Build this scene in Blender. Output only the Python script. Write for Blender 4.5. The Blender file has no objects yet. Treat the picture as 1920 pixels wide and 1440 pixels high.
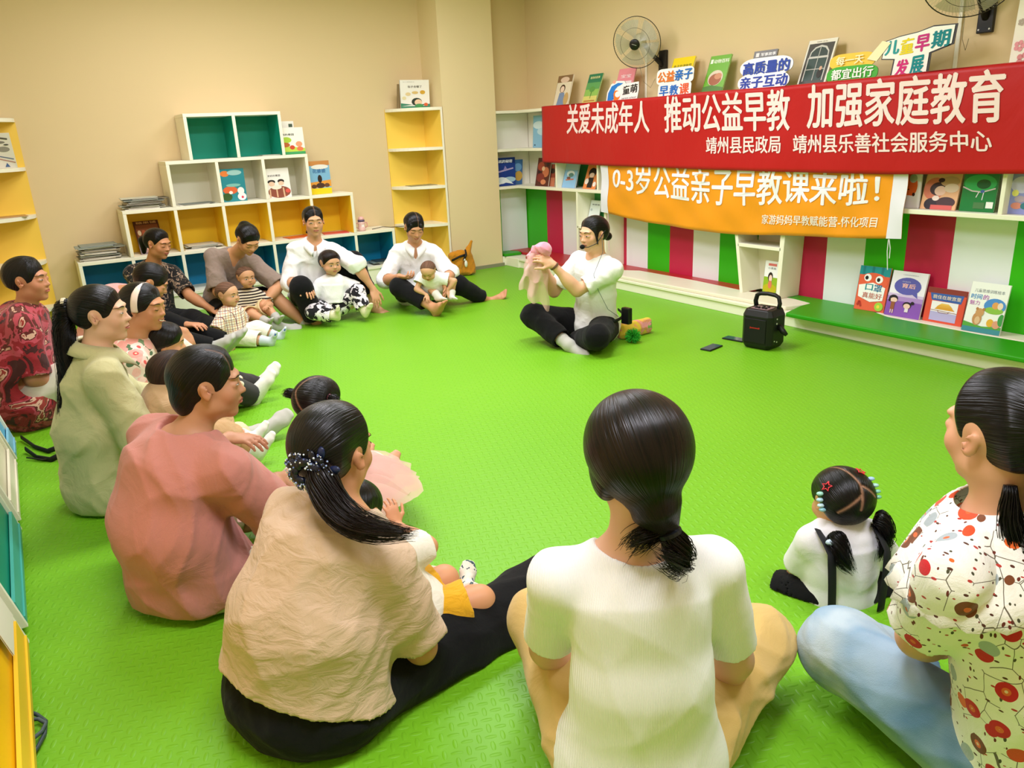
import bpy, bmesh, math, random
import numpy as np
from mathutils import Vector, Matrix

# ------------------------------------------------------------------ camera
SC = bpy.context.scene
COL = SC.collection
EYE = 1.40                                    # height of the phone above the mat
CAM_F, CAM_PITCH, CAM_ROLL, CAM_YAW = 1453.8, 0.31605, -0.04625, 0.55314
_fw = np.array([math.sin(CAM_YAW) * math.cos(CAM_PITCH), math.cos(CAM_YAW) * math.cos(CAM_PITCH), -math.sin(CAM_PITCH)])
_r0 = np.array([math.cos(CAM_YAW), -math.sin(CAM_YAW), 0.0])
_u0 = np.cross(_r0, _fw)
CAM_R = _r0 * math.cos(CAM_ROLL) + _u0 * math.sin(CAM_ROLL)
CAM_U = -_r0 * math.sin(CAM_ROLL) + _u0 * math.cos(CAM_ROLL)
cam = bpy.data.cameras.new('camera')
cam.sensor_fit = 'HORIZONTAL'
cam.sensor_width = 36.0
cam.lens = CAM_F / 1920 * 36
cam.clip_start = 0.05
cam_ob = bpy.data.objects.new('camera', cam)
COL.objects.link(cam_ob)
cam_ob.matrix_world = Matrix(((CAM_R[0], CAM_U[0], -_fw[0], 0), (CAM_R[1], CAM_U[1], -_fw[1], 0),
                              (CAM_R[2], CAM_U[2], -_fw[2], EYE), (0, 0, 0, 1)))
SC.camera = cam_ob

# ------------------------------------------------------------------ world, lamps, exposure
world = bpy.data.worlds.new('world')
SC.world = world
world.use_nodes = True
world.node_tree.nodes['Background'].inputs[0].default_value = (1, 0.95, 0.85, 1)
world.node_tree.nodes['Background'].inputs[1].default_value = 0.35


def lamp(name, loc, size, power, color=(1, 0.93, 0.82), rot=(0, 0, 0)):
    l = bpy.data.lights.new(name, 'AREA')
    l.shape = 'RECTANGLE'
    l.size, l.size_y = size
    l.energy = power
    l.color = color
    o = bpy.data.objects.new(name, l)
    o.location = loc
    o.rotation_euler = rot
    COL.objects.link(o)
    return o


for _x, _y, _p in ((0.6, 0.9, 52), (2.7, 0.6, 32), (1.1, 3.9, 50), (2.8, 3.9, 48), (1.4, 6.0, 30), (3.1, 5.7, 26)):
    lamp('ceiling_lamp', (_x, _y, 2.86), (1.15, .5), _p, (0.975, 0.955, 1.06))

vs = SC.view_settings
vs.view_transform = 'Standard'
vs.look = 'None'
vs.exposure = 0.15
vs.gamma = 1.0
vs.use_curve_mapping = False

# ------------------------------------------------------------------ helpers
def ray(px, py):
    return _fw * CAM_F + CAM_R * (px - 960) - CAM_U * (py - 720)


_C = np.array([0, 0, EYE])
_FH = np.array([math.sin(CAM_YAW), math.cos(CAM_YAW), 0])


def onz(px, py, z=0.0):
    d = ray(px, py)
    return _C + d * ((z - EYE) / d[2])


def onx(px, py, x):
    d = ray(px, py)
    return _C + d * (x / d[0])


def ony(px, py, y):
    d = ray(px, py)
    return _C + d * (y / d[1])


def ons(px, py, s):
    """point of the room seen at a place of the photo, s metres ahead of the photographer"""
    d = ray(px, py)
    return _C + d * (s / (d @ _FH))


def V(*a):
    return np.array(a, float)


def unit(v):
    v = np.asarray(v, float)
    return v / max(np.linalg.norm(v), 1e-9)


def lin(h):
    h = h.lstrip('#')
    o = []
    for i in (0, 2, 4):
        x = int(h[i:i + 2], 16) / 255
        o.append(x / 12.92 if x <= 0.04045 else ((x + 0.055) / 1.055) ** 2.4)
    return (o[0], o[1], o[2], 1.0)


MATS = {}


def mat(name, color=None, rough=0.5, spec=0.4, bump=None, bump_scale=40, alpha=1.0, sheen=0.0, emit=0.0, coat=0.0, metal=0.0, fade=0.0):
    """procedural principled material; without a colour it reads the 'Col' attribute"""
    if name in MATS:
        return MATS[name]
    m = bpy.data.materials.new(name)
    m.use_nodes = True
    nt = m.node_tree
    b = nt.nodes['Principled BSDF']
    b.inputs['Roughness'].default_value = rough
    b.inputs['Specular IOR Level'].default_value = spec
    b.inputs['Metallic'].default_value = metal
    b.inputs['Alpha'].default_value = alpha
    b.inputs['Coat Weight'].default_value = coat
    b.inputs['Sheen Weight'].default_value = sheen
    if color is None:
        a = nt.nodes.new('ShaderNodeAttribute')
        a.attribute_name = 'Col'
        src = a.outputs['Color']
        nt.links.new(src, b.inputs['Base Color'])
    else:
        b.inputs['Base Color'].default_value = lin(color)
    if bump:
        n = nt.nodes.new('ShaderNodeTexNoise')
        n.inputs['Scale'].default_value = bump_scale
        n.inputs['Detail'].default_value = 4
        t = nt.nodes.new('ShaderNodeTexCoord')
        nt.links.new(t.outputs['Object'], n.inputs['Vector'])
        bp = nt.nodes.new('ShaderNodeBump')
        bp.inputs['Strength'].default_value = bump
        bp.inputs['Distance'].default_value = 0.01
        nt.links.new(n.outputs['Fac'], bp.inputs['Height'])
        nt.links.new(bp.outputs['Normal'], b.inputs['Normal'])
    if emit:
        b.inputs['Emission Color'].default_value = lin(color)
        b.inputs['Emission Strength'].default_value = emit
    m.diffuse_color = lin(color) if color else (0.8, 0.8, 0.8, 1)
    MATS[name] = m
    return m


class MB:
    """collects shapes and links them as one mesh object"""

    def __init__(self):
        self.v, self.f, self.c, self.n = [], [], [], 0

    def add(self, verts, faces, col='#ffffff'):
        verts = np.asarray(verts, float).reshape(-1, 3)
        o = self.n
        self.v.append(verts)
        self.f.extend([[i + o for i in f] for f in faces])
        c = np.empty((len(verts), 4))
        c[:] = lin(col) if isinstance(col, str) else col
        self.c.append(c)
        self.n += len(verts)
        return self

    def box(self, lo, hi, col='#ffffff'):
        x0, y0, z0 = lo
        x1, y1, z1 = hi
        v = [(x0, y0, z0), (x1, y0, z0), (x1, y1, z0), (x0, y1, z0), (x0, y0, z1), (x1, y0, z1), (x1, y1, z1), (x0, y1, z1)]
        return self.add(v, [(3, 2, 1, 0), (4, 5, 6, 7), (0, 1, 5, 4), (1, 2, 6, 5), (2, 3, 7, 6), (3, 0, 4, 7)], col)

    def obox(self, o, a, b, c, col='#ffffff'):
        """box from a corner and three edge vectors"""
        o, a, b, c = (np.asarray(x, float) for x in (o, a, b, c))
        v = [o, o + a, o + a + b, o + b, o + c, o + a + c, o + a + b + c, o + b + c]
        return self.add(v, [(3, 2, 1, 0), (4, 5, 6, 7), (0, 1, 5, 4), (1, 2, 6, 5), (2, 3, 7, 6), (3, 0, 4, 7)], col)

    def prism(self, poly, d, col='#ffffff', scale=1.0):
        """polygon (3-D points) pushed along d"""
        p = np.asarray(poly, float)
        d = np.asarray(d, float)
        n = len(p)
        c = p.mean(0)
        q = c + (p - c) * scale + d
        f = [list(range(n - 1, -1, -1)), list(range(n, 2 * n))]
        f += [(i, (i + 1) % n, n + (i + 1) % n, n + i) for i in range(n)]
        return self.add(np.vstack([p, q]), f, col)

    def poly(self, pts, col='#ffffff'):
        return self.add(pts, [list(range(len(pts)))], col)

    def tube(self, path, rad, n=8, col='#ffffff', flat=None):
        p = np.asarray(path, float)
        r = np.broadcast_to(np.asarray(rad, float), (len(p),))
        t = np.gradient(p, axis=0)
        t /= np.linalg.norm(t, axis=1)[:, None] + 1e-12
        ref = V(0, 0, 1) if abs(t[0][2]) < 0.9 else V(1, 0, 0)
        u = unit(np.cross(t[0], ref))
        vs, fs = [], []
        for i in range(len(p)):
            u = unit(u - t[i] * (u @ t[i]))
            w = np.cross(t[i], u)
            for k in range(n):
                a = 2 * math.pi * k / n
                vs.append(p[i] + r[i] * (u * math.cos(a) + w * math.sin(a) * (flat or 1)))
        for i in range(len(p) - 1):
            for k in range(n):
                a, b = i * n + k, i * n + (k + 1) % n
                fs.append((a, b, b + n, a + n))
        fs.append(list(range(n - 1, -1, -1)))
        fs.append([(len(p) - 1) * n + k for k in range(n)])
        return self.add(vs, fs, col)

    def ell(self, c, r, axes=None, n=16, m=10, col='#ffffff'):
        A = np.eye(3) if axes is None else np.asarray(axes, float)
        r = np.broadcast_to(np.asarray(r, float), (3,))
        vs = []
        for i in range(m + 1):
            th = math.pi * i / m
            for k in range(n):
                ph = 2 * math.pi * k / n
                l = V(math.sin(th) * math.cos(ph), math.sin(th) * math.sin(ph), math.cos(th)) * r
                vs.append(np.asarray(c) + l @ A)
        fs = [(i * n + k, (i + 1) * n + k, (i + 1) * n + (k + 1) % n, i * n + (k + 1) % n) for i in range(m) for k in range(n)]
        return self.add(vs, fs, col)

    def lathe(self, o, axis, prof, n=24, col='#ffffff'):
        """prof: (radius, height) pairs along axis"""
        ax = unit(axis)
        u = unit(np.cross(ax, V(0, 0, 1) if abs(ax[2]) < 0.9 else V(1, 0, 0)))
        w = np.cross(ax, u)
        vs = [np.asarray(o) + ax * h + (u * math.cos(2 * math.pi * k / n) + w * math.sin(2 * math.pi * k / n)) * r for r, h in prof for k in range(n)]
        fs = [(i * n + k, i * n + (k + 1) % n, (i + 1) * n + (k + 1) % n, (i + 1) * n + k) for i in range(len(prof) - 1) for k in range(n)]
        fs += [list(range(n - 1, -1, -1)), [(len(prof) - 1) * n + k for k in range(n)]]
        return self.add(vs, fs, col)

    def grid(self, P, col='#ffffff'):
        """P: rows x cols x 3"""
        P = np.asarray(P, float)
        a, b = P.shape[:2]
        f = [(i * b + j, i * b + j + 1, (i + 1) * b + j + 1, (i + 1) * b + j) for i in range(a - 1) for j in range(b - 1)]
        return self.add(P.reshape(-1, 3), f, col)

    def build(self, name, m, parent=None, smooth=False, bevel=0.0, origin=None, solid=0.0):
        v = np.vstack(self.v)
        off = V(0, 0, 0)
        if parent is not None:
            off = np.array(parent['_at'])
        elif origin is not None:
            off = np.asarray(origin, float)
        me = bpy.data.meshes.new(name)
        me.from_pydata((v - off).tolist(), [], self.f)
        a = me.color_attributes.new('Col', 'FLOAT_COLOR', 'POINT')
        a.data.foreach_set('color', np.vstack(self.c).astype(np.float32).ravel())
        me.update()
        if smooth:
            me.polygons.foreach_set('use_smooth', [True] * len(me.polygons))
        me.materials.append(m)
        o = bpy.data.objects.new(name, me)
        COL.objects.link(o)
        if parent is not None:
            o.parent = parent
        else:
            o.location = off
        o['_at'] = off.tolist()
        if bevel:
            bv = o.modifiers.new('bevel', 'BEVEL')
            bv.width = bevel
            bv.segments = 2
            bv.limit_method = 'ANGLE'
        if solid:
            sd = o.modifiers.new('solid', 'SOLIDIFY')
            sd.thickness = solid
            sd.offset = 0
        return o


ALL_THINGS = []


def tag(o, label, cat, group=None, kind=None):
    o['label'] = label
    o['category'] = cat
    if group:
        o['group'] = group
    if kind:
        o['kind'] = kind
    ALL_THINGS.append(o)
    return o


def thing(name, label, cat, loc, group=None):
    o = bpy.data.objects.new(name, None)
    o.empty_display_size = 0.05
    o.location = loc
    o['_at'] = [float(x) for x in loc]
    COL.objects.link(o)
    return tag(o, label, cat, group)


def struct(o):
    o['kind'] = 'structure'
    return o


_TXT = {}


def glyphs(s):
    """triangles of a line of writing, in em units, moved so that its ink starts at 0,0"""
    if s not in _TXT:
        c = bpy.data.curves.new('t', 'FONT')
        c.body = s
        c.resolution_u = 3
        o = bpy.data.objects.new('t', c)
        COL.objects.link(o)
        dg = bpy.context.evaluated_depsgraph_get()
        dg.update()
        me = bpy.data.meshes.new_from_object(o.evaluated_get(dg))
        v = np.array([p.co[:2] for p in me.vertices])
        f = [list(p.vertices) for p in me.polygons]
        bpy.data.objects.remove(o)
        bpy.data.curves.remove(c)
        bpy.data.meshes.remove(me)
        lo, hi = v.min(0), v.max(0)
        _TXT[s] = (v - lo, f, hi - lo)
    return _TXT[s]


def text(mb, s, warp, col, bold=0.02, depth=0.0004):
    """warp maps (u, v, lift) with u, v in 0..1 across the ink of the line"""
    v, f, size = glyphs(s)
    em = size[1]
    offs = [(0, 0)]
    if bold:
        offs += [(bold, 0), (-bold, 0), (0, bold * .6), (0, -bold * .6)]
    for i, (dx, dy) in enumerate(offs):
        q = np.array([warp((x + dx * em) / size[0], (y + dy * em) / size[1], depth * (1 + .25 * i)) for x, y in v])
        mb.add(q, f, col)


def flat_warp(o, u, v, w, h):
    o, u, v = np.asarray(o, float), unit(u), unit(v)
    n = np.cross(u, v)
    return lambda a, b, d: o + u * (a * w) + v * (b * h) + n * d


random.seed(7)
RNG = np.random.default_rng(7)

# ------------------------------------------------------------------ figures: rounded volumes blended into one skin
class Field:
    """signed distances on a regular grid; the zero surface becomes the mesh"""

    def __init__(self, lo, hi, h):
        self.lo = np.asarray(lo, float)
        self.h = h
        self.n = np.maximum(4, np.ceil((np.asarray(hi, float) - self.lo) / h).astype(int) + 1)
        self.F = np.full(self.n, 0.5, np.float32)
        self.ext = 0.0

    def _sl(self, lo, hi):
        a = np.clip(np.floor((lo - self.lo) / self.h).astype(int), 0, self.n)
        b = np.clip(np.ceil((hi - self.lo) / self.h).astype(int) + 1, 0, self.n)
        return a, b

    def _pts(self, a, b):
        ax = [np.arange(a[i], b[i], dtype=np.float32) * np.float32(self.h) + np.float32(self.lo[i]) for i in range(3)]
        return ax[0][:, None, None], ax[1][None, :, None], ax[2][None, None, :]

    def put(self, prim, k=0.01, sub=False):
        lo, hi, fn = prim
        m = k + 2.5 * self.h + self.ext
        a, b = self._sl(np.asarray(lo) - m, np.asarray(hi) + m)
        if (b <= a).any():
            return self
        d = fn(*self._pts(a, b)).astype(np.float32)
        s = tuple(slice(a[i], b[i]) for i in range(3))
        c = self.F[s]
        if sub:
            c = -c
        w = np.maximum(k - np.abs(c - d), 0) / max(k, 1e-6)
        r = np.minimum(c, d) - w * w * (k * 0.25)
        self.F[s] = -r if sub else r
        return self

    def cut(self, p, n, k=0.0):
        """removes what lies on the side of the plane that n points to"""
        X, Y, Z = self._pts(np.zeros(3, int), self.n)
        n = unit(n)
        d = (X - p[0]) * n[0] + (Y - p[1]) * n[1] + (Z - p[2]) * n[2]
        if k:
            w = np.maximum(k - np.abs(self.F - d), 0) / k
            self.F = np.maximum(self.F, d) + w * w * (k * .25)
        else:
            self.F = np.maximum(self.F, d)
        return self

    def fn(self, f):
        X, Y, Z = self._pts(np.zeros(3, int), self.n)
        self.F = f(self.F, X, Y, Z).astype(np.float32)
        return self

    def mesh(self, relax=1):
        F, n = self.F, self.n
        I = F < 0
        cnt = np.zeros(n - 1, np.int8)
        for dx in (0, 1):
            for dy in (0, 1):
                for dz in (0, 1):
                    cnt += I[dx:n[0] - 1 + dx, dy:n[1] - 1 + dy, dz:n[2] - 1 + dz]
        cells = np.argwhere((cnt > 0) & (cnt < 8))
        idx = np.full(n - 1, -1, np.int32)
        idx[tuple(cells.T)] = np.arange(len(cells))
        offs = np.array([(x, y, z) for x in (0, 1) for y in (0, 1) for z in (0, 1)])
        val = np.stack([F[tuple((cells + o).T)] for o in offs], 1)
        acc = np.zeros((len(cells), 3))
        num = np.zeros(len(cells))
        for i in range(8):
            for j in range(i + 1, 8):
                if np.abs(offs[i] - offs[j]).sum() != 1:
                    continue
                x = (val[:, i] < 0) != (val[:, j] < 0)
                t = np.where(x, val[:, i] / np.where(x, val[:, i] - val[:, j], 1), 0)
                acc += np.where(x[:, None], offs[i] + (offs[j] - offs[i]) * t[:, None], 0)
                num += x
        P = self.lo + (cells + acc / num[:, None]) * self.h
        Q = []
        for ax in range(3):
            o1, o2 = [(1, 2), (2, 0), (0, 1)][ax]
            sl0 = [slice(None)] * 3
            sl1 = [slice(None)] * 3
            sl0[ax], sl1[ax] = slice(0, -1), slice(1, None)
            x = I[tuple(sl0)] != I[tuple(sl1)]
            e = np.argwhere(x)
            e = e[(e[:, o1] > 0) & (e[:, o2] > 0) & (e[:, o1] < n[o1] - 1) & (e[:, o2] < n[o2] - 1)]
            if not len(e):
                continue
            d1 = np.zeros(3, int)
            d1[o1] = 1
            d2 = np.zeros(3, int)
            d2[o2] = 1
            q = np.stack([idx[tuple((e - d1 - d2).T)], idx[tuple((e - d2).T)], idx[tuple(e.T)], idx[tuple((e - d1).T)]], 1)
            flip = ~I[tuple(e.T)]
            q[flip] = q[flip][:, ::-1]
            Q.append(q)
        Q = np.vstack(Q)
        Q = Q[(Q >= 0).all(1)]
        for _ in range(relax):
            S = np.zeros_like(P)
            N = np.zeros(len(P))
            for a, b in ((0, 1), (1, 2), (2, 3), (3, 0)):
                np.add.at(S, Q[:, a], P[Q[:, b]])
                np.add.at(N, Q[:, a], 1)
            ok = N > 0
            P[ok] = P[ok] * .5 + S[ok] / N[ok][:, None] * .5
        return P, Q


def cone(a, b, ra, rb):
    """tapered limb with round ends"""
    a, b = np.asarray(a, float), np.asarray(b, float)
    ab = b - a
    L2 = max(ab @ ab, 1e-9)

    def f(X, Y, Z):
        x, y, z = X - a[0], Y - a[1], Z - a[2]
        t = np.clip((x * ab[0] + y * ab[1] + z * ab[2]) / L2, 0, 1)
        return np.sqrt((x - ab[0] * t) ** 2 + (y - ab[1] * t) ** 2 + (z - ab[2] * t) ** 2) - (ra + (rb - ra) * t)
    r = max(ra, rb)
    return np.minimum(a, b) - r, np.maximum(a, b) + r, f


def ellip(c, r, A=None):
    """A: rows are the axes"""
    c = np.asarray(c, float)
    r = np.broadcast_to(np.asarray(r, float), (3,))
    A = np.eye(3) if A is None else np.asarray(A, float)
    rm = r.min()

    def f(X, Y, Z):
        x, y, z = X - c[0], Y - c[1], Z - c[2]
        q = 0
        g = 0
        for i in range(3):
            l = x * A[i][0] + y * A[i][1] + z * A[i][2]
            q = q + (l / r[i]) ** 2
            g = g + (l / r[i] ** 2) ** 2
        k0 = np.sqrt(q)
        return k0 * (k0 - 1) / np.maximum(np.sqrt(g), 1e-6)
    ext = np.sqrt(((A * r[:, None]) ** 2).sum(0))
    return c - ext, c + ext, f


def loft(a, b, ra, rb, side, capa=None, capb=None):
    """limb of oval section; ra, rb: (half width along side, half depth)"""
    a, b = np.asarray(a, float), np.asarray(b, float)
    ax = b - a
    L = np.linalg.norm(ax)
    ax = ax / L
    s = unit(np.asarray(side) - ax * (np.asarray(side) @ ax))
    fr = np.cross(ax, s)
    ca = capa or min(ra)
    cb = capb or min(rb)

    def f(X, Y, Z):
        x, y, z = X - a[0], Y - a[1], Z - a[2]
        l = x * ax[0] + y * ax[1] + z * ax[2]
        t = np.clip(l / L, 0, 1)
        o = np.maximum(l - L, 0) / cb + np.maximum(-l, 0) / ca
        rx = ra[0] + (rb[0] - ra[0]) * t
        ry = ra[1] + (rb[1] - ra[1]) * t
        u = (x * s[0] + y * s[1] + z * s[2]) / rx
        w = (x * fr[0] + y * fr[1] + z * fr[2]) / ry
        k0 = np.sqrt(u * u + w * w + o * o)
        g = np.sqrt((u / rx) ** 2 + (w / ry) ** 2 + (o / min(ca, cb)) ** 2)
        return k0 * (k0 - 1) / np.maximum(g, 1e-4)
    r = max(max(ra), max(rb))
    return np.minimum(a, b) - r, np.maximum(a, b) + r, f


def folds(seed, amp, freq, axis=(0, 0, 1), squeeze=.45):
    """cloth folds: a displacement field"""
    rg = np.random.default_rng(seed)
    ks = []
    ax = unit(axis)
    for i in range(6):
        k = unit(rg.normal(size=3))
        k = k - ax * (k @ ax) * (1 - squeeze)
        ks.append((k * freq * rg.uniform(.5, 1.6), rg.uniform(0, 6.28), rg.uniform(.5, 1)))

    def f(F, X, Y, Z):
        d = 0
        wob = np.sin(X * 13 + Y * 7 + seed) * .8 + np.sin(Z * 15 - Y * 9) * .8
        for k, p, a in ks:
            s = np.sin(X * k[0] + Y * k[1] + Z * k[2] + p + wob)
            d = d + a * (1 - np.abs(s)) ** 2
        return F - amp * 1.5 * (d / 2 - .5)
    return f


def link_mesh(P, Q, name, m, parent=None, origin=(0, 0, 0), colors=None, color='#ffffff', smooth=True):
    off = np.array(parent['_at']) if parent is not None else np.asarray(origin, float)
    me = bpy.data.meshes.new(name)
    me.vertices.add(len(P))
    me.vertices.foreach_set('co', (P - off).astype(np.float32).ravel())
    k = Q.shape[1]
    me.loops.add(len(Q) * k)
    me.loops.foreach_set('vertex_index', Q.astype(np.int32).ravel())
    me.polygons.add(len(Q))
    me.polygons.foreach_set('loop_start', np.arange(0, len(Q) * k, k, dtype=np.int32))
    me.polygons.foreach_set('loop_total', np.full(len(Q), k, np.int32))
    me.polygons.foreach_set('use_smooth', np.full(len(Q), smooth))
    me.update(calc_edges=True)
    a = me.color_attributes.new('Col', 'FLOAT_COLOR', 'POINT')
    if colors is None:
        colors = np.tile(np.array(lin(color)), (len(P), 1))
    a.data.foreach_set('color', colors.astype(np.float32).ravel())
    me.materials.append(m)
    o = bpy.data.objects.new(name, me)
    COL.objects.link(o)
    o['_at'] = off.tolist()
    if parent is not None:
        o.parent = parent
    else:
        o.location = off
    return o


def bbox(prims, pad=.03):
    lo = np.min([p[0] for p in prims], 0) - pad
    hi = np.max([p[1] for p in prims], 0) + pad
    return lo, hi


def rot_to(v, axis, ang):
    axis = unit(axis)
    v = np.asarray(v, float)
    return v * math.cos(ang) + np.cross(axis, v) * math.sin(ang) + axis * (axis @ v) * (1 - math.cos(ang))


ADULT = dict(sh=.152, hp=.085, ua=.275, fa=.235, th=.395, sn=.375, hd=.170, ft=.225, hh=.218, r=1.0, kid=0)
KID = dict(sh=.090, hp=.052, ua=.135, fa=.120, th=.170, sn=.165, hd=.095, ft=.125, hh=.182, r=.62, kid=1)
SKIN = '#d9a27c'


def ik(a, c, l1, l2, pole):
    """middle joint of a two-bone limb; pole: direction it bends to"""
    a, c = np.asarray(a, float), np.asarray(c, float)
    d = c - a
    L = np.linalg.norm(d)
    if L > (l1 + l2) * .995:
        c = a + d / L * (l1 + l2) * .995
        d = c - a
        L = np.linalg.norm(d)
    x = (l1 * l1 - l2 * l2 + L * L) / (2 * L)
    h = math.sqrt(max(l1 * l1 - x * x, 0))
    u = d / L
    p = np.asarray(pole, float)
    p = unit(p - u * (p @ u))
    return a + u * x + p * h, c


class Figure:
    """joints and volumes of one person"""

    def __init__(s, kid=0, S=1.0, build=1.0, **kw):
        D = dict(KID if kid else ADULT)
        for k in D:
            if k not in ('kid',):
                D[k] = D[k] * S
        for k in ('ua', 'fa', 'th', 'sn', 'hh', 'sh', 'hp'):
            if k in kw:
                D[k] = D[k] * kw[k]
        s.D, s.S, s.b = D, S, build
        s.arms, s.legs, s.q = {}, {}, D['r']

    def torso(s, pel, neck, face, bend=.02, tilt=0.0):
        """pel: hip centre, neck: base of the neck, face: the way the chest looks (2-D or 3-D)"""
        s.P, s.N = np.asarray(pel, float), np.asarray(neck, float)
        s.N = s.N + unit(s.N - s.P) * .026 * s.q
        up = unit(s.N - s.P)
        f = np.asarray(face, float)
        f = f if len(f) == 3 else V(f[0], f[1], 0)
        s.hf = unit(V(f[0], f[1], 0))
        s.F = unit(f - up * (f @ up))
        s.R = unit(np.cross(s.F, up))          # towards the person's right
        s.R = unit(s.R + V(0, 0, 1) * tilt)
        s.U = up
        s.W = s.P + (s.N - s.P) * .42 - s.F * bend
        s.Ch = s.P + (s.N - s.P) * .76 - s.F * bend * .6
        D = s.D
        s.sho = {'R': s.N + s.R * D['sh'] - up * .078 * s.q, 'L': s.N - s.R * D['sh'] - up * .078 * s.q}
        hr = unit(np.cross(s.hf, V(0, 0, 1)))
        s.hips = {'R': s.P + hr * D['hp'], 'L': s.P - hr * D['hp']}
        return s

    def shoulders(s, R=None, L=None):
        for k, v in (('R', R), ('L', L)):
            if v is not None:
                s.sho[k] = np.asarray(v, float)
        return s

    def arm(s, side, wrist, pole, hand=None, palm=None, curl=.5, spread=.0, elbow=None, grip=None):
        a = s.sho[side]
        if elbow is not None:
            e = a + unit(np.asarray(elbow) - a) * s.D['ua']
            w = e + unit(np.asarray(wrist) - e) * s.D['fa']
        else:
            e, w = ik(a, wrist, s.D['ua'], s.D['fa'], pole)
        hd = unit(hand) if hand is not None else unit(w - e)
        pn = np.asarray(palm if palm is not None else (0, 0, -1), float)
        pn = unit(pn - hd * (pn @ hd))
        s.arms[side] = dict(s=a, e=e, w=w, h=hd, n=pn, curl=curl, spread=spread)
        return s

    def leg(s, side, ankle, pole, foot=None, knee=None, hip=None, bare=False):
        a = s.hips[side] if hip is None else np.asarray(hip, float)
        s.hips[side] = a
        if knee is not None:
            k = a + unit(np.asarray(knee) - a) * s.D['th']
            c = k + unit(np.asarray(ankle) - k) * s.D['sn']
        else:
            k, c = ik(a, ankle, s.D['th'], s.D['sn'], pole)
        f = unit(foot) if foot is not None else unit(unit(c - k) + V(0, 0, .8))
        sh = unit(c - k)
        sole = sh - f * (sh @ f)
        if np.linalg.norm(sole) < .2:
            sole = V(0, 0, -1) - f * (V(0, 0, -1) @ f)
        s.legs[side] = dict(h=a, k=k, a=c, f=f, n=unit(sole), bare=bare)
        return s

    def head(s, c, look, up=(0, 0, 1), roll=0):
        s.H = np.asarray(c, float)
        s.hy = unit(look)
        u = np.asarray(up, float)
        s.hz = unit(u - s.hy * (u @ s.hy))
        s.hx = np.cross(s.hy, s.hz)            # person's right
        if roll:
            s.hx, s.hz = rot_to(s.hx, s.hy, roll), rot_to(s.hz, s.hy, roll)
        s.A = np.array([s.hx, s.hy, s.hz])
        s.hh = s.D['hh']
        return s

    # ------------------------------------------------------------ volumes
    def skull(s, x, y, z, t=.06):
        """point on the hair in the direction x, y, z from the middle of the skull"""
        r = np.array((.40, .46, .385) if s.D['kid'] else (.345, .425, .365)) + t
        d = V(x, y, z)
        return s.hp(*(V(0, -.05, .10) + d / np.sqrt(((d / r) ** 2).sum())))

    def hp(s, x, y, z):
        return s.H + (s.hx * x + s.hy * y + s.hz * z) * s.hh

    def head_prims(s, ears=True):
        """(volume, blend, cut?) of the head in head units"""
        h, A, e = s.hh, s.A, s.hp
        kid = s.D['kid']
        o = []

        def E(c, r, k=.04, sub=False):
            o.append((ellip(e(*c), np.array(r) * h, A), k * h, sub))
        if kid:
            E((0, -.05, .10), (.40, .46, .385))
            E((0, .10, -.16), (.305, .30, .29), .10)
            E((0, .25, -.37), (.11, .10, .09), .08)
            for x in (-1, 1):
                E((x * .19, .22, -.19), (.155, .14, .15), .08)
            nz, ny, ez, ey = -.11, .42, -.03, .335
        else:
            E((0, -.07, .13), (.345, .425, .365))
            E((0, .10, -.14), (.265, .285, .33), .10)
            E((0, .245, -.41), (.095, .09, .075), .09)
            for x in (-1, 1):
                E((x * .185, .03, -.26), (.085, .14, .10), .10)
                E((x * .165, .235, -.10), (.115, .11, .12), .08)
            nz, ny, ez, ey = -.10, .422, .025, .35
        E((0, ey - .02, ez + .11), (.23, .07, .05), .06)
        for x in (-1, 1):                                       # eye hollows and lids
            E((x * .145, ey + .075, ez + .005), (.085, .055, .05), .06, True)
            E((x * .145, ey - .03, ez), (.085, .06, .055), .03)
        o.append((cone(e(0, ey + .01, ez + .02), e(0, ny - .005, nz), .026 * h, .038 * h), .05 * h, False))
        E((0, ny + .006, nz - .005), (.042, .042, .038), .03)
        for x in (-1, 1):
            E((x * .05, ny - .035, nz - .018), (.030, .040, .028), .03)
        ly = ny - .055
        E((0, ly - .005, nz - .125), (.095, .045, .028), .03)
        E((0, ly - .012, nz - .168), (.08, .045, .03), .03)
        E((0, ly + .035, nz - .147), (.09, .022, .007), .015, True)
        if ears:
            for x in (-1, 1):
                B = np.array([rot_to(v, s.hz, -x * .45) for v in A])
                B = np.array([rot_to(v, s.hx, .22) for v in B])
                ez2 = nz + .08
                o.append((ellip(e(x * .365, -.045, ez2), np.array((.026, .070, .118)) * h, B), .02 * h, False))
                o.append((ellip(e(x * .40, -.03, ez2 + .01), np.array((.028, .036, .068)) * h, B), .02 * h, True))
                o.append((ellip(e(x * .352, .015, ez2 - .02), np.array((.03, .022, .035)) * h, B), .01 * h, False))
        return o

    def hand_prims(s, side, grow=0.0):
        a = s.arms[side]
        k = s.D['hd'] / .17
        w, h, n = a['w'], a['h'], a['n']
        x = np.cross(h, n)
        # x points to the thumb of a right hand whose palm faces n
        tx = x if side == 'L' else -x
        o = []

        def C(p, q, r0, r1, b=.006):
            o.append((cone(p, q, (r0 + grow) * k, (r1 + grow) * k), b * k, False))
        A = np.array([tx, h, n])
        o.append((ellip(w + h * .045 * k, (np.array((.040, .055, .0165)) + grow) * k, A), .012 * k, False))
        C(w, w + h * .03 * k, .024, .02, .012)
        c = a['curl']
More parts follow.
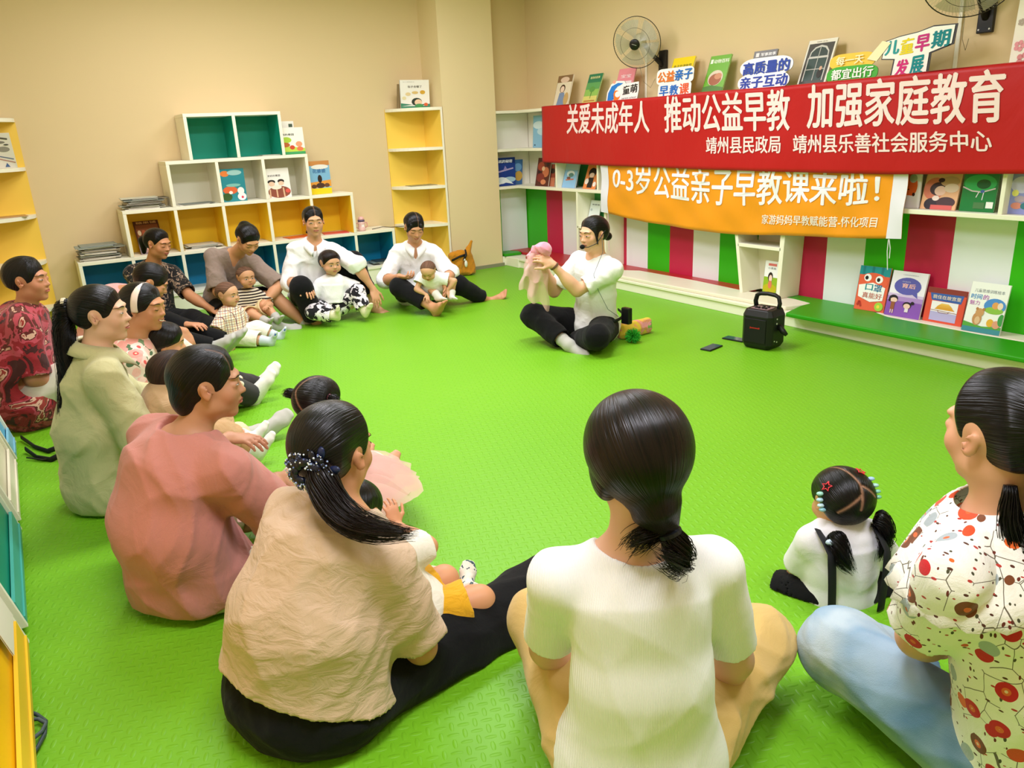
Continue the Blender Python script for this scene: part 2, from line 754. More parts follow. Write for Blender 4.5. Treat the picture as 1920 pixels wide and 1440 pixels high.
        for i, (off, L) in enumerate(((.030, .066), (.010, .076), (-.010, .071), (-.029, .055))):
            d = unit(h + tx * (off * (3 + 8 * a['spread'])))
            p = w + (h * (.083 - abs(off - .005) * .25) + tx * off) * k
            ang = c * (.55 + .1 * i)
            r = .0088 if i < 3 else .0078
            for j, (seg, rr) in enumerate(((.42, 1), (.32, .92), (.26, .84))):
                d2 = unit(d * math.cos(ang) + n * math.sin(ang))
                q = p + d2 * L * seg * k
                C(p, q, r * rr, r * rr * .93)
                p = q
                ang += c * (.75 if j == 0 else .55)
        d = unit(h * .62 + tx * .75 + n * .25)
        p = w + (h * .022 + tx * .026) * k
        q = p + d * .040 * k
        C(p, q, .0125, .0105, .012)
        d2 = unit(h * .9 + tx * .35 + n * (.2 + .4 * c))
        q2 = q + d2 * .032 * k
        C(q, q2, .0100, .0088)
        C(q2, q2 + unit(d2 + n * .3 * c) * .022 * k, .0088, .0078)
        return o

    def foot_prims(s, side, grow=0.0, toes=True):
        l = s.legs[side]
        k = s.D['ft'] / .225
        a, f, n = l['a'], l['f'], l['n']
        x = np.cross(f, n)
        if side == 'R':
            x = -x
        # x: towards the big toe
        o = []

        def C(p, q, r0, r1, b=.02):
            o.append((cone(p, q, (r0 + grow) * k, (r1 + grow) * k), b * k, False))
        C(a, a + (n * .035 - f * .028) * k, .036, .030)
        C(a + (n * .04 - f * .035) * k, a + (n * .048 + f * .05) * k, .030, .026)
        C(a + n * .008 * k, a + (n * .034 + f * .085) * k, .036, .026)
        o.append((loft(a + (n * .045 + f * .02) * k, a + (n * .052 + f * .125) * k, ((.030 + grow) * k, (.026 + grow) * k), ((.041 + grow) * k, (.018 + grow) * k), x), .02 * k, False))
        if toes:
            for i, (off, L, r) in enumerate(((.027, .050, .0135), (.009, .048, .0098), (-.006, .042, .0092), (-.019, .035, .0088), (-.031, .027, .0085))):
                p = a + (n * .054 + f * .125 + x * off) * k
                C(p, p + (f * L + n * .003) * k, r, r * .9, .008)
        else:
            o.append((loft(a + (n * .05 + f * .12) * k, a + (n * .054 + f * .165) * k, ((.041 + grow) * k, (.019 + grow) * k), ((.032 + grow) * k, (.014 + grow) * k), x), .02 * k, False))
        return o

    def torso_prims(s, g=0.0, top=True, waist=0.0, hips=0.0):
        q, b, R = s.q, s.b, s.R
        kid = s.D['kid']
        o = []

        def sec(w, d, e=0.0):
            return ((w * q * b + g + e), (d * q * (b * .6 + .4) + g + e))
        bw = 1.12 if kid else 1.0
        o.append((loft(s.P - s.U * .0 * q, s.W, sec(.150, .115, hips), sec(.125 * bw, .100 * bw, waist), R), .03 * q, False))
        o.append((loft(s.W, s.Ch, sec(.125 * bw, .100 * bw, waist), sec(.140 * bw, .108 * bw), R), .03 * q, False))
        o.append((loft(s.Ch, s.N - s.U * .055 * q, sec(.140 * bw, .106 * bw), sec(.105, .066), R), .04 * q, False))
        if top:
            for k in 'RL':
                o.append((cone(s.N - s.U * .060 * q, s.sho[k], .048 * q + g, .047 * q + g), .04 * q, False))
        return o

    def arm_prims(s, side, g=0.0, upto=2.0):
        """upto 0..1 upper arm, 1..2 forearm"""
        a, q = s.arms[side], s.q
        rs = (.049, .039, .037, .0255)
        e = min(upto, 1)
        end = a['s'] + (a['e'] - a['s']) * e
        o = [(cone(a['s'], end, rs[0] * q + g, (rs[0] + (rs[1] - rs[0]) * e) * q + g), .03 * q, False)]
        if upto > 1:
            e = upto - 1
            end = a['e'] + (a['w'] - a['e']) * e
            m = a['e'] + (a['w'] - a['e']) * .3
            o.append((cone(a['e'], end, rs[2] * q + g, (rs[2] + (rs[3] - rs[2]) * e) * q + g), .025 * q, False))
            o.append((ellip(m, np.array((.041, .041, .07)) * q + g, frame(a['w'] - a['e'])), .03 * q, False))
        return o

    def leg_prims(s, side, g=0.0, upto=2.0, gk=0.0):
        l, q, b = s.legs[side], s.q, s.b
        kid = s.D['kid']
        rs = (.084 * b, .056, .052, .036)
        if kid:
            rs = (.088, .066, .062, .048)
        e = min(upto, 1)
        end = l['h'] + (l['k'] - l['h']) * e
        o = [(cone(l['h'], end, rs[0] * q + g, (rs[0] + (rs[1] - rs[0]) * e) * q + g), .04 * q, False)]
        if upto > 1:
            e = upto - 1
            end = l['k'] + (l['a'] - l['k']) * e
            o.append((cone(l['k'], end, rs[2] * q + g, (rs[2] + (rs[3] - rs[2]) * e) * q + g + gk), .03 * q, False))
            if e > .4:
                back = unit(l['n'] * 0 - l['f'])
                m = l['k'] + (l['a'] - l['k']) * .32 + back * .012 * q
                o.append((ellip(m, np.array((.052, .052, .11)) * q + g, frame(l['a'] - l['k'])), .03 * q, False))
        return o

    def body_prims(s):
        o = s.torso_prims()
        hb = s.hp(0, -.12, -.30)
        nr = .052 * s.q * (.9 if s.D['kid'] else 1)
        o.append((cone(s.N - s.U * .03 * s.q, hb, nr * 1.1, nr * .95), .03 * s.q, False))
        for k in s.legs:
            o += s.leg_prims(k)
            o += s.foot_prims(k, toes=s.legs[k]['bare'])
        for k in s.arms:
            o += s.arm_prims(k)
        for k in s.arms:
            o += s.hand_prims(k)
        return o


def frame(z):
    z = unit(z)
    x = unit(np.cross(z, V(0, 0, 1) if abs(z[2]) < .9 else V(1, 0, 0)))
    return np.array([x, np.cross(z, x), z])


def solidify(prims, h, post=None, pad=.03, relax=1):
    lo, hi = bbox([p[0] for p in prims], pad)
    f = Field(lo, hi, h)
    for p, k, sub in prims:
        f.put(p, k, sub)
    if post:
        post(f)
    return f.mesh(relax)

# ------------------------------------------------------------------ cloth, hair, faces
def eval_prims(prims, P):
    X, Y, Z = P[..., 0], P[..., 1], P[..., 2]
    D = np.full(X.shape, .5)
    for (lo, hi, fn), k, sub in prims:
        d = fn(X, Y, Z)
        c = -D if sub else D
        w = np.maximum(k - np.abs(c - d), 0) / max(k, 1e-6)
        r = np.minimum(c, d) - w * w * k * .25
        D = -r if sub else r
    return D


def face_patch(fig, prims, xs, zs, lift):
    """points of the face at head coordinates xs, zs (2-D arrays), lifted a little off the skin"""
    y = np.linspace(.62, .05, 120)
    P = fig.H + (xs[..., None, None] * fig.hx + y[:, None] * fig.hy + zs[..., None, None] * fig.hz) * fig.hh
    D = eval_prims(prims, P)
    i = np.argmax(D < 0, axis=-1)
    i = np.clip(i, 1, len(y) - 1)
    d0 = np.take_along_axis(D, (i - 1)[..., None], -1)[..., 0]
    d1 = np.take_along_axis(D, i[..., None], -1)[..., 0]
    t = d0 / np.maximum(d0 - d1, 1e-6)
    yy = y[i - 1] + (y[i] - y[i - 1]) * t + lift
    return fig.H + (xs[..., None] * fig.hx + yy[..., None] * fig.hy + zs[..., None] * fig.hz) * fig.hh


def grid_obj(P, C, name, m, parent):
    a, b = P.shape[:2]
    Q = np.array([(i * b + j, i * b + j + 1, (i + 1) * b + j + 1, (i + 1) * b + j) for i in range(a - 1) for j in range(b - 1)])
    return link_mesh(P.reshape(-1, 3), Q, name, m, parent, colors=C.reshape(-1, 4))


def features(fig, parent, gaze=0.0, eyes=1.0, smile=0.0, lip='#b5625a', brow='#2a1d18', teeth=False, side='RL', brow_w=1.0, open_mouth=0):
    prims = fig.head_prims(ears=False)
    kid = fig.D['kid']
    ez, nz = (-.03, -.11) if kid else (.025, -.10)
    m = mat('face paint', None, rough=.45, spec=.3)
    for sd in side:
        x0 = .148 * (1 if sd == 'R' else -1)
        u, v = np.meshgrid(np.linspace(-1, 1, 25), np.linspace(-1, 1, 15))
        hw, hgt = .074, (.028 if kid else .020) * max(eyes, .3)
        sg = 1 if sd == 'R' else -1
        xs = x0 + u * hw
        zs = ez + .004 - (eyes < .5) * .012 + v * hgt * (1 - u ** 2) ** .6 + u * sg * .008 - (eyes < .5) * .016 * (1 - u ** 2)
        P = face_patch(fig, prims, xs, zs, .008)
        C = np.empty(P.shape[:2] + (4,))
        C[:] = lin('#cdc1b6')
        r = np.hypot((u * hw - gaze * .03), v * hgt)
        C[r < .030] = lin('#2b1a12')
        C[r < .013] = lin('#0a0706')
        C[np.hypot(u * hw - gaze * .03 - .008, v * hgt - .009) < .006] = lin('#ffffff')
        C[v > .62] = lin('#1b1210')
        C[(v < -.86)] = lin('#7d5546')
        if eyes < .5:
            C[:] = lin('#2a1a15')
        grid_obj(P, C, 'eye', m, parent)
        u, v = np.meshgrid(np.linspace(0, 1, 19), np.linspace(-1, 1, 4))
        xs = sg * (.055 + u * .175)
        zs = ez + .098 + .030 * np.sin(u * 2.3) - .015 * u + v * (.0135 * brow_w) * (1 - .75 * u ** 2) * np.minimum(1, .4 + 3 * u)
        P = face_patch(fig, prims, xs, zs, .004)
        C = np.empty(P.shape[:2] + (4,))
        C[:] = lin(brow)
        grid_obj(P, C, 'eyebrow', m, parent)
    u, v = np.meshgrid(np.linspace(-1, 1, 25), np.linspace(-1, 1, 13))
    hw = (.085 if kid else .098) * (1 + .25 * smile)
    up = (1 - u ** 2) ** .55
    cup = .75 + .25 * np.cos(u * 9) * (np.abs(u) < .35)
    zs = nz - .147 + np.where(v > 0, v * .030 * up * np.where(np.abs(u) < .35, cup + .1, 1), v * (.036 + .02 * open_mouth) * up) + smile * .035 * u ** 2
    P = face_patch(fig, prims, u * hw, zs, .006)
    C = np.empty(P.shape[:2] + (4,))
    C[:] = lin(lip)
    C[(np.abs(v) < (.12 + .3 * open_mouth))] = lin('#6d2f2c')
    if teeth:
        C[(np.abs(v) < .42) & (np.abs(u) < .8)] = lin('#f3ede4')
    grid_obj(P, C, 'lips', m, parent)


HAIR_DARK = '#040304'


def mat_hair(name, dark, light, rough=.30):
    if name in MATS:
        return MATS[name]
    m = bpy.data.materials.new(name)
    m.use_nodes = True
    nt = m.node_tree
    L = nt.links.new
    b = nt.nodes['Principled BSDF']
    b.inputs['Roughness'].default_value = rough
    b.inputs['Specular IOR Level'].default_value = .25
    at = nt.nodes.new('ShaderNodeAttribute')
    at.attribute_name = 'flow'
    n = nt.nodes.new('ShaderNodeTexNoise')
    n.inputs['Scale'].default_value = 26
    n.inputs['Detail'].default_value = 3
    L(at.outputs['Vector'], n.inputs['Vector'])
    rp = nt.nodes.new('ShaderNodeMapRange')
    rp.inputs[1].default_value = .35
    rp.inputs[2].default_value = .68
    L(n.outputs['Fac'], rp.inputs[0])
    mx = nt.nodes.new('ShaderNodeMix')
    mx.data_type = 'RGBA'
    mx.inputs[6].default_value = lin(dark)
    mx.inputs[7].default_value = lin(light)
    L(rp.outputs[0], mx.inputs[0])
    col = nt.nodes.new('ShaderNodeAttribute')
    col.attribute_name = 'Col'
    mx2 = nt.nodes.new('ShaderNodeMix')
    mx2.data_type = 'RGBA'
    L(col.outputs['Alpha'], mx2.inputs[0])
    L(col.outputs['Color'], mx2.inputs[7])
    L(mx.outputs[2], mx2.inputs[6])
    L(mx2.outputs[2], b.inputs['Base Color'])
    bp = nt.nodes.new('ShaderNodeBump')
    bp.inputs['Strength'].default_value = .6
    bp.inputs['Distance'].default_value = .006
    L(n.outputs['Fac'], bp.inputs['Height'])
    L(bp.outputs[0], b.inputs['Normal'])
    MATS[name] = m
    return m


def set_flow(o, fl):
    a = o.data.attributes.new('flow', 'FLOAT_VECTOR', 'POINT')
    a.data.foreach_set('vector', np.asarray(fl, np.float32).ravel())


def hair(fig, parent, pole=(0, -.5, -.1), thick=.07, front=(.36, .32), temple=(.07, -.03), nape=-.40, ear=.13, extra=(), part=None, m=None,
         h=.0045, puff=0.0, part_back=-.6, slope=.38, name='hair', parts=(), sway=0.0, long_=0):
    """hair on the skull in head units. pole: where the strands run to; front, temple: (y, z) of the hairline"""
    m = m or mat_hair('black hair', HAIR_DARK, '#141012')
    prims = fig.head_prims(ears=False)
    hh = fig.hh
    lo, hi = bbox([p[0] for p in prims], hh * (thick + puff + .05))
    ex = [((ellip(fig.hp(*e[1]), np.array(e[2]) * hh, fig.A) if e[0] == 'e' else cone(fig.hp(*e[1]), fig.hp(*e[2]), e[3] * hh, e[4] * hh)), e[5] * hh if len(e) > 5 else .04 * hh) for e in extra]
    for p, k in ex:
        lo, hi = np.minimum(lo, p[0] - .02), np.maximum(hi, p[1] + .02)
    f = Field(lo, hi, h)
    f.ext = hh * (thick + puff + .08)
    for p, k, sub in prims:
        f.put(p, k, sub)
    n = V(0, -(front[1] - temple[1]), front[0] - temple[0])
    n = n / np.linalg.norm(n)

    def post(F, X, Y, Z):
        x = ((X - fig.H[0]) * fig.hx[0] + (Y - fig.H[1]) * fig.hx[1] + (Z - fig.H[2]) * fig.hx[2]) / hh
        y = ((X - fig.H[0]) * fig.hy[0] + (Y - fig.H[1]) * fig.hy[1] + (Z - fig.H[2]) * fig.hy[2]) / hh
        z = ((X - fig.H[0]) * fig.hz[0] + (Y - fig.H[1]) * fig.hz[1] + (Z - fig.H[2]) * fig.hz[2]) / hh
        g = (y - temple[0]) * n[1] + (z - temple[1]) * n[2]
        g = g + .35 * np.maximum(np.abs(x) - .16, 0) * (y > 0) * .6
        g = np.minimum(g, z - nape + sway * x)
        g = np.minimum(g, (-.10 - y) * .9 + np.maximum(z + .10, 0) * 2.2 + long_ * 9)
        if ear:
            de = np.sqrt((np.abs(x) - .36) ** 2 * .3 + (y + .03) ** 2 + ((z + .0) * .72) ** 2) - ear
            g = np.minimum(g, de)
        t = np.minimum(thick + puff * np.clip(z * 2, 0, 1), g * slope)
        if part is not None:
            w = np.exp(-((x - part) / .022) ** 2) * (z > .05) * (y > part_back)
            t = t - w * .012
        for (a, b_) in parts:                # further partings between two head points
            ux, uy, uz = x, y + .05, z - .10
            ul = np.sqrt(ux * ux + uy * uy + uz * uz) + 1e-6
            a_, b2 = unit(np.array(a) - V(0, -.05, .1)), unit(np.array(b_) - V(0, -.05, .1))
            gn = unit(np.cross(a_, b2))
            ds = np.abs(ux * gn[0] + uy * gn[1] + uz * gn[2]) / ul
            mid = unit(a_ + b2)
            ds = ds + 9 * np.maximum(a_ @ mid - (ux * mid[0] + uy * mid[1] + uz * mid[2]) / ul, 0)
            t = t - np.exp(-(ds / .06) ** 2) * .02
        return F - t * hh
    f.fn(post)
    f.ext = 0
    for p, k in ex:
        f.put(p, k)
    P, Q = f.mesh(1)
    l = ((P - fig.H) @ fig.A.T) / hh
    C = np.zeros((len(P), 4))
    w = np.zeros(len(P))
    if part is not None:
        w = .6 * np.exp(-((l[:, 0] - part) / .011) ** 2) * (l[:, 2] > .1) * (l[:, 1] > part_back)
    for a, b_ in parts:
        ul = (l - V(0, -.05, .1)) / np.linalg.norm(l - V(0, -.05, .1), axis=1)[:, None]
        a_, b2 = unit(np.array(a) - V(0, -.05, .1)), unit(np.array(b_) - V(0, -.05, .1))
        mid = unit(a_ + b2)
        ds = np.abs(ul @ unit(np.cross(a_, b2))) + 9 * np.maximum(a_ @ mid - ul @ mid, 0)
        w = np.maximum(w, np.exp(-(ds / .036) ** 2) * 1.3)
    C[:, :3] = lin('#c08f72')[:3]
    C[:, 3] = np.clip(w * .55, 0, .55)
    o = link_mesh(P, Q, name, m, parent, colors=C)
    pl = np.array(pole, float)
    ax = unit(pl)
    u = unit(np.cross(ax, V(.3, .2, 1)))
    v = np.cross(ax, u)
    q = l - V(0, -.05, .1)
    al = q @ ax
    pr = np.stack([q @ u, q @ v], 1)
    rr = np.linalg.norm(pr, axis=1)[:, None] + 1e-6
    pr = pr / rr
    set_flow(o, np.stack([pr[:, 0] * .9, pr[:, 1] * .9, al * .05], 1))
    return o


def tail(parent, path, r0, r1, m, n=260, seed=1, name='ponytail', fan=1.0, wave=.004, thick=.0012, tie=None):
    """a bunch of strands along a path; r0, r1: bundle radius at its ends"""
    rg = np.random.default_rng(seed)
    p = np.asarray(path, float)
    t = np.linspace(0, 1, len(p))
    T = np.linspace(0, 1, 14)
    pp = np.stack([np.interp(T, t, p[:, i]) for i in range(3)], 1)
    for _ in range(2):
        pp[1:-1] = pp[1:-1] * .5 + (pp[:-2] + pp[2:]) * .25
    d = np.gradient(pp, axis=0)
    d /= np.linalg.norm(d, axis=1)[:, None]
    u = np.cross(d, V(.31, .2, .9))
    u /= np.linalg.norm(u, axis=1)[:, None]
    w = np.cross(d, u)
    prof = np.interp(T, [0, .12, .5, .8, 1], [r0, max(r0, r1) * 1.05, max(r0, r1), r1 * .75, r1 * .32])
    mb = MB()
    fl = []
    core = prof * np.interp(T, [0, .6, .9, 1], [.9, .82, .5, .05])
    mb.tube(pp, core, 10)
    fl += [(.3, .2, 0)] * (len(pp) * 10)
    for i in range(n):
        a = rg.uniform(0, 6.283)
        q = math.sqrt(rg.uniform(.25, 1))
        end = rg.uniform(.72, 1.06)
        tt = np.linspace(0, end, 11)
        c = np.stack([np.interp(tt, T, pp[:, k]) for k in range(3)], 1)
        if end > 1:
            c[-1] = pp[-1] + d[-1] * (end - 1) * np.linalg.norm(p[-1] - p[0])
        uu = np.stack([np.interp(tt, T, u[:, k]) for k in range(3)], 1)
        ww = np.stack([np.interp(tt, T, w[:, k]) for k in range(3)], 1)
        rr = np.interp(tt, T, prof) * q * (1 + (fan - 1) * tt)
        a2 = a + tt * rg.normal() * .5
        c = c + uu * (np.cos(a2) * rr)[:, None] + ww * (np.sin(a2) * rr)[:, None]
        c += rg.normal(size=3) * wave * tt[:, None]
        th = thick * rg.uniform(.7, 1.3)
        mb.tube(c, np.linspace(th, th * .25, 11), 4)
        fl += [(rg.uniform(), rg.uniform(), 0)] * 44
    o = mb.build(name, m, parent, smooth=True)
    C = np.zeros((mb.n, 4), np.float32)
    o.data.color_attributes['Col'].data.foreach_set('color', C.ravel())
    set_flow(o, np.array(fl))
    return o


def wisps(fig, parent, m, n=40, seed=3, zmin=-.35, name='loose_strands', r=.38, back=True, length=.22):
    rg = np.random.default_rng(seed)
    mb = MB()
    for i in range(n):
        a = rg.uniform(3.3, 6.1)
        z = rg.uniform(zmin, .5)
        rad = math.sqrt(max(.02, 1 - ((z - .12) / .44) ** 2)) if abs(z - .12) < .44 else .2
        p = V(math.cos(a) * .40 * rad, math.sin(a) * .48 * rad - .06, z)
        d = unit(V(rg.normal() * .6, -abs(rg.normal()) if back else rg.normal(), -.7 + rg.normal() * .6))
        L = length * rg.uniform(.4, 1)
        pts = [fig.hp(*(p + d * L * t + unit(p) * (.02 + .08 * t * rg.uniform(.2, 1)))) for t in np.linspace(0, 1, 5)]
        mb.tube(pts, np.linspace(.0005, .0003, 5), 3)
    o = mb.build(name, m, parent)
    o.data.color_attributes['Col'].data.foreach_set('color', np.zeros(mb.n * 4, np.float32))
    set_flow(o, np.zeros((mb.n, 3)))
    return o


def flat_cone(a, b, ra, rb):
    """like cone, but cut square at b"""
    a, b = np.asarray(a, float), np.asarray(b, float)
    u = unit(b - a)
    L = np.linalg.norm(b - a)
    lo, hi, f = cone(a, b + u * .08, ra, rb + (rb - ra) / L * .08)

    def g(X, Y, Z):
        return np.maximum(f(X, Y, Z), (X - b[0]) * u[0] + (Y - b[1]) * u[1] + (Z - b[2]) * u[2])
    return lo, hi, g


def top(fig, parent, m, g=.012, sleeve=.75, sg=.016, cuff=.03, hem=.10, waist=.015, hips=.03, neck=.056, neck_drop=.0, neck_fwd=.0, fold=.0035, seed=1,
        name='shirt', h=.0065, color='#ffffff', hem_n=None, hem_p=None, floor=None, extra=(), vneck=0.0, ffreq=22, colors=None, puff=0.0, sides='RL'):
    q = fig.q
    pr = fig.torso_prims(g, waist=waist, hips=hips)
    pr.append((ellip(fig.P + fig.U * .01, (np.array((.158, .125, .10)) * q * V(fig.b, fig.b, 1)) + g + hips, np.array([fig.R, fig.hf, np.cross(fig.R, fig.hf)])), .03 * q, False))
    ends = []
    for k in sides:
        if k not in fig.arms:
            continue
        a = fig.arms[k]
        r0, r1 = .049 * q + g, .040 * q + g + sg
        if puff:
            mid = a['s'] + (a['e'] - a['s']) * sleeve * .55
            pr.append((ellip(mid, np.array((.05 * q + puff, .05 * q + puff, .075 * q)), frame(a['e'] - a['s'])), .04 * q, False))
        if sleeve <= 1:
            e = a['s'] + (a['e'] - a['s']) * sleeve
            pr.append((flat_cone(a['s'], e, r0 + sg * .3, r1), .03 * q, False))
            ends.append((e, unit(a['e'] - a['s']), r1))
        else:
            pr.append((cone(a['s'], a['e'], r0 + sg * .3, r1), .03 * q, False))
            e = a['e'] + (a['w'] - a['e']) * (sleeve - 1)
            r2 = (.037 - .010 * (sleeve - 1)) * q + g * .8 + sg * .7
            pr.append((flat_cone(a['e'], e, r1, r2), .03 * q, False))
            ends.append((e, unit(a['w'] - a['e']), r2))
    for p, k, sub in extra:
        pr.append((p, k, sub))
    lo, hi = bbox([p[0] for p in pr], .02)
    f = Field(lo, hi, h)
    for p, k, sub in pr:
        f.put(p, k, sub)
    if hem_n is None:
        hem_n = -fig.U
    if hem_p is None:
        hem_p = fig.P - fig.U * hem * q
    if fold:
        f.fn(folds(seed, fold, ffreq, fig.U))
    f.cut(hem_p, hem_n)
    if floor is not None:
        f.cut((0, 0, floor), (0, 0, -1))
    nb = fig.N + fig.F * neck_fwd * q - fig.U * neck_drop * q
    f.put(cone(nb, nb + fig.U * .25, neck * q, neck * q * 1.5), .012, True)
    if vneck:
        f.put(cone(fig.N + fig.F * .07 * q - fig.U * vneck * q, fig.N + fig.F * .06 * q + fig.U * .05, .012 * q, neck * q), .015, True)
    for e, u, r in ends:
        f.put(cone(e - u * cuff, e + u * .04, r - .015, r - .009), .004, True)
    P, Q = f.mesh(1)
    C = None
    if colors:
        C = colors(P)
    return link_mesh(P, Q, name, m, parent, color=color, colors=C)


def legs(fig, parent, m, g=.013, upto=2.0, flare=.012, fold=.003, seed=2, name='trousers', h=.007, color='#111111', waist=.10, floor=.004, sides='RL', extra=(), cuff=.03, ffreq=24, seat=1.0, colors=None):
    q = fig.q
    hr = np.cross(fig.hf, V(0, 0, 1))
    pr = [(ellip(fig.P + V(0, 0, .0), (np.array((.156, .122, .105)) * q * V(fig.b, fig.b, 1) * seat) + g * .7, np.array([hr, fig.hf, V(0, 0, 1)])), .03 * q, False),
          (loft(fig.P, fig.P + (fig.W - fig.P) * .5, ((.146 * fig.b) * q + g * .5, .112 * q + g * .5), (.118 * fig.b * q, .095 * q), fig.R), .03 * q, False)]
    ends = []
    for k in sides:
        l = fig.legs[k]
        kid = fig.D['kid']
        rs = ((.088, .066, .062, .050) if kid else (.088 * fig.b, .060, .056, .041))
        if upto <= 1:
            e = l['h'] + (l['k'] - l['h']) * upto
            r1 = (rs[0] + (rs[1] - rs[0]) * upto) * q + g + flare
            pr.append((flat_cone(l['h'], e, rs[0] * q + g, r1), .04 * q, False))
            ends.append((e, unit(l['k'] - l['h']), r1))
        else:
            pr.append((cone(l['h'], l['k'], rs[0] * q + g, rs[1] * q + g + flare * .5), .04 * q, False))
            e = l['k'] + (l['a'] - l['k']) * (upto - 1)
            r1 = (rs[2] + (rs[3] - rs[2]) * (upto - 1)) * q + g + flare
            pr.append((flat_cone(l['k'], e, rs[1] * q + g + flare * .5, r1), .03 * q, False))
            ends.append((e, unit(l['a'] - l['k']), r1))
    pr += list(extra)
    lo, hi = bbox([p[0] for p in pr], .02)
    f = Field(lo, hi, h)
    for p, k, sub in pr:
        f.put(p, k, sub)
    if fold:
        f.fn(folds(seed, fold, ffreq, fig.hf))
    if floor is not None:
        f.cut((0, 0, floor), (0, 0, -1))
    for e, u, r in ends:
        f.put(cone(e - u * cuff, e + u * .04, r - .014, r - .009), .004, True)
    P, Q = f.mesh(1)
    return link_mesh(P, Q, name, m, parent, color=color, colors=colors(P) if colors else None)


def sock(fig, parent, side, m, upto=.22, g=.004, color='#b9b9b2', h=.005, name='sock', colors=None):
    """upto: how far it reaches up the shin, as a share of the shin"""
    l = fig.legs[side]
    pr = fig.foot_prims(side, grow=g, toes=False)
    q = fig.q
    kid = fig.D['kid']
    up = l['a'] + (l['k'] - l['a']) * upto
    r0 = (.048 if kid else .036) * q + g
    r1 = r0 + ((.062 if kid else .052) - (.048 if kid else .036)) * q * min(1, upto * 1.5) + .002
    pr.append((flat_cone(l['a'], up, r0, r1), .015, False))
    P, Q = solidify(pr, h)
    return link_mesh(P, Q, name, m, parent, color=color, colors=colors(P) if colors else None)


def skin_colors(fig, P, tone, blush=.25, toe=None):
    C = np.tile(np.array(lin(tone)), (len(P), 1))
    if fig.H is not None:
        l = ((P - fig.H) @ fig.A.T) / fig.hh
        red = np.array(lin('#c9705c'))
        for x in (-1, 1):
            w = np.exp(-(((l - V(x * .2, .27, -.12)) / .14) ** 2).sum(1)) * blush
            w = np.maximum(w, np.exp(-(((l - V(x * .37, -.03, -.02)) / .1) ** 2).sum(1)) * blush)
            C = C * (1 - w[:, None]) + red * w[:, None]
    for k, a in fig.arms.items():
        d = np.linalg.norm(P - (a['w'] + a['h'] * .12 * fig.D['hd'] / .17), axis=1)
        w = np.exp(-(d / (.06 * fig.q)) ** 2)[:, None] * .25
        C = C * (1 - w) + np.array(lin('#c4806a')) * w
    for k, a in fig.legs.items():
        for off in (.16, -.03):
            d = np.linalg.norm(P - (a['a'] + a['f'] * off * fig.D['ft'] / .225 + a['n'] * .06), axis=1)
            w = np.exp(-(d / (.05 * fig.q)) ** 2)[:, None] * .3
            C = C * (1 - w) + np.array(lin('#c27a60')) * w
    C[:, 3] = 1
    return C


M_SKIN = None


def person(fig, label, tone=SKIN, h=.0052, extra=(), blush=.25, name='person', cat='person', group=None):
    global M_SKIN
    if M_SKIN is None:
        M_SKIN = mat('skin', None, rough=.5, spec=.3)
        M_SKIN.node_tree.nodes['Principled BSDF'].inputs['Subsurface Weight'].default_value = .08
        M_SKIN.node_tree.nodes['Principled BSDF'].inputs['Subsurface Radius'].default_value = (.01, .004, .002)
    pr = fig.body_prims()
    hp = fig.head_prims()
    lo, hi = bbox([p[0] for p in pr + hp], .02)
    f = Field(lo, hi, h)
    for p, k, sub in pr + list(extra):
        f.put(p, k, sub)
    # the head is blended on its own, so that its cuts stay on the face
    lo2, hi2 = bbox([p[0] for p in hp], .03)
    a, b = f._sl(lo2, hi2)
    g = Field(f.lo + a * h, f.lo + a * h, h)
    g.n = b - a
    g.F = np.full(g.n, .5, np.float32)
    for p, k, sub in hp:
        g.put(p, k, sub)
    s = tuple(slice(a[i], b[i]) for i in range(3))
    k = .03 * fig.q
    w = np.maximum(k - np.abs(f.F[s] - g.F), 0) / k
    f.F[s] = np.minimum(f.F[s], g.F) - w * w * k * .25
    P, Q = f.mesh(1)
    o = link_mesh(P, Q, name, M_SKIN, None, (fig.P[0], fig.P[1], 0), colors=skin_colors(fig, P, tone, blush))
    tag(o, label, cat, group)
    return o


def cloth(name, color=None, rough=.85, weave=.25, scale=500, sheen=.15, wrinkle=0.0, wscale=14, stretch=(1, 1, 1)):
    if name in MATS:
        return MATS[name]
    m = mat(name, color, rough=rough, spec=.15, sheen=sheen)
    nt = m.node_tree
    L = nt.links.new
    b = nt.nodes['Principled BSDF']
    b.inputs['Sheen Roughness'].default_value = .6
    tc = nt.nodes.new('ShaderNodeTexCoord')
    n = nt.nodes.new('ShaderNodeTexNoise')
    n.inputs['Scale'].default_value = scale
    L(tc.outputs['Object'], n.inputs['Vector'])
    bp = nt.nodes.new('ShaderNodeBump')
    bp.inputs['Strength'].default_value = weave
    bp.inputs['Distance'].default_value = .002
    L(n.outputs['Fac'], bp.inputs['Height'])
    last = bp
    if wrinkle:
        mp = nt.nodes.new('ShaderNodeMapping')
        mp.inputs['Scale'].default_value = stretch
        L(tc.outputs['Object'], mp.inputs['Vector'])
        n2 = nt.nodes.new('ShaderNodeTexNoise')
        n2.inputs['Scale'].default_value = wscale
        n2.inputs['Detail'].default_value = 5
        n2.inputs['Distortion'].default_value = 1.2
        L(mp.outputs[0], n2.inputs['Vector'])
        b2 = nt.nodes.new('ShaderNodeBump')
        b2.inputs['Strength'].default_value = min(1, wrinkle * 1.3)
        b2.inputs['Distance'].default_value = .02
        L(n2.outputs['Fac'], b2.inputs['Height'])
        L(bp.outputs[0], b2.inputs['Normal'])
        last = b2
    L(last.outputs[0], b.inputs['Normal'])
    return m

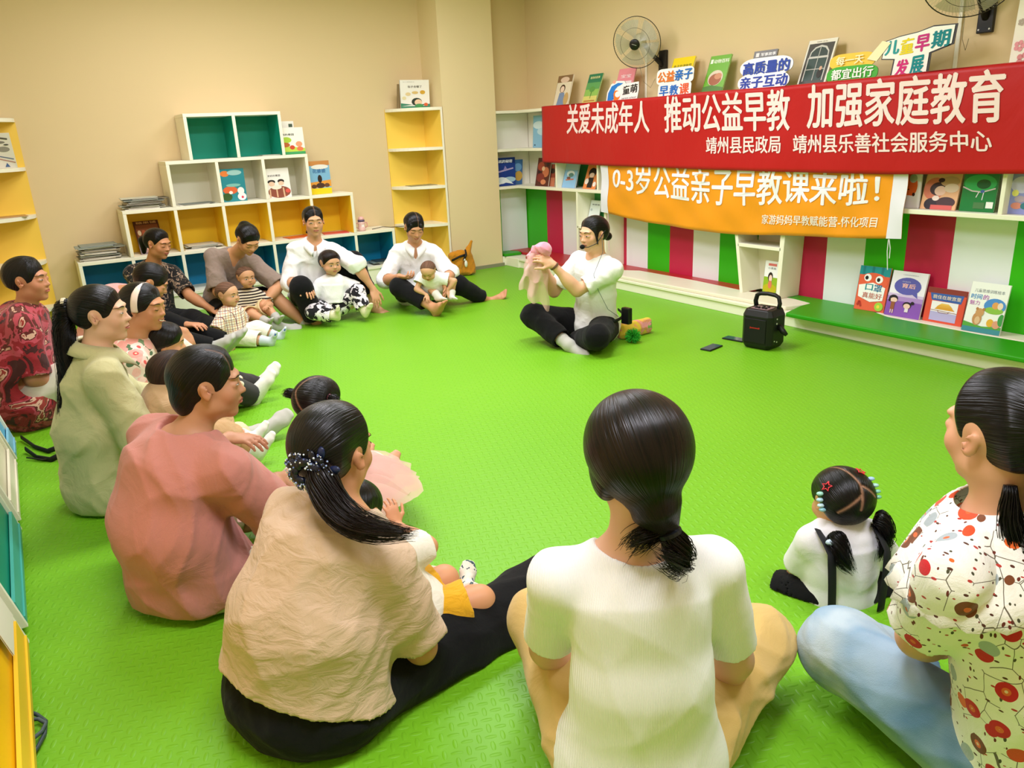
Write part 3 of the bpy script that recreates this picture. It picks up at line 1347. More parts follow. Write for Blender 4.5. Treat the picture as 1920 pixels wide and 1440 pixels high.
# ------------------------------------------------------------------ printed cloth
class Nodes:
    """small helper to wire patterns in object space"""

    def __init__(self, m):
        self.nt = m.node_tree
        self.b = self.nt.nodes['Principled BSDF']
        self.tc = self.nt.nodes.new('ShaderNodeTexCoord').outputs['Object']

    def new(self, t, **kw):
        n = self.nt.nodes.new(t)
        for k, v in kw.items():
            setattr(n, k, v)
        return n

    def link(self, a, b):
        self.nt.links.new(a, b)

    def map(self, scale=(1, 1, 1), rot=(0, 0, 0), loc=(0, 0, 0), src=None):
        n = self.new('ShaderNodeMapping')
        n.inputs['Scale'].default_value = scale
        n.inputs['Rotation'].default_value = rot
        n.inputs['Location'].default_value = loc
        self.link(src or self.tc, n.inputs[0])
        return n.outputs[0]

    def noise(self, scale, detail=2, vec=None, dist=0.0, color=False):
        n = self.new('ShaderNodeTexNoise')
        n.inputs['Scale'].default_value = scale
        n.inputs['Detail'].default_value = detail
        n.inputs['Distortion'].default_value = dist
        self.link(vec or self.tc, n.inputs['Vector'])
        return n.outputs['Color' if color else 'Fac']

    def voronoi(self, scale, vec=None, feature='F1', rand=1.0):
        n = self.new('ShaderNodeTexVoronoi', feature=feature)
        n.inputs['Scale'].default_value = scale
        n.inputs['Randomness'].default_value = rand
        self.link(vec or self.tc, n.inputs['Vector'])
        return n

    def math(self, op, a, b=None):
        n = self.new('ShaderNodeMath', operation=op)
        for i, x in enumerate((a, b)):
            if x is None:
                continue
            if isinstance(x, (int, float)):
                n.inputs[i].default_value = x
            else:
                self.link(x, n.inputs[i])
        return n.outputs[0]

    def mix(self, fac, a, b):
        n = self.new('ShaderNodeMix', data_type='RGBA')
        for i, x in ((0, fac), (6, a), (7, b)):
            if isinstance(x, str):
                n.inputs[i].default_value = lin(x)
            elif isinstance(x, (int, float)):
                n.inputs[i].default_value = x
            else:
                self.link(x, n.inputs[i])
        return n.outputs[2]

    def ramp(self, fac, stops, const=True):
        n = self.new('ShaderNodeValToRGB')
        r = n.color_ramp
        r.interpolation = 'CONSTANT' if const else 'LINEAR'
        while len(r.elements) < len(stops):
            r.elements.new(.5)
        for e, (p, c) in zip(r.elements, stops):
            e.position = p
            e.color = lin(c)
        self.link(fac, n.inputs[0])
        return n.outputs[0]

    def sep(self, v):
        n = self.new('ShaderNodeSeparateXYZ')
        self.link(v, n.inputs[0])
        return n.outputs

    def color(self, c):
        self.link(c, self.b.inputs['Base Color'])

    def bump(self, h, strength=.3, dist=.003):
        n = self.new('ShaderNodeBump')
        n.inputs['Strength'].default_value = strength
        n.inputs['Distance'].default_value = dist
        self.link(h, n.inputs['Height'])
        old = self.b.inputs['Normal'].links
        if old:
            self.link(old[0].from_socket, n.inputs['Normal'])
        self.link(n.outputs[0], self.b.inputs['Normal'])


def floral(name, base, blooms, scale, size, leaf=None, leaf_scale=30, centre=None, stems=None, rough=.8, wrinkle=.2, leaf_size=.22, warp=.02, gate_=.25):
    m = cloth(name, base, rough=rough, wrinkle=wrinkle)
    N = Nodes(m)
    nz = N.noise(18, 2, color=True)
    vm = N.new('ShaderNodeVectorMath', operation='MULTIPLY_ADD')
    N.link(nz, vm.inputs[0])
    vm.inputs[1].default_value = (warp, warp, warp)
    N.link(N.tc, vm.inputs[2])
    vec = vm.outputs[0]
    col = base
    if stems:
        e = N.voronoi(scale * .9, vec, 'DISTANCE_TO_EDGE').outputs['Distance']
        gate = N.math('GREATER_THAN', N.noise(7, 1), .46)
        col = N.mix(N.math('MULTIPLY', N.math('LESS_THAN', e, .011), gate), col, stems)
    if leaf:
        for i, lf in enumerate(leaf):
            mp = N.map((1, 1, .42) if i % 2 else (1, .5, 1.1), (.5 + i, .3, .8 * i), (i * .37, 0, 0), vec)
            v = N.voronoi(leaf_scale, mp)
            hs = N.sep(v.outputs['Color'])[0]
            k = N.math('MULTIPLY', N.math('LESS_THAN', v.outputs['Distance'], leaf_size), N.math('GREATER_THAN', hs, .45))
            col = N.mix(k, col, lf)
    v = N.voronoi(scale, vec)
    h = N.sep(v.outputs['Color'])
    n = len(blooms)
    c = N.ramp(h[0], [(i / n, x) for i, x in enumerate(blooms)])
    ok = N.math('MULTIPLY', N.math('LESS_THAN', v.outputs['Distance'], size), N.math('GREATER_THAN', h[1], gate_))
    if centre:
        c = N.mix(N.math('LESS_THAN', v.outputs['Distance'], size * .42), c, centre)
        if rough > .79:
            c = N.mix(N.math('LESS_THAN', v.outputs['Distance'], size * .18), c, '#e9c9a5')
    col = N.mix(ok, col, c)
    N.color(col)
    return m


def blotch(name, stops, scale, dist=2.0, detail=4, rough=.8, stretch=(1, 1, 1)):
    m = cloth(name, stops[0][1], rough=rough, wrinkle=.2)
    N = Nodes(m)
    N.color(N.ramp(N.noise(scale, detail, N.map(stretch), dist), stops))
    return m


def stripes(name, a, b, freq, duty=.5, axis=2, rot=(0, 0, 0)):
    m = cloth(name, a)
    N = Nodes(m)
    z = N.sep(N.map((1, 1, 1), rot))[axis]
    N.color(N.mix(N.math('GREATER_THAN', N.math('FRACT', N.math('MULTIPLY', z, freq)), duty), a, b))
    return m


def plaid(name, base, freq=26, rot=(0, 0, 0)):
    m = cloth(name, base)
    N = Nodes(m)
    s = N.sep(N.map((1, 1, 1), rot))
    col = base
    for ax, f, off, c, w in ((0, freq, 0, '#7a4a50', .10), (2, freq, 0, '#7a4a50', .10), (0, freq, .45, '#d9a23a', .08), (2, freq, .4, '#c05a48', .08), (1, freq * .8, .2, '#8a5a60', .08)):
        k = N.math('LESS_THAN', N.math('FRACT', N.math('ADD', N.math('MULTIPLY', s[ax], f), off)), w)
        col = N.mix(k, col, c)
    N.color(col)
    return m


def rib(name, color, freq, rot):
    m = cloth(name, color, weave=.2, rough=.8)
    N = Nodes(m)
    x = N.sep(N.map((1, 1, 1), rot))[0]
    N.bump(N.math('SINE', N.math('MULTIPLY', x, freq)), .35, .0015)
    return m


def denim(name):
    m = cloth(name, '#7f9cb8', rough=.85, weave=.4)
    N = Nodes(m)
    n = N.noise(4.5, 3, dist=.6)
    c = N.ramp(n, [(.3, '#5f86ab'), (.5, '#86a4bd'), (.68, '#b3c3cd')], const=False)
    N.color(c)
    N.bump(N.noise(9, 3, N.map((1, 1, 2.2)), 1.0), .14, .02)
    return m

# ------------------------------------------------------------------ the room shell
XW, XS, XF, XB = 4.95, 4.87, 4.65, 4.60      # right wall, striped panel, shelf fronts, banner
YW, YC, YCOL, YQ = 7.60, 7.42, 7.20, 7.23    # back wall, alcove wall, column front, cube fronts
XL, YN, ZC = -0.56, -1.5, 2.9
SHELF_W = '#f6f1da'


def mat_wall(name, h):
    m = mat(name, h, rough=0.75, spec=0.15)
    nt = m.node_tree
    b = nt.nodes['Principled BSDF']
    n = nt.nodes.new('ShaderNodeTexNoise')
    n.inputs['Scale'].default_value = 180
    bp = nt.nodes.new('ShaderNodeBump')
    bp.inputs['Strength'].default_value = 0.05
    nt.links.new(n.outputs['Fac'], bp.inputs['Height'])
    nt.links.new(bp.outputs['Normal'], b.inputs['Normal'])
    return m


def mat_mat():
    """green foam mat with raised lens-shaped studs that alternate in direction"""
    m = bpy.data.materials.new('green foam mat')
    m.use_nodes = True
    nt = m.node_tree
    L = nt.links.new
    b = nt.nodes['Principled BSDF']
    b.inputs['Base Color'].default_value = lin('#6eb01e')
    b.inputs['Roughness'].default_value = 0.42
    b.inputs['Specular IOR Level'].default_value = 0.28
    tc = nt.nodes.new('ShaderNodeTexCoord')
    mp = nt.nodes.new('ShaderNodeMapping')
    mp.inputs['Rotation'].default_value = (0, 0, math.radians(20))
    mp.inputs['Scale'].default_value = (34, 34, 34)
    L(tc.outputs['Object'], mp.inputs['Vector'])
    sp = nt.nodes.new('ShaderNodeSeparateXYZ')
    L(mp.outputs[0], sp.inputs[0])

    def mth(op, a, c=None):
        n = nt.nodes.new('ShaderNodeMath')
        n.operation = op
        for i, x in enumerate((a, c)):
            if x is None:
                continue
            if isinstance(x, (int, float)):
                n.inputs[i].default_value = x
            else:
                L(x, n.inputs[i])
        return n.outputs[0]
    u, v = sp.outputs[0], sp.outputs[1]
    par = mth('MODULO', mth('ABSOLUTE', mth('ADD', mth('FLOOR', u), mth('FLOOR', v))), 2)
    a = mth('SUBTRACT', mth('FRACT', u), 0.5)
    c = mth('SUBTRACT', mth('FRACT', v), 0.5)
    e1 = mth('ADD', mth('POWER', mth('DIVIDE', a, 0.56), 2), mth('POWER', mth('DIVIDE', c, 0.2), 2))
    e2 = mth('ADD', mth('POWER', mth('DIVIDE', a, 0.2), 2), mth('POWER', mth('DIVIDE', c, 0.56), 2))
    e = mth('ADD', mth('MULTIPLY', e1, mth('SUBTRACT', 1, par)), mth('MULTIPLY', e2, par))
    h = mth('MAXIMUM', mth('SUBTRACT', 1, e), 0)
    h = mth('POWER', h, 0.5)
    bp = nt.nodes.new('ShaderNodeBump')
    bp.inputs['Strength'].default_value = 0.45
    bp.inputs['Distance'].default_value = 0.004
    L(h, bp.inputs['Height'])
    L(bp.outputs[0], b.inputs['Normal'])
    # faint worn patches of the foam
    n = nt.nodes.new('ShaderNodeTexNoise')
    n.inputs['Scale'].default_value = 1.3
    L(tc.outputs['Object'], n.inputs['Vector'])
    mx = nt.nodes.new('ShaderNodeMix')
    mx.data_type = 'RGBA'
    mx.inputs[6].default_value = lin('#6eb01e')
    mx.inputs[7].default_value = lin('#78b822')
    L(n.outputs['Fac'], mx.inputs[0])
    L(mx.outputs[2], b.inputs['Base Color'])
    return m


M_WALL = mat_wall('cream wall paint', '#e2ca9c')
M_WALL2 = mat_wall('cream column paint', '#e8d4a6')
M_WHITE = mat('white lacquered board', SHELF_W, rough=0.4, spec=0.35)
M_PAINT = mat('painted panel', None, rough=0.4, spec=0.35)
M_CEIL = mat('white ceiling paint', '#f3efe4', rough=0.8, spec=0.1)

struct(MB().grid([[(XL, YN, 0), (XW, YN, 0)], [(XL, YW, 0), (XW, YW, 0)]]).build('floor', mat_mat()))
struct(MB().box((XL - .1, YN - .1, ZC), (XW + .1, YW + .1, ZC + .1)).build('ceiling', M_CEIL))
struct(MB().box((XL - .1, YW, 0), (4.0, YW + .1, ZC)).build('wall_back', M_WALL))
struct(MB().box((4.4, YC, 0), (XW, YC + .1, ZC)).build('wall_alcove', M_WALL))
struct(MB().box((XW, YN, 0), (XW + .1, YW, ZC)).build('wall_right', M_WALL))
struct(MB().box((XL - .1, YN, 0), (XL, YW, ZC)).build('wall_left', M_WALL))
struct(MB().box((XL - .1, YN - .1, 0), (XW + .1, YN, ZC)).build('wall_front', M_WALL))
struct(MB().box((3.79, YCOL, 0), (4.40, YW + .1, ZC)).build('column', M_WALL2))
struct(MB().box((3.785, YCOL - .015, 0), (4.415, YCOL, .035), '#8f8a70').build('baseboard_back', mat('grey skirting', '#8e8b72')))

# striped panels behind the bench
GR, RD, WT = '#37b80e', '#c4234a', '#eef0f2'
mb = MB()
zb, zt = 0.12, 0.83
ys = [7.405, 7.01, 6.72, 6.505, 6.25, 5.99, 5.697, 5.401, 5.114, 4.827, 4.528, 4.23, 3.96, 3.81, 3.514, 3.213, 2.923, 2.622, 2.266, 1.95, 1.63, 1.3, 1.0, .7]
cs = [GR, RD, WT, WT, GR, RD, WT, GR, RD, WT, GR, GR, RD, RD, WT, GR, RD, WT, GR, RD, WT, GR, RD]
for a, b_, c_ in zip(ys, ys[1:], cs):
    mb.box((XS, b_, zb), (XW - .002, a, zt), c_)
struct(mb.build('trim_1', M_PAINT))
mb = MB()
for a, b_, c_ in ((4.402, 4.525, '#2da60c'), (4.525, 4.86, WT)):
    mb.box((a, YC - .03, zb), (b_, YC - .002, zt), c_)
struct(mb.build('trim_2', M_PAINT))

# ------------------------------------------------------------------ bench along the right wall
t = thing('bench', 'long low white bench with red, white and green seat along the striped panel', 'bench', (4.6, 3.0, 0))
b = MB()
b.box((4.46, .6, 0), (XS, 7.1, .075))
b.box((4.446, .6, .075), (XS, 7.1, .098))
b.box((4.405, YCOL, 0), (XW - .01, YC - .03, .098))
b.box((4.44, 6.95, 0), (XS, YCOL + .0, .0975))
b.build('base', M_WHITE, t, bevel=.004)
ZS0, ZS1 = .098, .127


def seat(px, col, name, extra=()):
    pts = [onz(x, y, ZS1) for x, y in px]
    pts = [(min(p[0], XS), p[1]) for p in pts] + list(extra)
    b_ = MB()
    b_.prism([(x, y, ZS0) for x, y in pts][::-1] if _ccw(pts) < 0 else [(x, y, ZS0) for x, y in pts], (0, 0, ZS1 - ZS0), col)
    return b_.build(name, M_PAINT, t, bevel=.008)


def _ccw(p):
    return sum(p[i - 1][0] * p[i][1] - p[i][0] * p[i - 1][1] for i in range(len(p)))


seat([(1165, 517), (1240, 532), (1300, 543), (1395, 560), (1473, 575), (1490, 573), (1508, 571), (1520, 568), (1490, 560), (1462, 555), (1392, 544), (1307, 526), (1257, 517), (1200, 507), (1165, 506), (1120, 503)], '#eee6cf', 'seat_panel')
seat([(1120, 503), (1165, 506), (1200, 507), (1257, 517), (1307, 526), (1392, 544)], '#b3262c', 'seat_panel', [(XS, 4.12), (XS, 6.9), (4.5, 6.9), (4.47, 6.2), (4.46, 5.6)])
seat([(1473, 586), (1500, 573), (1520, 568), (1490, 560), (1462, 555)], '#2f9a10', 'seat_panel', [(XS, 3.8), (XS, 3.25), (4.72, 2.9), (4.7, 2.3), (4.74, 1.6), (4.7, .6), (4.43, .6)])
seat([], '#efe3d2', 'seat_panel', [(XS, 3.24), (XS, .6), (4.71, .6), (4.75, 1.6), (4.71, 2.3), (4.73, 2.9)])
seat([], '#2f9a10', 'seat_panel', [(4.42, YCOL - .02), (4.62, YCOL - .04), (4.66, 7.28), (4.6, YC - .03), (4.42, YC - .03)])
seat([], '#b3262c', 'seat_panel', [(4.63, YCOL - .04), (4.66, 6.91), (XS, 6.91), (XS, YC - .03), (4.61, YC - .03), (4.67, 7.28)])

# ------------------------------------------------------------------ built-in book shelf on the right wall
SH = thing('bookshelf', 'long white built-in bookshelf on the right wall, mostly behind the banners', 'bookshelf', (XF, 4, 0))
Z3, Z2, Z1 = 1.595, 1.215, .832            # tops of the three boards
Y_N = .7
for z in (Z3, Z2, Z1):
    w = MB()
    w.box((XF, Y_N, z - .028), (XW - .004, YC - .004, z))
    w.build('shelf_board', M_WHITE, SH, bevel=.003)
    w = MB()
    w.box((4.405, YCOL + .01, z - .0275), (XF - .001, YC - .004, z - .0005))
    w.build('shelf_board', M_WHITE, SH, bevel=.003)
w = MB()
w.box((XW - .03, Y_N, Z1), (XW - .008, YC - .03, Z3 - .03), '#f4f0e2')
w.box((4.405, YC - .025, Z1), (XW - .03, YC - .008, Z3 - .03), '#f4f0e2')
w.box((XW - .036, 5.88, Z1), (XW - .029, 6.5, Z2 - .03), '#3f9a55')
w.box((XW - .036, 5.2, Z1), (XW - .029, 5.85, Z2 - .03), '#f2c21a')
w.build('back_panel', M_PAINT, SH)
for y, z0, z1 in ((6.52, Z1, Z2), (5.86, Z1, Z2), (5.74, Z1, Z2), (4.9, Z1, Z2), (4.1, Z1, Z2), (3.2, Z1, Z2), (2.27, Z1, Z2), (1.3, Z1, Z2), (6.1, Z2, Z3), (4.9, Z2, Z3), (3.6, Z2, Z3), (2.3, Z2, Z3), (1.2, Z2, Z3)):
    w = MB()
    w.box((XF + .004, y - .012, z0), (XW - .04, y + .012, z1 - .028))
    w.build('divider', M_WHITE, SH, bevel=.002)
# green two-cell unit below the shelf, behind the woman with the microphone
w = MB()
for y in (6.178, 5.75):
    w.box((XF, y - .014, ZS1), (XS, y + .014, Z1 - .029))
w.box((XF, 5.75, .46), (XS, 6.178, .482))
w.build('cell_frame', M_WHITE, SH, bevel=.002)
w = MB()
w.box((XS - .012, 5.764, ZS1), (XS - .002, 6.164, Z1 - .029), '#3f9a55')
w.build('cell_back', M_PAINT, SH)
# white slanted unit in the middle
w = MB()
w.prism([(XF, 4.215, Z1 - .029), (XF, 4.185, Z1 - .029), (XF, 4.07, ZS1), (XF, 4.10, ZS1)], (XS - XF, 0, 0))
w.prism([(XF, 3.745, Z1 - .029), (XF, 3.70, Z1 - .029), (XF, 3.725, ZS1), (XF, 3.755, ZS1)], (XS - XF, 0, 0))
w.box((XF, 3.74, .478), (XS, 4.14, .503))
w.build('cell_frame', M_WHITE, SH, bevel=.002)
w = MB()
w.box((XS - .012, 3.75, ZS1), (XS - .002, 4.12, Z1 - .029), '#f0ead6')
w.build('cell_back', M_PAINT, SH)

# ------------------------------------------------------------------ stepped cube shelves on the back wall
PITCH = .3967
CUBE_Z = [1.650, 1.277, .905, .525, .150]
T = .027
CUBES = ((1.365, 2, '#0a9a80', 'top', 'two-cell cube shelf with dark teal back, topmost tier of the stepped white unit'),
         (1.167, 3, '#f1ecd8', 'upper', 'three-cell all-white cube shelf, second tier down of the stepped unit'),
         (.770, 5, '#fccf28', 'lower', 'five-cell white cube shelf with yellow back, third tier down of the stepped unit'),
         (.373, 7, '#0d80ac', 'low', 'seven-cell white cube shelf with blue back, lowest tier of the stepped unit'))
for k, (x0, n, colr, _, lab) in enumerate(CUBES):
    z1, z0 = CUBE_Z[k], CUBE_Z[k + 1]
    x1 = x0 + n * PITCH + T
    t = thing('cube_shelf', lab, 'shelf', (x0, YQ, z0 + .001), 'tiers of the stepped cube shelf')
    yb = YW - .012
    w = MB()
    w.box((x0, YQ, z1 - T), (x1, yb, z1))
    w.build('top_board', M_WHITE, t, bevel=.002)
    for i in range(n + 1):
        w = MB()
        w.box((x0 + i * PITCH, YQ, z0 + .001 + (T if k == 3 else 0)), (x0 + i * PITCH + T, yb, z1 - T - .0005))
        w.build('side_panel' if i in (0, n) else 'divider', M_WHITE, t, bevel=.002)
    w = MB()
    w.box((x0 + .005, yb - .008, z0 + .001), (x1 - .005, yb, z1 - T), colr)
    if k in (0, 3, 2):
        for i in range(n + 1):           # the inner faces carry the colour of the back
            xx = x0 + i * PITCH
            if i:
                w.box((xx - .0015, YQ + .004, z0 + T * (k == 3) + .002), (xx - .0002, yb - .008, z1 - T), colr)
            if i < n:
                w.box((xx + T + .0002, YQ + .004, z0 + T * (k == 3) + .002), (xx + T + .0015, yb - .008, z1 - T), colr)
    w.build('back_panel', M_PAINT, t)
    if k == 3:
        w = MB()
        w.box((x0, YQ, z0), (x1, yb, z0 + T))
        w.box((x0 + .01, YQ + .01, 0), (x1 - .01, yb, z0))
        w.build('plinth', M_WHITE, t, bevel=.002)


# ------------------------------------------------------------------ tall yellow corner shelves
def corner_shelf(label, xc, sx, zs, col, rx=.44, ry=.40):
    """quarter-round boards between the back wall and an upright panel at xc; sx: side on which it opens"""
    t = thing('corner_shelf', label, 'shelf', (xc + sx * .2, YW - .2, 0), 'tall yellow corner shelves')
    x2 = xc + sx * rx
    w = MB()
    w.box((min(xc, x2), YW - .014, 0), (max(xc, x2), YW - .002, zs[0]), col)
    w.build('back_panel', M_PAINT, t)
    w = MB()
    a, b_ = sorted((xc + sx * .001, xc + sx * .018))
    w.box((a, YW - ry, 0), (b_, YW - .015, zs[0] - .02), col)
    w.build('side_panel', M_PAINT, t)
    w = MB()
    a, b_ = sorted((xc, xc + sx * .022))
    w.box((a, YW - ry - .003, 0), (b_, YW - ry, zs[0] - .001), SHELF_W)
    w.build('edge_strip', M_PAINT, t)
    for z in zs:
        pts = [(xc, YW - .003)] + [(xc + sx * rx * math.cos(a), YW - .003 - ry * math.sin(a)) for a in np.linspace(0, math.pi / 2, 14)]
        pts = [(x, y, z - .028) for x, y in pts]
        if _ccw([p[:2] for p in pts]) < 0:
            pts = pts[::-1]
        w = MB()
        w.prism(pts, (0, 0, .028), SHELF_W)
        w.build('shelf_board', M_PAINT, t)
    return t


corner_shelf('tall yellow corner shelf with rounded white boards beside the column', 3.782, -1, (1.65, 1.275, .903, .525, .15), '#fbd55c')
corner_shelf('tall yellow corner shelf with rounded white boards at the left end of the back wall', -.27, 1, (1.66, 1.29, .92, .55, .17), '#fad054')

# ------------------------------------------------------------------ banners
def curve_on(px, x):
    """(y, z) of a line of the photo on the plane x, sorted by y"""
    q = np.array([onx(a, b, x)[1:] for a, b in px])
    return q[np.argsort(q[:, 0])]


def itp(c):
    return lambda y: np.interp(y, c[:, 0], c[:, 1])


RED_TOP = itp(curve_on([(1015, 200), (1230, 182), (1315, 173), (1455, 163), (1690, 140), (1765, 131), (1915, 116), (2080, 99)], XB))
RED_BOT = itp(curve_on([(1015, 304), (1120, 310), (1305, 317), (1455, 322), (1665, 327), (1920, 326), (2080, 324)], XB))
YR0, YR1 = onx(1015, 200, XB)[1], 1.72


def red_x(y, z):
    return XB + .0035 * np.sin(y * 5.1 + 1) + .0025 * np.sin(y * 11 + z * 6) + .004 * np.sin(z * 9 + y * 2)


def banner(y0, y1, top_, bot, xf, n, m_):
    ys = np.linspace(y0, y1, n)
    rows = []
    for j in range(m_):
        t = j / (m_ - 1)
        zs = top_(ys) * (1 - t) + bot(ys) * t
        rows.append(np.stack([xf(ys, zs), ys, zs], 1))
    return np.array(rows)


def banner_cloth(name, col, rough=.45):
    m = cloth(name, col, rough=rough, weave=.15, sheen=.05, wrinkle=.22, wscale=5, stretch=(1, 1, .5))
    m.node_tree.nodes['Principled BSDF'].inputs['Specular IOR Level'].default_value = .3
    return m


M_INK = mat('printed lettering', None, rough=.6, spec=.2)
t = thing('red_banner', 'long red cloth banner with white lettering hung along the top of the bookshelf', 'banner', (XB, 4.3, 1.1))
mb = MB()
mb.grid(banner(YR0, YR1, RED_TOP, RED_BOT, red_x, 150, 22))
b = mb.build('cloth', banner_cloth('red banner cloth', '#b80a0c'), t, smooth=True, solid=.0012)
# folded back over the front edge of the shelf
mb = MB()
ys = np.linspace(YR0, YR1, 60)
mb.grid([[(XB + .002, y, RED_TOP(y)) for y in ys], [(XB + .03, y, RED_TOP(y) + .004) for y in ys], [(XF + .07, y, max(RED_TOP(y) - .002, Z3 + .003)) for y in ys]])
mb.build('folded_edge', MATS['red banner cloth'], t, smooth=True)


def banner_line(s, tl, tr, bl, br, x, xf, parent, col='#f4dad6', bold=.02, lift=.004):
    a, b_, c_, d_ = (onx(p[0], p[1], x) for p in (tl, tr, bl, br))

    def w(u, v, d):
        lo = c_ * (1 - u) + d_ * u
        hi = a * (1 - u) + b_ * u
        q = lo * (1 - v) + hi * v
        return V(xf(q[1], q[2]) - lift - d, q[1], q[2])
    mb_ = MB()
    text(mb_, s, w, col, bold)
    return mb_.build('lettering', M_INK, parent)


for s, tl, tr, bl, br, bo in (
        ('关爱未成年人', (1063, 196), (1217, 189), (1063, 251), (1217, 249), .028),
        ('推动公益早教', (1247, 182), (1480, 167), (1247, 248), (1480, 244), .028),
        ('加强家庭教育', (1516, 159), (1886, 128), (1514, 241), (1882, 228), .028),
        ('靖州县民政局', (1325, 257), (1464, 254), (1325, 288), (1464, 287), .022),
        ('靖州县乐善社会服务中心', (1488, 253), (1859, 244), (1488, 287), (1859, 284), .022)):
    banner_line(s, tl, tr, bl, br, XB, red_x, b, bold=bo)

XO = XB + .028
OR_BOT_C = curve_on([(1128, 397), (1141, 400), (1175, 409), (1215, 417), (1257, 424), (1302, 431), (1350, 437), (1380, 440), (1465, 441), (1550, 445), (1620, 447), (1666, 447), (1690, 448)], XO)
OR_BOT = itp(OR_BOT_C)
YO0, YO1 = OR_BOT_C[-1, 0], OR_BOT_C[0, 0]


def or_top(y):
    return np.full_like(np.asarray(y, float), 1.13)


def or_x(y, z):
    s = (z - 1.1) * 3
    return XO + .006 * np.sin(y * 9 + z * 14) + .004 * np.sin(y * 17 - z * 22) + .003 * np.sin(y * 4)


t = thing('orange_banner', 'sagging orange cloth banner with white lettering below the red banner', 'banner', (XO, 4.3, .7))
P_ = banner(YO0, YO1, or_top, OR_BOT, or_x, 110, 20)
mb = MB()
mb.grid(P_)
b = mb.build('cloth', banner_cloth('orange banner cloth', '#f29a18', .4), t, smooth=True, solid=.0012)
for k, (ya, yb, px0) in enumerate(((YO0, onx(1141, 360, XO)[1], 0), (onx(1668, 400, XO)[1], YO1, 0))):
    ys = np.linspace(ya, yb, 6)
    mb = MB()
    mb.grid(np.array([[(or_x(y, z) - .003, y, z) for y in ys] for z in np.linspace(1.13, 1, 1)] + [[(or_x(y, 1.13 * (1 - q) + OR_BOT(y) * q) - .003, y, 1.13 * (1 - q) + OR_BOT(y) * q) for y in ys] for q in np.linspace(.02, 1, 14)]), '#ece7f3')
    mb.build('white_margin', mat('white banner margin', None, rough=.6), t, smooth=True)
base = itp(curve_on([(1148, 352), (1180, 361), (1210, 367), (1247, 371), (1280, 376), (1315, 382), (1360, 385), (1400, 385), (1455, 383), (1497, 380), (1547, 385), (1600, 385), (1650, 380)], XO))
topl = itp(curve_on([(1148, 311), (1210, 311), (1300, 314), (1400, 315), (1500, 318), (1600, 322), (1650, 326)], XO))
ya, yb = onx(1150, 340, XO)[1], onx(1650, 350, XO)[1]


def w_or(u, v, d):
    y = ya * (1 - u) + yb * u
    z = base(y) * (1 - v) + topl(y) * v
    return V(or_x(y, z) - .004 - d, y, z)


mb = MB()
text(mb, '0-3岁公益亲子早教课来啦！', w_or, '#f4f0f6', .022)
mb.build('lettering', M_INK, b)
b2 = itp(curve_on([(1428, 420), (1500, 422), (1562, 426), (1645, 426)], XO))
t2 = itp(curve_on([(1428, 402), (1500, 404), (1562, 406), (1645, 407)], XO))
ya2, yb2 = onx(1428, 410, XO)[1], onx(1646, 415, XO)[1]


def w_or2(u, v, d):
    y = ya2 * (1 - u) + yb2 * u
    z = b2(y) * (1 - v) + t2(y) * v
    return V(or_x(y, z) - .004 - d, y, z)


mb = MB()
text(mb, '家游妈妈早教赋能营-怀化项目', w_or2, '#f6ead8', .02)
mb.build('lettering', M_INK, b)
mb = MB()
q = onx(1666, 448, XO)
q2 = onx(1664, 506, XO)
mb.tube([q, q + (q2 - q) * .4 + V(0, .006, 0), q2], .003, 6, '#eee8f0')
mb.tube([q + V(0, -.004, 0), q + (q2 - q) * .3 + V(0, -.014, 0), q + (q2 - q) * .62 + V(0, -.010, 0)], .003, 6, '#eee8f0')
mb.build('tie_string', M_INK, t)
mb = MB()
q = onx(1140, 400, XO)
mb.tube([q, q + V(0, -.004, -.08), onx(1142, 470, XO)], .003, 6, '#e7b8c4')
mb.build('tie_string', M_INK, t)


# ------------------------------------------------------------------ books
PAGE = mat('book pages', '#ece5d2', rough=.8)
COVER = mat('book cover', None, rough=.35, spec=.4)


def draw(mb_, warp, shapes, asp):
    """flat printed shapes in cover units"""
    d = .0003
    for s in shapes:
        k = s[0]
        d += .00025
        if k == 'r':
            _, x0, y0, x1, y1, c_ = s
            mb_.add([warp(x0, y0, d), warp(x1, y0, d), warp(x1, y1, d), warp(x0, y1, d)], [(0, 1, 2, 3)], c_)
        elif k == 'e':
            _, x, y, rx, ry, c_ = s
            mb_.poly([warp(min(max(x + rx * math.cos(a), 0), 1), min(max(y + ry * math.sin(a), 0), 1), d) for a in np.linspace(0, 2 * math.pi, 22)[:-1]], c_)
        elif k == 'p':
            mb_.poly([warp(x, y, d) for x, y in s[1]], s[2])
        elif k == 't':
            _, x0, y0, x1, y1, c_, txt = s[:7]
            b_ = s[7] if len(s) > 7 else .02
            text(mb_, txt, lambda u, v, e: warp(x0 + (x1 - x0) * u, y0 + (y1 - y0) * v, d + e), c_, b_, .0001)
        elif k == 'l':
            _, pts, w_, c_ = s
            for (xa, ya_), (xb, yb_) in zip(pts, pts[1:]):
                dx, dy = xb - xa, (yb_ - ya_) * asp
                L_ = math.hypot(dx, dy) + 1e-9
                nx, ny = -dy / L_ * w_, dx / L_ * w_ / asp
                mb_.add([warp(xa + nx, ya_ + ny, d), warp(xa - nx, ya_ - ny, d), warp(xb - nx, yb_ - ny, d), warp(xb + nx, yb_ + ny, d)], [(0, 1, 2, 3)], c_)


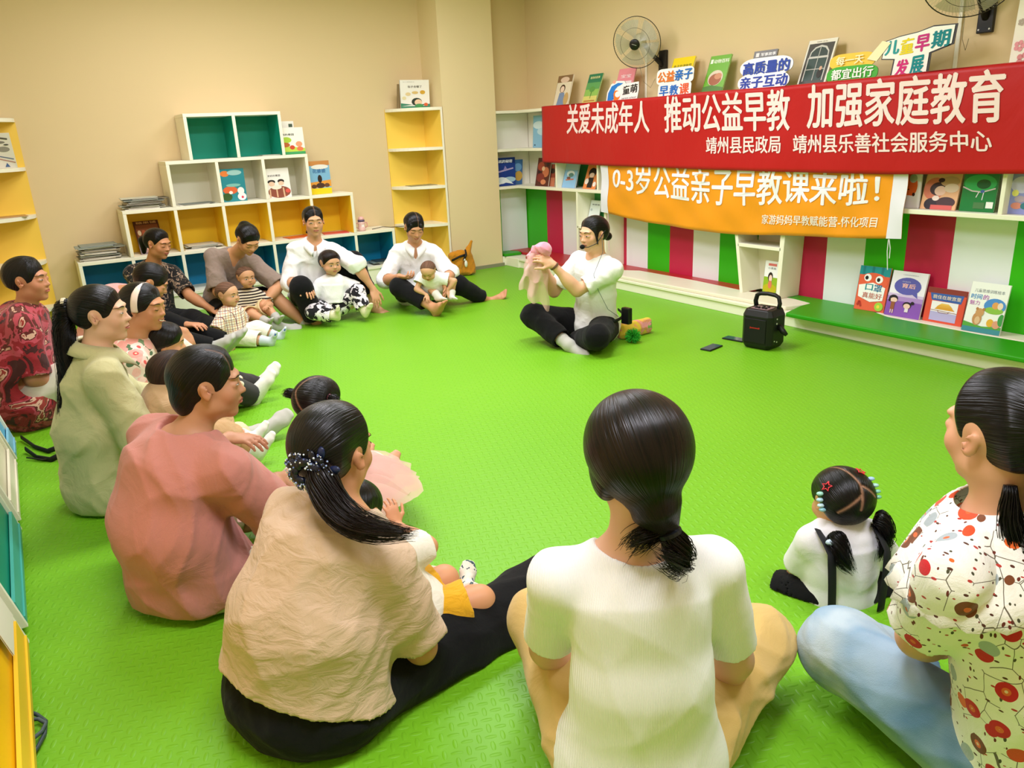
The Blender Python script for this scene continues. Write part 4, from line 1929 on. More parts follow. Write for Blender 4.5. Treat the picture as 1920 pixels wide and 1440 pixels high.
def book(o, br, tl, th, cover, shapes, label, group=None, name='book', spine=None, cat='book'):
    """o: lower left corner, br: lower right, tl: upper left corner of the front cover"""
    o, br, tl = (np.asarray(x, float) for x in (o, br, tl))
    w_, h_ = np.linalg.norm(br - o), np.linalg.norm(tl - o)
    u = unit(br - o)
    v = unit(tl - o - u * ((tl - o) @ u))
    n = np.cross(u, v)
    t_ = thing(name, label, cat, o + u * w_ / 2, group)
    e = min(.0025, th * .2)
    mb_ = MB()
    mb_.obox(o - n * e, u * w_, v * h_, n * e, cover)
    mb_.obox(o - n * th, u * w_, v * h_, n * e, cover)
    mb_.obox(o - n * th, u * e, v * h_, n * th, spine or cover)
    cv_ = mb_.build('cover', COVER, t_)
    mb_ = MB()
    mb_.obox(o - n * (th - e) + u * e + v * .003, u * (w_ - .005), v * (h_ - .006), n * (th - 2 * e))
    mb_.build('pages', PAGE, t_)
    if shapes:
        mb_ = MB()
        draw(mb_, lambda x, y, d: o + u * (x * w_) + v * (y * h_) + n * d, shapes, h_ / w_)
        mb_.build('cover_print', COVER, cv_)
    return t_


def plane_hit(px, py, p, n):
    d = ray(px, py)
    return _C + d * (((p - _C) @ n) / (d @ n))


def book4(bl, br, tl_px, *a, **k):
    """bl, br: lower corners in the room; tl_px: where the photo shows the upper left corner"""
    u = unit(br - bl)
    k.setdefault('th', .012)
    th = k.pop('th')
    return book(bl, br, plane_hit(tl_px[0], tl_px[1], bl, u), th, *a, **k)


# four picture books on the bench
def bench(px, py):
    return onz(px, py, ZS1 + .001)


book4(bench(1600, 578), bench(1656, 587), (1615, 497), '#f0684a',
      [('r', 0, .80, 1, 1, '#1798a0'), ('r', .1, .80, .18, 1, '#127f88'), ('r', .4, .80, .48, 1, '#127f88'), ('r', .7, .80, .78, 1, '#127f88'), ('e', .5, .66, .48, .20, '#ee6444'), ('e', .30, .74, .12, .085, '#ffffff'), ('e', .68, .72, .12, .085, '#ffffff'), ('e', .27, .735, .055, .045, '#1c1c22'), ('e', .66, .715, .055, .045, '#1c1c22'),
       ('p', [(.08, .30), (.05, .56), (.5, .64), (.92, .55), (.90, .26), (.5, .20)], '#fbfaf6'), ('t', .28, .46, .52, .60, '#1f8f9a', '口', .03), ('t', .56, .44, .82, .60, '#1f6f9a', '罩', .02), ('t', .22, .28, .86, .41, '#c2695a', '真能好', .015), ('l', [(.10, .10), (.16, .2), (.22, .08)], .03, '#b93a33'), ('e', .82, .12, .14, .10, '#a8d84a'), ('e', .80, .12, .05, .04, '#f5e04a')],
      'picture book with a red crab in a white face mask on the green bench', spine='#37a0a0', th=.014)
book4(bench(1657, 589), bench(1722, 600), (1676, 506), '#f3eef8',
      [('r', 0, 0, 1, .34, '#8a55b8'), ('r', 0, .34, 1, .44, '#b08ccf'), ('r', 0, .44, 1, .50, '#d3bfe4'), ('e', .5, .68, .38, .19, '#5c5cb2'), ('p', [(.66, .52), (.80, .56), (.84, .44)], '#5c5cb2'), ('t', .34, .64, .72, .74, '#f2b9b4', '育后', .03), ('t', .32, .76, .56, .79, '#b9b6de', '你知的', .01), ('t', .3, .915, .74, .935, '#8d87a8', '儿童绘本故事系列', 0),
       ('e', .18, .38, .13, .085, '#1d1a26'), ('e', .20, .35, .10, .055, '#f1cdbb'), ('r', .14, .14, .25, .31, '#9a5a3c'), ('e', .08, .34, .035, .03, '#1d1a26'), ('e', .60, .27, .12, .075, '#1d1a26'), ('e', .60, .25, .095, .055, '#f1cdbb'), ('r', .56, .12, .66, .20, '#e9dfe6'), ('e', .74, .33, .05, .035, '#1d1a26'), ('l', [(.17, .14), (.17, .06)], .014, '#f1cdbb'), ('l', [(.23, .14), (.23, .06)], .014, '#f1cdbb')],
      'purple and white picture book with a speech bubble and two girls on the green bench', th=.016, spine='#7b3f93')
book4(bench(1729, 600), bench(1801, 613), (1742, 537), '#e2553f',
      [('r', 0, .84, 1, 1, '#8d3a35'), ('p', [(.08, .84), (.94, .86), (.90, .62), (.14, .64)], '#3c62ae'), ('t', .16, .69, .88, .80, '#f3dcc0', '我住在故宫里', .015), ('r', .16, .06, .84, .62, '#f6f3f6'), ('p', [(.16, .06), (.84, .06), (.84, .30), (.16, .32)], '#b9b3e0'), ('p', [(.30, .46), (.72, .46), (.66, .52), (.36, .52)], '#e8b04a'), ('p', [(.36, .52), (.66, .52), (.60, .57), (.42, .57)], '#efc05a'), ('p', [(.26, .39), (.78, .39), (.70, .46), (.32, .46)], '#e0a23c'), ('l', [(.16, .36), (.84, .33)], .006, '#8a4a40'), ('l', [(.34, .36), (.38, .30), (.6, .30), (.66, .35)], .006, '#8a4a40')],
      'red picture book with a palace gate on its cover on the green bench', th=.010)
book4(bench(1802, 618), bench(1873, 630), (1824, 527), '#f6f6f2',
      [('t', .12, .80, .90, .87, '#8a929a', '儿童思维训练绘本', .01), ('t', .06, .66, .34, .76, '#3c8fd0', '时间', .025), ('t', .38, .66, .52, .76, '#b56cc0', '的', .02), ('t', .06, .54, .32, .63, '#c77fc4', '魅力', .015), ('e', .72, .56, .28, .15, '#4d8fd6'), ('e', .72, .47, .24, .07, '#8fc04a'), ('e', .74, .57, .09, .07, '#e8a25a'), ('e', .86, .57, .07, .07, '#f0d9c0'), ('r', 0, 0, 1, .10, '#3f8f9c'), ('p', [(0, .10), (1, .10), (1, .16), (.5, .13), (0, .20)], '#58a844'), ('e', .34, .27, .12, .13, '#c9925f'), ('e', .38, .40, .11, .085, '#cf9a66'), ('e', .30, .47, .035, .03, '#b97f4c'), ('e', .47, .47, .035, .03, '#b97f4c'), ('e', .36, .24, .07, .08, '#e2bd92'), ('e', .70, .22, .09, .08, '#e9b23c'), ('e', .86, .20, .10, .08, '#e0a080'), ('e', .96, .30, .08, .12, '#3f9a4c')],
      'white picture book with a bear and a blue pond on the green bench', th=.012)

TOPZ = Z3 + .001
XT = XF + .11


def top_book(bl, br, tl, *a, x=XT, **k):
    p, q_ = onx(bl[0], bl[1], x), onx(br[0], br[1], x)
    z = TOPZ
    return book4(V(x, p[1], z), V(x, q_[1], z), tl, *a, **k)


top_book((1036, 197), (1063, 195), (1048, 143), '#e9dcc0', [('r', 0, .78, 1, 1, '#8a6a48'), ('e', .5, .86, .3, .09, '#e3c6ae'), ('e', .45, .58, .18, .13, '#4a2f22'), ('e', .45, .56, .13, .10, '#efd3bd'), ('p', [(.2, 0), (.3, .45), (.62, .45), (.8, 0)], '#7d93b5'), ('e', .8, .25, .16, .2, '#c9a76a')], 'brown picture book with a dark-haired child, first at the left on top of the bookshelf', th=.014, spine='#5a4a30')
top_book((1090, 193), (1115, 191), (1106, 140), '#8fbf5a', [('r', 0, .72, 1, 1, '#2f7a55'), ('r', 0, .5, 1, .72, '#5fa05a'), ('r', 0, 0, 1, .28, '#d6cf72'), ('t', .15, .84, .85, .92, '#e9e3a0', '植物的故事', .015), ('l', [(.5, .2), (.5, .46)], .02, '#4a7a35'), ('e', .5, .5, .2, .09, '#5d9a48'), ('r', .1, .1, .9, .14, '#b8793f')], 'green fading picture book with a seedling on top of the bookshelf', th=.012, spine='#23543c')
top_book((1147, 188), (1178, 186), (1162, 130), '#e58b93', [('r', .1, .35, .9, .62, '#f3e3df'), ('t', .2, .72, .8, .82, '#f6dede', '宝宝', .02)], 'pink picture book behind the round logo board on top of the bookshelf', th=.010)
top_book((1243, 180), (1283, 177), (1264, 110), '#f2d410', [('t', .1, .72, .92, .82, '#4a4320', '亲子共读指导', .015), ('e', .3, .55, .14, .08, '#1d1a18'), ('e', .66, .56, .16, .09, '#1d1a18'), ('r', 0, 0, 1, .3, '#e6c200')], 'yellow book standing behind the early-lesson board on top of the bookshelf', th=.016, spine='#8fae2a')
top_book((1314, 173), (1352, 171), (1334, 106), '#6fae2e', [('t', .22, .80, .95, .90, '#f2f5e4', '动物百科', .02), ('r', .06, .80, .18, .91, '#e8efe0'), ('e', .5, .42, .36, .20, '#d9c9b0'), ('e', .5, .38, .30, .15, '#a05a35'), ('e', .62, .46, .18, .08, '#c98a62'), ('p', [(0, 0), (1, 0), (1, .16), (.4, .24), (0, .2)], '#4c7a28')], 'green picture book with a brown animal close-up on top of the bookshelf', th=.012, spine='#3f7a1c')
top_book((1400, 168), (1443, 164), (1415, 97), '#6d6a68', [('t', .32, .86, .95, .94, '#f1efec', '军事故事', .025), ('r', .1, .85, .24, .95, '#e4ded8'), ('r', 0, .3, 1, .75, '#8a8580')], 'dark grey book behind the blue-lettered board on top of the bookshelf', th=.012)
top_book((1493, 157), (1546, 153), (1518, 77), '#e9e2d2', [('r', .06, .05, .94, .92, '#4d4a47'), ('r', .16, .12, .84, .60, '#3c4d49'), ('p', [(.16, .62), (.84, .62), (.82, .74), (.70, .84), (.5, .88), (.3, .84), (.18, .74)], '#c9c6be'), ('p', [(.20, .64), (.80, .64), (.78, .73), (.66, .81), (.5, .84), (.34, .81), (.22, .73)], '#3f4a48'), ('l', [(.16, .61), (.84, .61)], .02, '#c9c6be'), ('l', [(.16, .36), (.84, .36)], .012, '#b9b6ae'), ('l', [(.5, .12), (.5, .84)], .012, '#b9b6ae'), ('l', [(.16, .11), (.16, .62)], .018, '#c9c6be'), ('l', [(.84, .11), (.84, .62)], .018, '#c9c6be'), ('e', .70, .26, .09, .10, '#2a2523'), ('e', .70, .37, .05, .045, '#d2a78a'), ('t', .3, .94, .7, .96, '#8a8275', '窗外', 0)], 'grey picture book with an arched window on its cover on top of the bookshelf', th=.012)


# cut-out lettering boards on top of the shelf
def rounded(u0, u1, v0, v1, r=.3, n=6):
    h = min(u1 - u0, v1 - v0) * r
    o = []
    for cx, cy, a0 in ((u1 - h, v1 - h, 0), (u0 + h, v1 - h, 90), (u0 + h, v0 + h, 180), (u1 - h, v0 + h, 270)):
        o += [(cx + h * math.cos(math.radians(a0 + 90 * i / n)), cy + h * math.sin(math.radians(a0 + 90 * i / n))) for i in range(n + 1)]
    return o


def board(label, px, lines, plates, x=XF + .055, lean=.10, edge='#4a4238', name='lettering_board', extra=None):
    """px: photo corners (left, right, top, bottom) of the board; plates and lines in board units"""
    l, r, tp, bt = px
    a, b_ = onx(l, bt[0], x), onx(r, bt[1], x)
    o = V(x, a[1], TOPZ + .002)
    u = V(0, -1, 0)
    W = a[1] - b_[1]
    v = V(math.sin(lean), 0, math.cos(lean))
    hl = plane_hit(l, tp[0], o, u)[2] - TOPZ
    hr = plane_hit(r, tp[1], o - V(0, W, 0), u)[2] - TOPZ
    Hh = (hl + hr) / 2 / math.cos(lean)
    n = np.cross(u, v)
    t_ = thing(name, label, 'sign', o + u * W / 2)
    wp = lambda p, q_, d: o + u * (p * W) + v * (q_ * Hh) + n * d
    m1 = MB()
    for i, (pl, c_) in enumerate(plates):
        m1.prism([wp(p, q_, .004 * i) for p, q_ in pl], n * .0045, edge)
        m1.poly([wp(p, q_, .004 * i + .0047) for p, q_ in pl], c_)
    pl_ = m1.build('plate', mat('printed board', None, rough=.5), t_)
    m2 = MB()
    top_d = .004 * len(plates) + .002
    for s, x0, y0, x1, y1, c_, bo, tilt in lines:
        f_ = lambda p, q_, d: wp(x0 + (x1 - x0) * p, y0 + (y1 - y0) * q_ + tilt * p, top_d + d)
        text(m2, s, f_, c_, bo)
    if extra:
        extra(m2, lambda p, q_: wp(p, q_, top_d))
    m2.build('lettering', M_INK, pl_)
    return t_


def logo(m2, w):
    pts = [(.02, .06), (.04, .45), (.14, .78), (.34, .92), (.52, .88), (.44, .80), (.34, .74), (.26, .60), (.22, .40), (.24, .14), (.14, .02)]
    m2.poly([w(*p) for p in pts], '#2f7fd0')
    m2.poly([w(.30 + .14 * math.cos(a) * (1 if math.cos(a) > 0 else .8), .30 + .26 * math.sin(a)) for a in np.linspace(0, 6.28, 18)[:-1]], '#f07f2c')
    m2.poly([w(.36 + .09 * math.cos(a), .36 + .15 * math.sin(a)) + V(-.0006, 0, 0) for a in np.linspace(0, 6.28, 18)[:-1]], '#f6f4ee')
    m2.poly([w(.22 + .05 * math.cos(a), .98 + .08 * math.sin(a)) for a in np.linspace(0, 6.28, 12)[:-1]], '#f2a58c')


board('white cut-out board with a blue and orange swirl logo on top of the bookshelf', (1138, 1196, (146, 158), (190, 186)),
      [('童萌', .52, .30, .97, .72, '#2a2724', .03, .08), ('parent school', .50, .06, .95, .18, '#5a5650', 0, .02)],
      [([(-.02, 0), (.0, .5), (.12, .88), (.3, 1.02), (.55, .98), (.6, .84), (1.0, .88), (1.02, .5), (.98, .02), (.5, -.02)], '#f6f4ee')], extra=logo)
board('white cut-out board with orange and blue lettering on top of the bookshelf', (1231, 1296, (133, 128), (182, 176)),
      [('公益', .02, .56, .50, .95, '#e2782c', .04, .02), ('亲子', .52, .58, 1.0, .97, '#2c6fc0', .04, .03), ('早', .10, .05, .36, .42, '#2c6fc0', .04, .01), ('教', .40, .06, .64, .43, '#2c6fc0', .04, .01), ('课', .68, .07, .94, .45, '#e0603a', .04, .01)],
      [(rounded(-.03, 1.03, .48, 1.06, .25), '#f7f4ec'), (rounded(.05, 1.0, -.02, .54, .25), '#f7f4ec')])
board('white cloud-shaped board with dark blue lettering on top of the bookshelf', (1386, 1480, (118, 106), (168, 158)),
      [('高质量的', .06, .53, .97, .95, '#3b4fa6', .045, .02), ('亲子互动', .03, .06, .96, .46, '#3b4fa6', .045, .02)],
      [(rounded(-.02, 1.03, .46, 1.08, .45), '#f3f3f6'), (rounded(-.03, 1.0, -.03, .56, .45), '#f3f3f6')])
board('yellow and green cut-out board with white lettering on top of the bookshelf', (1550, 1652, (104, 94), (152, 144)),
      [('每一天', .16, .60, .66, .90, '#f7efc4', .03, .02), ('都宜出行', .10, .10, .86, .46, '#f2f7ea', .03, .03)],
      [(rounded(.02, .86, .46, 1.0, .4), '#efc53a'), (rounded(0, .94, -.02, .56, .4), '#3faa2c'), ([(.72, .72), (.95, 1.28), (1.10, 1.18), (.90, .62)], '#efe9b8')])
board('dark-edged cut-out board with blue, yellow, pink and teal lettering on top of the bookshelf', (1655, 1772, (84, 66), (138, 128)),
      [('儿', .0, .66, .22, 1.04, '#2f9a9c', .05, .03), ('童', .25, .64, .46, 1.06, '#e9d21c', .04, .03), ('早', .49, .66, .70, 1.10, '#c9327e', .05, .03), ('期', .74, .72, 1.0, 1.16, '#18828a', .04, .03), ('发', .22, .02, .42, .48, '#d0307a', .05, .03), ('展', .46, .05, .66, .54, '#128a8c', .05, .03)],
      [([(-.06, .56), (-.04, 1.07), (.2, 1.17), (.5, 1.23), (.72, 1.34), (1.08, 1.31), (1.07, .78), (.75, .60), (.75, -.07), (.13, -.09), (.15, .52)], '#2e2b28'), ([(-.04, .58), (-.02, 1.05), (.2, 1.14), (.5, 1.20), (.72, 1.30), (1.05, 1.28), (1.04, .80), (.72, .62), (.72, -.04), (.16, -.06), (.18, .54)], '#f4f1e6')], edge='#3a3630')
# pale poster at the far right
a = onx(1893, 118, XF + .18)
t = thing('flower_poster', 'tall pale poster with pink flowers at the right end of the bookshelf top', 'poster', (XF + .18, a[1] - .25, TOPZ))
mb = MB()
mb.obox(V(XF + .17, a[1], TOPZ), (0, -.55, 0), (.05, 0, .72), (.012, 0, .001), '#f3ecdc')
bo_ = mb.build('board', mat('poster board', None, rough=.6), t)
mb = MB()
for y, z, r, c_ in ((.04, .12, .025, '#e59aa0'), (.07, .05, .03, '#d98a8c'), (.03, .24, .016, '#b9a89a'), (.12, .16, .035, '#e7b3b0'), (.16, .3, .03, '#e59aa0'), (.1, .42, .025, '#d98a8c'), (.3, .2, .04, '#e7b3b0'), (.4, .4, .04, '#e59aa0')):
    for k in range(5):
        aa = k * 1.256
        mb.poly([V(XF + .167 + .05 * (z + r * .7 * math.sin(aa) + r * .5 * math.sin(b_)) / .72, a[1] - y - r * .7 * math.cos(aa) - r * .5 * math.cos(b_), TOPZ + z + r * .7 * math.sin(aa) + r * .5 * math.sin(b_)) for b_ in np.linspace(0, 6.28, 10)[:-1]], c_)
mb.build('flower_print', M_INK, bo_)

# books on the middle level of the right shelf
XM = XF + .06


def mid_book(bl, br, tl, *a, x=XM, z=Z1 + .001, **k):
    p, q_ = onx(bl[0], bl[1], x), onx(br[0], br[1], x)
    return book4(V(x, p[1], z), V(x, q_[1], z), tl, *a, **k)


COMIC = [('r', 0, 0, 1, 1, '#5d2f22'), ('e', .3, .7, .25, .16, '#a0472f'), ('e', .7, .5, .25, .18, '#c9744c'), ('e', .35, .3, .3, .16, '#8a3a2c'), ('e', .6, .15, .2, .09, '#d98a5c'), ('e', .5, .62, .12, .08, '#e3b98f'), ('e', .2, .5, .1, .06, '#3a2420'), ('e', .8, .78, .12, .08, '#3a2420')]
mid_book((1003, 345), (1027, 346), (1010, 296), '#5d2f22', COMIC, 'brown comic book beside the alcove, first on the middle board', th=.015)
mid_book((1029, 346), (1039, 346), (1033, 308), '#a04a3a', [('r', 0, 0, 1, .4, '#c97a5a'), ('e', .5, .7, .4, .12, '#3a2a26')], 'narrow rust-coloured book next to the brown comic book', th=.02, x=XM + .03)
mid_book((1053, 349), (1077, 350), (1063, 304), '#8fbfe6', [('r', 0, .7, 1, 1, '#b9d6ee'), ('e', .5, .55, .3, .12, '#e8f0f4'), ('e', .55, .50, .2, .08, '#5d8a86'), ('l', [(.2, .3), (.8, .34)], .03, '#c9705a'), ('e', .4, .38, .15, .05, '#7a4a3a')], 'light blue book leaning in the green cell of the bookshelf', th=.016, spine='#12202c')
mid_book((1092, 351), (1115, 353), (1104, 308), '#e88a4a', [('e', .5, .66, .3, .2, '#1c1a1e'), ('e', .5, .56, .2, .1, '#f0d3bf'), ('r', .3, .05, .7, .46, '#1c1a1e'), ('e', .2, .3, .15, .12, '#f2e6da'), ('e', .86, .2, .12, .1, '#f6efe6')], 'orange book with a dark-haired figure in the green cell of the bookshelf', th=.010)
mid_book((1693, 388), (1722, 389), (1700, 322), '#e9e2e6', [('r', 0, .35, .55, 1, '#e0642c'), ('e', .45, .62, .35, .28, '#e0642c'), ('e', .5, .82, .25, .12, '#a9b6a6'), ('l', [(.1, .5), (.3, .52)], .03, '#2a1a16'), ('e', .6, .38, .09, .05, '#3a201a')], 'orange and white picture book right of the orange banner', th=.012)
mid_book((1724, 389), (1790, 393), (1740, 322), '#e9b184', [('e', .3, .55, .3, .3, '#d8785c'), ('e', .42, .55, .24, .18, '#3a2226'), ('e', .48, .50, .16, .13, '#f0c4b0'), ('e', .7, .75, .26, .14, '#c9a07a'), ('e', .78, .58, .2, .12, '#e8cdb4'), ('e', .3, .14, .2, .16, '#2c2230'), ('e', .7, .2, .26, .14, '#4a2f36'), ('r', .3, 0, .9, .12, '#d9605c'), ('e', .4, .30, .1, .07, '#f6ded6'), ('e', .46, .78, .09, .06, '#3a2226')], 'orange picture book with a black-haired girl right of the orange banner', th=.012)
mid_book((1797, 394), (1862, 398), (1810, 322), '#177a3c', [('e', .5, .72, .46, .22, '#2fae5c'), ('e', .6, .70, .2, .12, '#0f5a2c'), ('l', [(.02, .62), (.3, .52), (.6, .50), (.95, .60)], .018, '#d9c9cf'), ('l', [(.5, .5), (.44, .36)], .012, '#e6e0e6'), ('l', [(.64, .5), (.62, .30)], .012, '#e6e0e6'), ('e', .6, .52, .06, .04, '#4a68b0'), ('r', .4, .08, .72, .24, '#4a7a4c'), ('r', .76, .10, .96, .26, '#eef0ea')], 'green picture book with a pale skeleton drawing right of the orange banner', th=.014, spine='#8a6a20')
mid_book((1882, 399), (1935, 403), (1895, 322), '#8d93cf', [('e', .5, .7, .4, .2, '#c9c7e6'), ('e', .3, .5, .12, .08, '#e9e27a'), ('e', .4, .2, .2, .08, '#d98a7a'), ('e', .7, .2, .16, .08, '#3a7a86'), ('e', .5, .36, .2, .08, '#b3a0b0')], 'lilac picture book at the right edge of the middle board', th=.02, spine='#2f6f8c')
mid_book((1100, 428), (1119, 428), (1109, 375), '#e9efee', [('t', .2, .80, .9, .86, '#5a5f66', '听爸爸', .02), ('e', .5, .25, .42, .2, '#f4f2ee'), ('e', .34, .26, .1, .07, '#3a2a24'), ('e', .66, .30, .12, .09, '#1c1a1e'), ('e', .66, .24, .09, .07, '#f0cdb8'), ('e', .2, .62, .1, .05, '#b9c4c8')], 'pale picture book in the green cell behind the leader', th=.008, x=XF + .10, z=.483)
mid_book((1429, 549), (1454, 554), (1436, 488), '#f0f0ee', [('r', 0, 0, 1, .52, '#8fb52a'), ('e', .5, .18, .5, .14, '#b9b21c'), ('e', .48, .52, .18, .15, '#2a1c1a'), ('e', .50, .48, .12, .11, '#f0d0bd'), ('e', .5, .30, .14, .12, '#d97a5a'), ('r', .26, .86, .86, .93, '#d9706a'), ('t', .26, .76, .84, .82, '#8f9aa0', '小黑鱼', .01)], 'white and lime picture book with a girl in the white cell of the bench wall', th=.008, x=XF + .08, z=ZS1 + .001)
# alcove books
p, q_ = ony(929, 349, 7.30), ony(967, 347, 7.30)
book4(V(p[0], 7.30, Z1 + .001), V(q_[0], 7.30, Z1 + .001), (927, 297), '#1f3f8f', [('r', 0, .8, 1, 1, '#16306e'), ('t', .04, .82, .86, .93, '#e9eef6', '飞机的秘密', .03), ('l', [(.1, .5), (.9, .62)], .03, '#b8a9d6'), ('p', [(.4, .55), (.5, .72), (.6, .6)], '#8f86c4'), ('e', .3, .2, .3, .12, '#dfeaf0'), ('e', .7, .22, .3, .1, '#a9cbe0'), ('p', [(.1, .05), (.5, .12), (.9, .05), (.5, .3)], '#eef3f4')], 'dark blue book with a plane over clouds, on the alcove board beside the column', th=.012)
p, q_ = ony(962, 346, 7.33), ony(980, 345, 7.33)
book4(V(p[0], 7.34, Z1 + .001), V(q_[0], 7.34, Z1 + .001), (962, 300), '#3c6a9f', [('e', .6, .35, .4, .2, '#c9a04a'), ('e', .5, .7, .4, .16, '#6a9acb')], 'blue and ochre book half behind the plane book in the alcove', th=.012)
p, q_ = onx(999, 276, XF + .12), onx(1025, 277, XF + .12)
book4(V(XF + .12, p[1], Z2 + .001), V(XF + .12, q_[1], Z2 + .001), (1000, 217), '#8cc0dd', [('e', .4, .7, .4, .12, '#d9ebf2'), ('e', .7, .5, .4, .12, '#c3e0ec'), ('r', .1, .06, .2, .1, '#3a5a70')], 'sky blue book on the upper board left of the red banner', th=.012)

# books in and on the stepped cube shelf
YB = YQ + .07


def cube_book(bl, br, tl, z, *a, y=YB, **k):
    p_, q2_ = ony(bl[0], bl[1], y), ony(br[0], br[1], y)
    return book4(V(p_[0], y, z + .001), V(q2_[0], y, z + .001), tl, *a, **k)


cube_book((419, 379), (464, 375), (410, 318), CUBE_Z[2], '#2c8a94', [('e', .2, .86, .18, .09, '#e8803c'), ('e', .6, .88, .3, .08, '#9fc9c4'), ('e', .35, .35, .3, .12, '#e2683c'), ('e', .2, .15, .2, .12, '#3a5a2c'), ('e', .5, .5, .3, .05, '#7fc0b4'), ('e', .78, .32, .14, .11, '#f4f2ee'), ('e', .8, .14, .18, .12, '#f4f2ee'), ('e', .82, .12, .05, .04, '#d9405c'), ('e', .36, .28, .08, .05, '#f6efe2')], 'teal picture book with a goldfish and a white cat on the white tier')
cube_book((504, 374), (548, 371), (495, 317), CUBE_Z[2], '#f0ebe0', [('t', .1, .72, .62, .79, '#3a3430', '奶奶的青团', .015), ('e', .22, .55, .16, .07, '#2a211d'), ('e', .62, .56, .14, .07, '#2a211d'), ('e', .22, .48, .13, .08, '#e8c3a4'), ('e', .62, .49, .12, .07, '#e8c3a4'), ('e', .5, .2, .48, .2, '#8a4a38'), ('l', [(.1, .02), (.12, .3)], .03, '#d6b08a'), ('l', [(.4, .02), (.4, .34)], .03, '#d6b08a'), ('l', [(.7, .02), (.68, .34)], .03, '#d6b08a'), ('e', .4, .36, .22, .07, '#f0e2cc'), ('e', .86, .22, .1, .07, '#d9584c')], 'cream picture book with two children eating in the right cell of the white tier')
cube_book((583, 365), (623, 361), (575, 303), CUBE_Z[2], '#7fb6d6', [('r', 0, .86, 1, 1, '#c9884a'), ('r', 0, 0, 1, .18, '#e9cf1c'), ('p', [(0, .18), (1, .22), (1, .42), (0, .36)], '#e39a3c'), ('e', .55, .82, .4, .07, '#e9e6dc'), ('t', .2, .64, .8, .76, '#3f74a8', '花婆婆', .03), ('e', .5, .46, .1, .12, '#2c201c'), ('e', .5, .26, .2, .08, '#4a3028'), ('e', .2, .24, .12, .06, '#5a3a28'), ('e', .8, .26, .12, .06, '#6a4430')], 'yellow and blue picture book on the yellow tier, right of the white tier', y=YQ + .10)
cube_book((526, 288), (573, 285), (519, 240), CUBE_Z[1], '#f3efe2', [('t', .02, .70, .62, .78, '#3a4a34', '小熊的果园', .02), ('r', 0, 0, 1, .10, '#3f9a5c'), ('p', [(0, .1), (1, .1), (1, .22), (.4, .3), (0, .24)], '#b9d24a'), ('e', .3, .54, .2, .11, '#a9cc3c'), ('e', .22, .36, .2, .09, '#b8622c'), ('e', .78, .38, .13, .10, '#e89a72'), ('e', .8, .2, .13, .08, '#e0764c'), ('e', .5, .26, .1, .08, '#c9482c')], 'white picture book with a tree and a bear, right of the teal tier', y=YQ + .10)
cube_book((524, 287), (556, 285), (517, 228), CUBE_Z[1], '#ece8dc', [('r', .7, .82, .92, .92, '#4a5a4c'), ('e', .3, .76, .3, .05, '#6aa84a')], 'white picture book peeping out behind the bear book', y=YQ + .16)
cube_book((262, 462), (310, 460), (248, 416), CUBE_Z[3], '#5a2f1e', [('r', .06, .05, .94, .88, '#8a4f30')] + [('e', .16 + .17 * i, .2 + .22 * j, .07, .08, ['#d9b48a', '#c98a5c', '#e6cfa8', '#b9603c'][(i + j) % 4]) for i in range(5) for j in range(3)] + [('t', .1, .9, .9, .97, '#d9a86a', '糖果铺', .01)], 'dark brown book with rows of sweets in the leftmost yellow cell', y=YQ + .12)
# on top of the tall yellow shelf beside the column
p, q_ = ony(752, 202, 7.38), ony(806, 199, 7.38)
book4(V(p[0], 7.38, 1.651), V(q_[0], 7.38, 1.651), (749, 150), '#f4f1e8', [('r', 0, 0, 1, .07, '#3f8a6c'), ('p', [(0, .07), (.4, .12), (1, .07), (1, .14), (.6, .08), (0, .18)], '#3f8a6c'), ('t', .26, .72, .74, .80, '#5a5048', '包子去哪了', .02), ('t', .1, .92, .5, .94, '#9a958a', '幼儿情绪绘本', 0), ('e', .55, .22, .18, .14, '#2f3f36'), ('e', .60, .20, .13, .11, '#f0cfae'), ('e', .5, .55, .11, .05, '#dfc07a'), ('e', .76, .56, .09, .07, '#d9a83c'), ('e', .26, .50, .09, .06, '#e6cf9c'), ('e', .12, .36, .07, .06, '#e9dcae'), ('e', .86, .12, .07, .06, '#e2683c'), ('e', .62, .08, .14, .07, '#4a9a5c')], 'white picture book with a green-capped child on top of the yellow corner shelf')
p, q_ = ony(745, 202, 7.46), ony(775, 201, 7.46)
book4(V(p[0], 7.46, 1.651), V(q_[0], 7.46, 1.651), (745, 158), '#a8906a', [], 'tan book standing behind the green-capped child book')
# grey sketch book on the left corner shelf
p, q_ = ony(-25, 318, 7.42), ony(33, 313, 7.40)
book4(V(p[0], 7.42, 1.291), V(q_[0], 7.40, 1.291), (-44, 252), '#ece8e0', [('e', .7, .55, .2, .08, '#9a9690'), ('e', .6, .75, .2, .04, '#8a8680'), ('e', .4, .6, .2, .06, '#7a7670'), ('l', [(.3, .4), (.95, .26)], .02, '#6a7a9a'), ('l', [(.4, .3), (.98, .16)], .02, '#b98a80'), ('p', [(.62, .04), (.70, .16), (.78, .04)], '#4a6aa0'), ('l', [(.5, .9), (.9, .84)], .03, '#5a5650'), ('e', .82, .68, .08, .02, '#4a4a48')], 'pale sketch-covered book on the left corner shelf')

# ------------------------------------------------------------------ loose magazines
rg = np.random.default_rng(12)


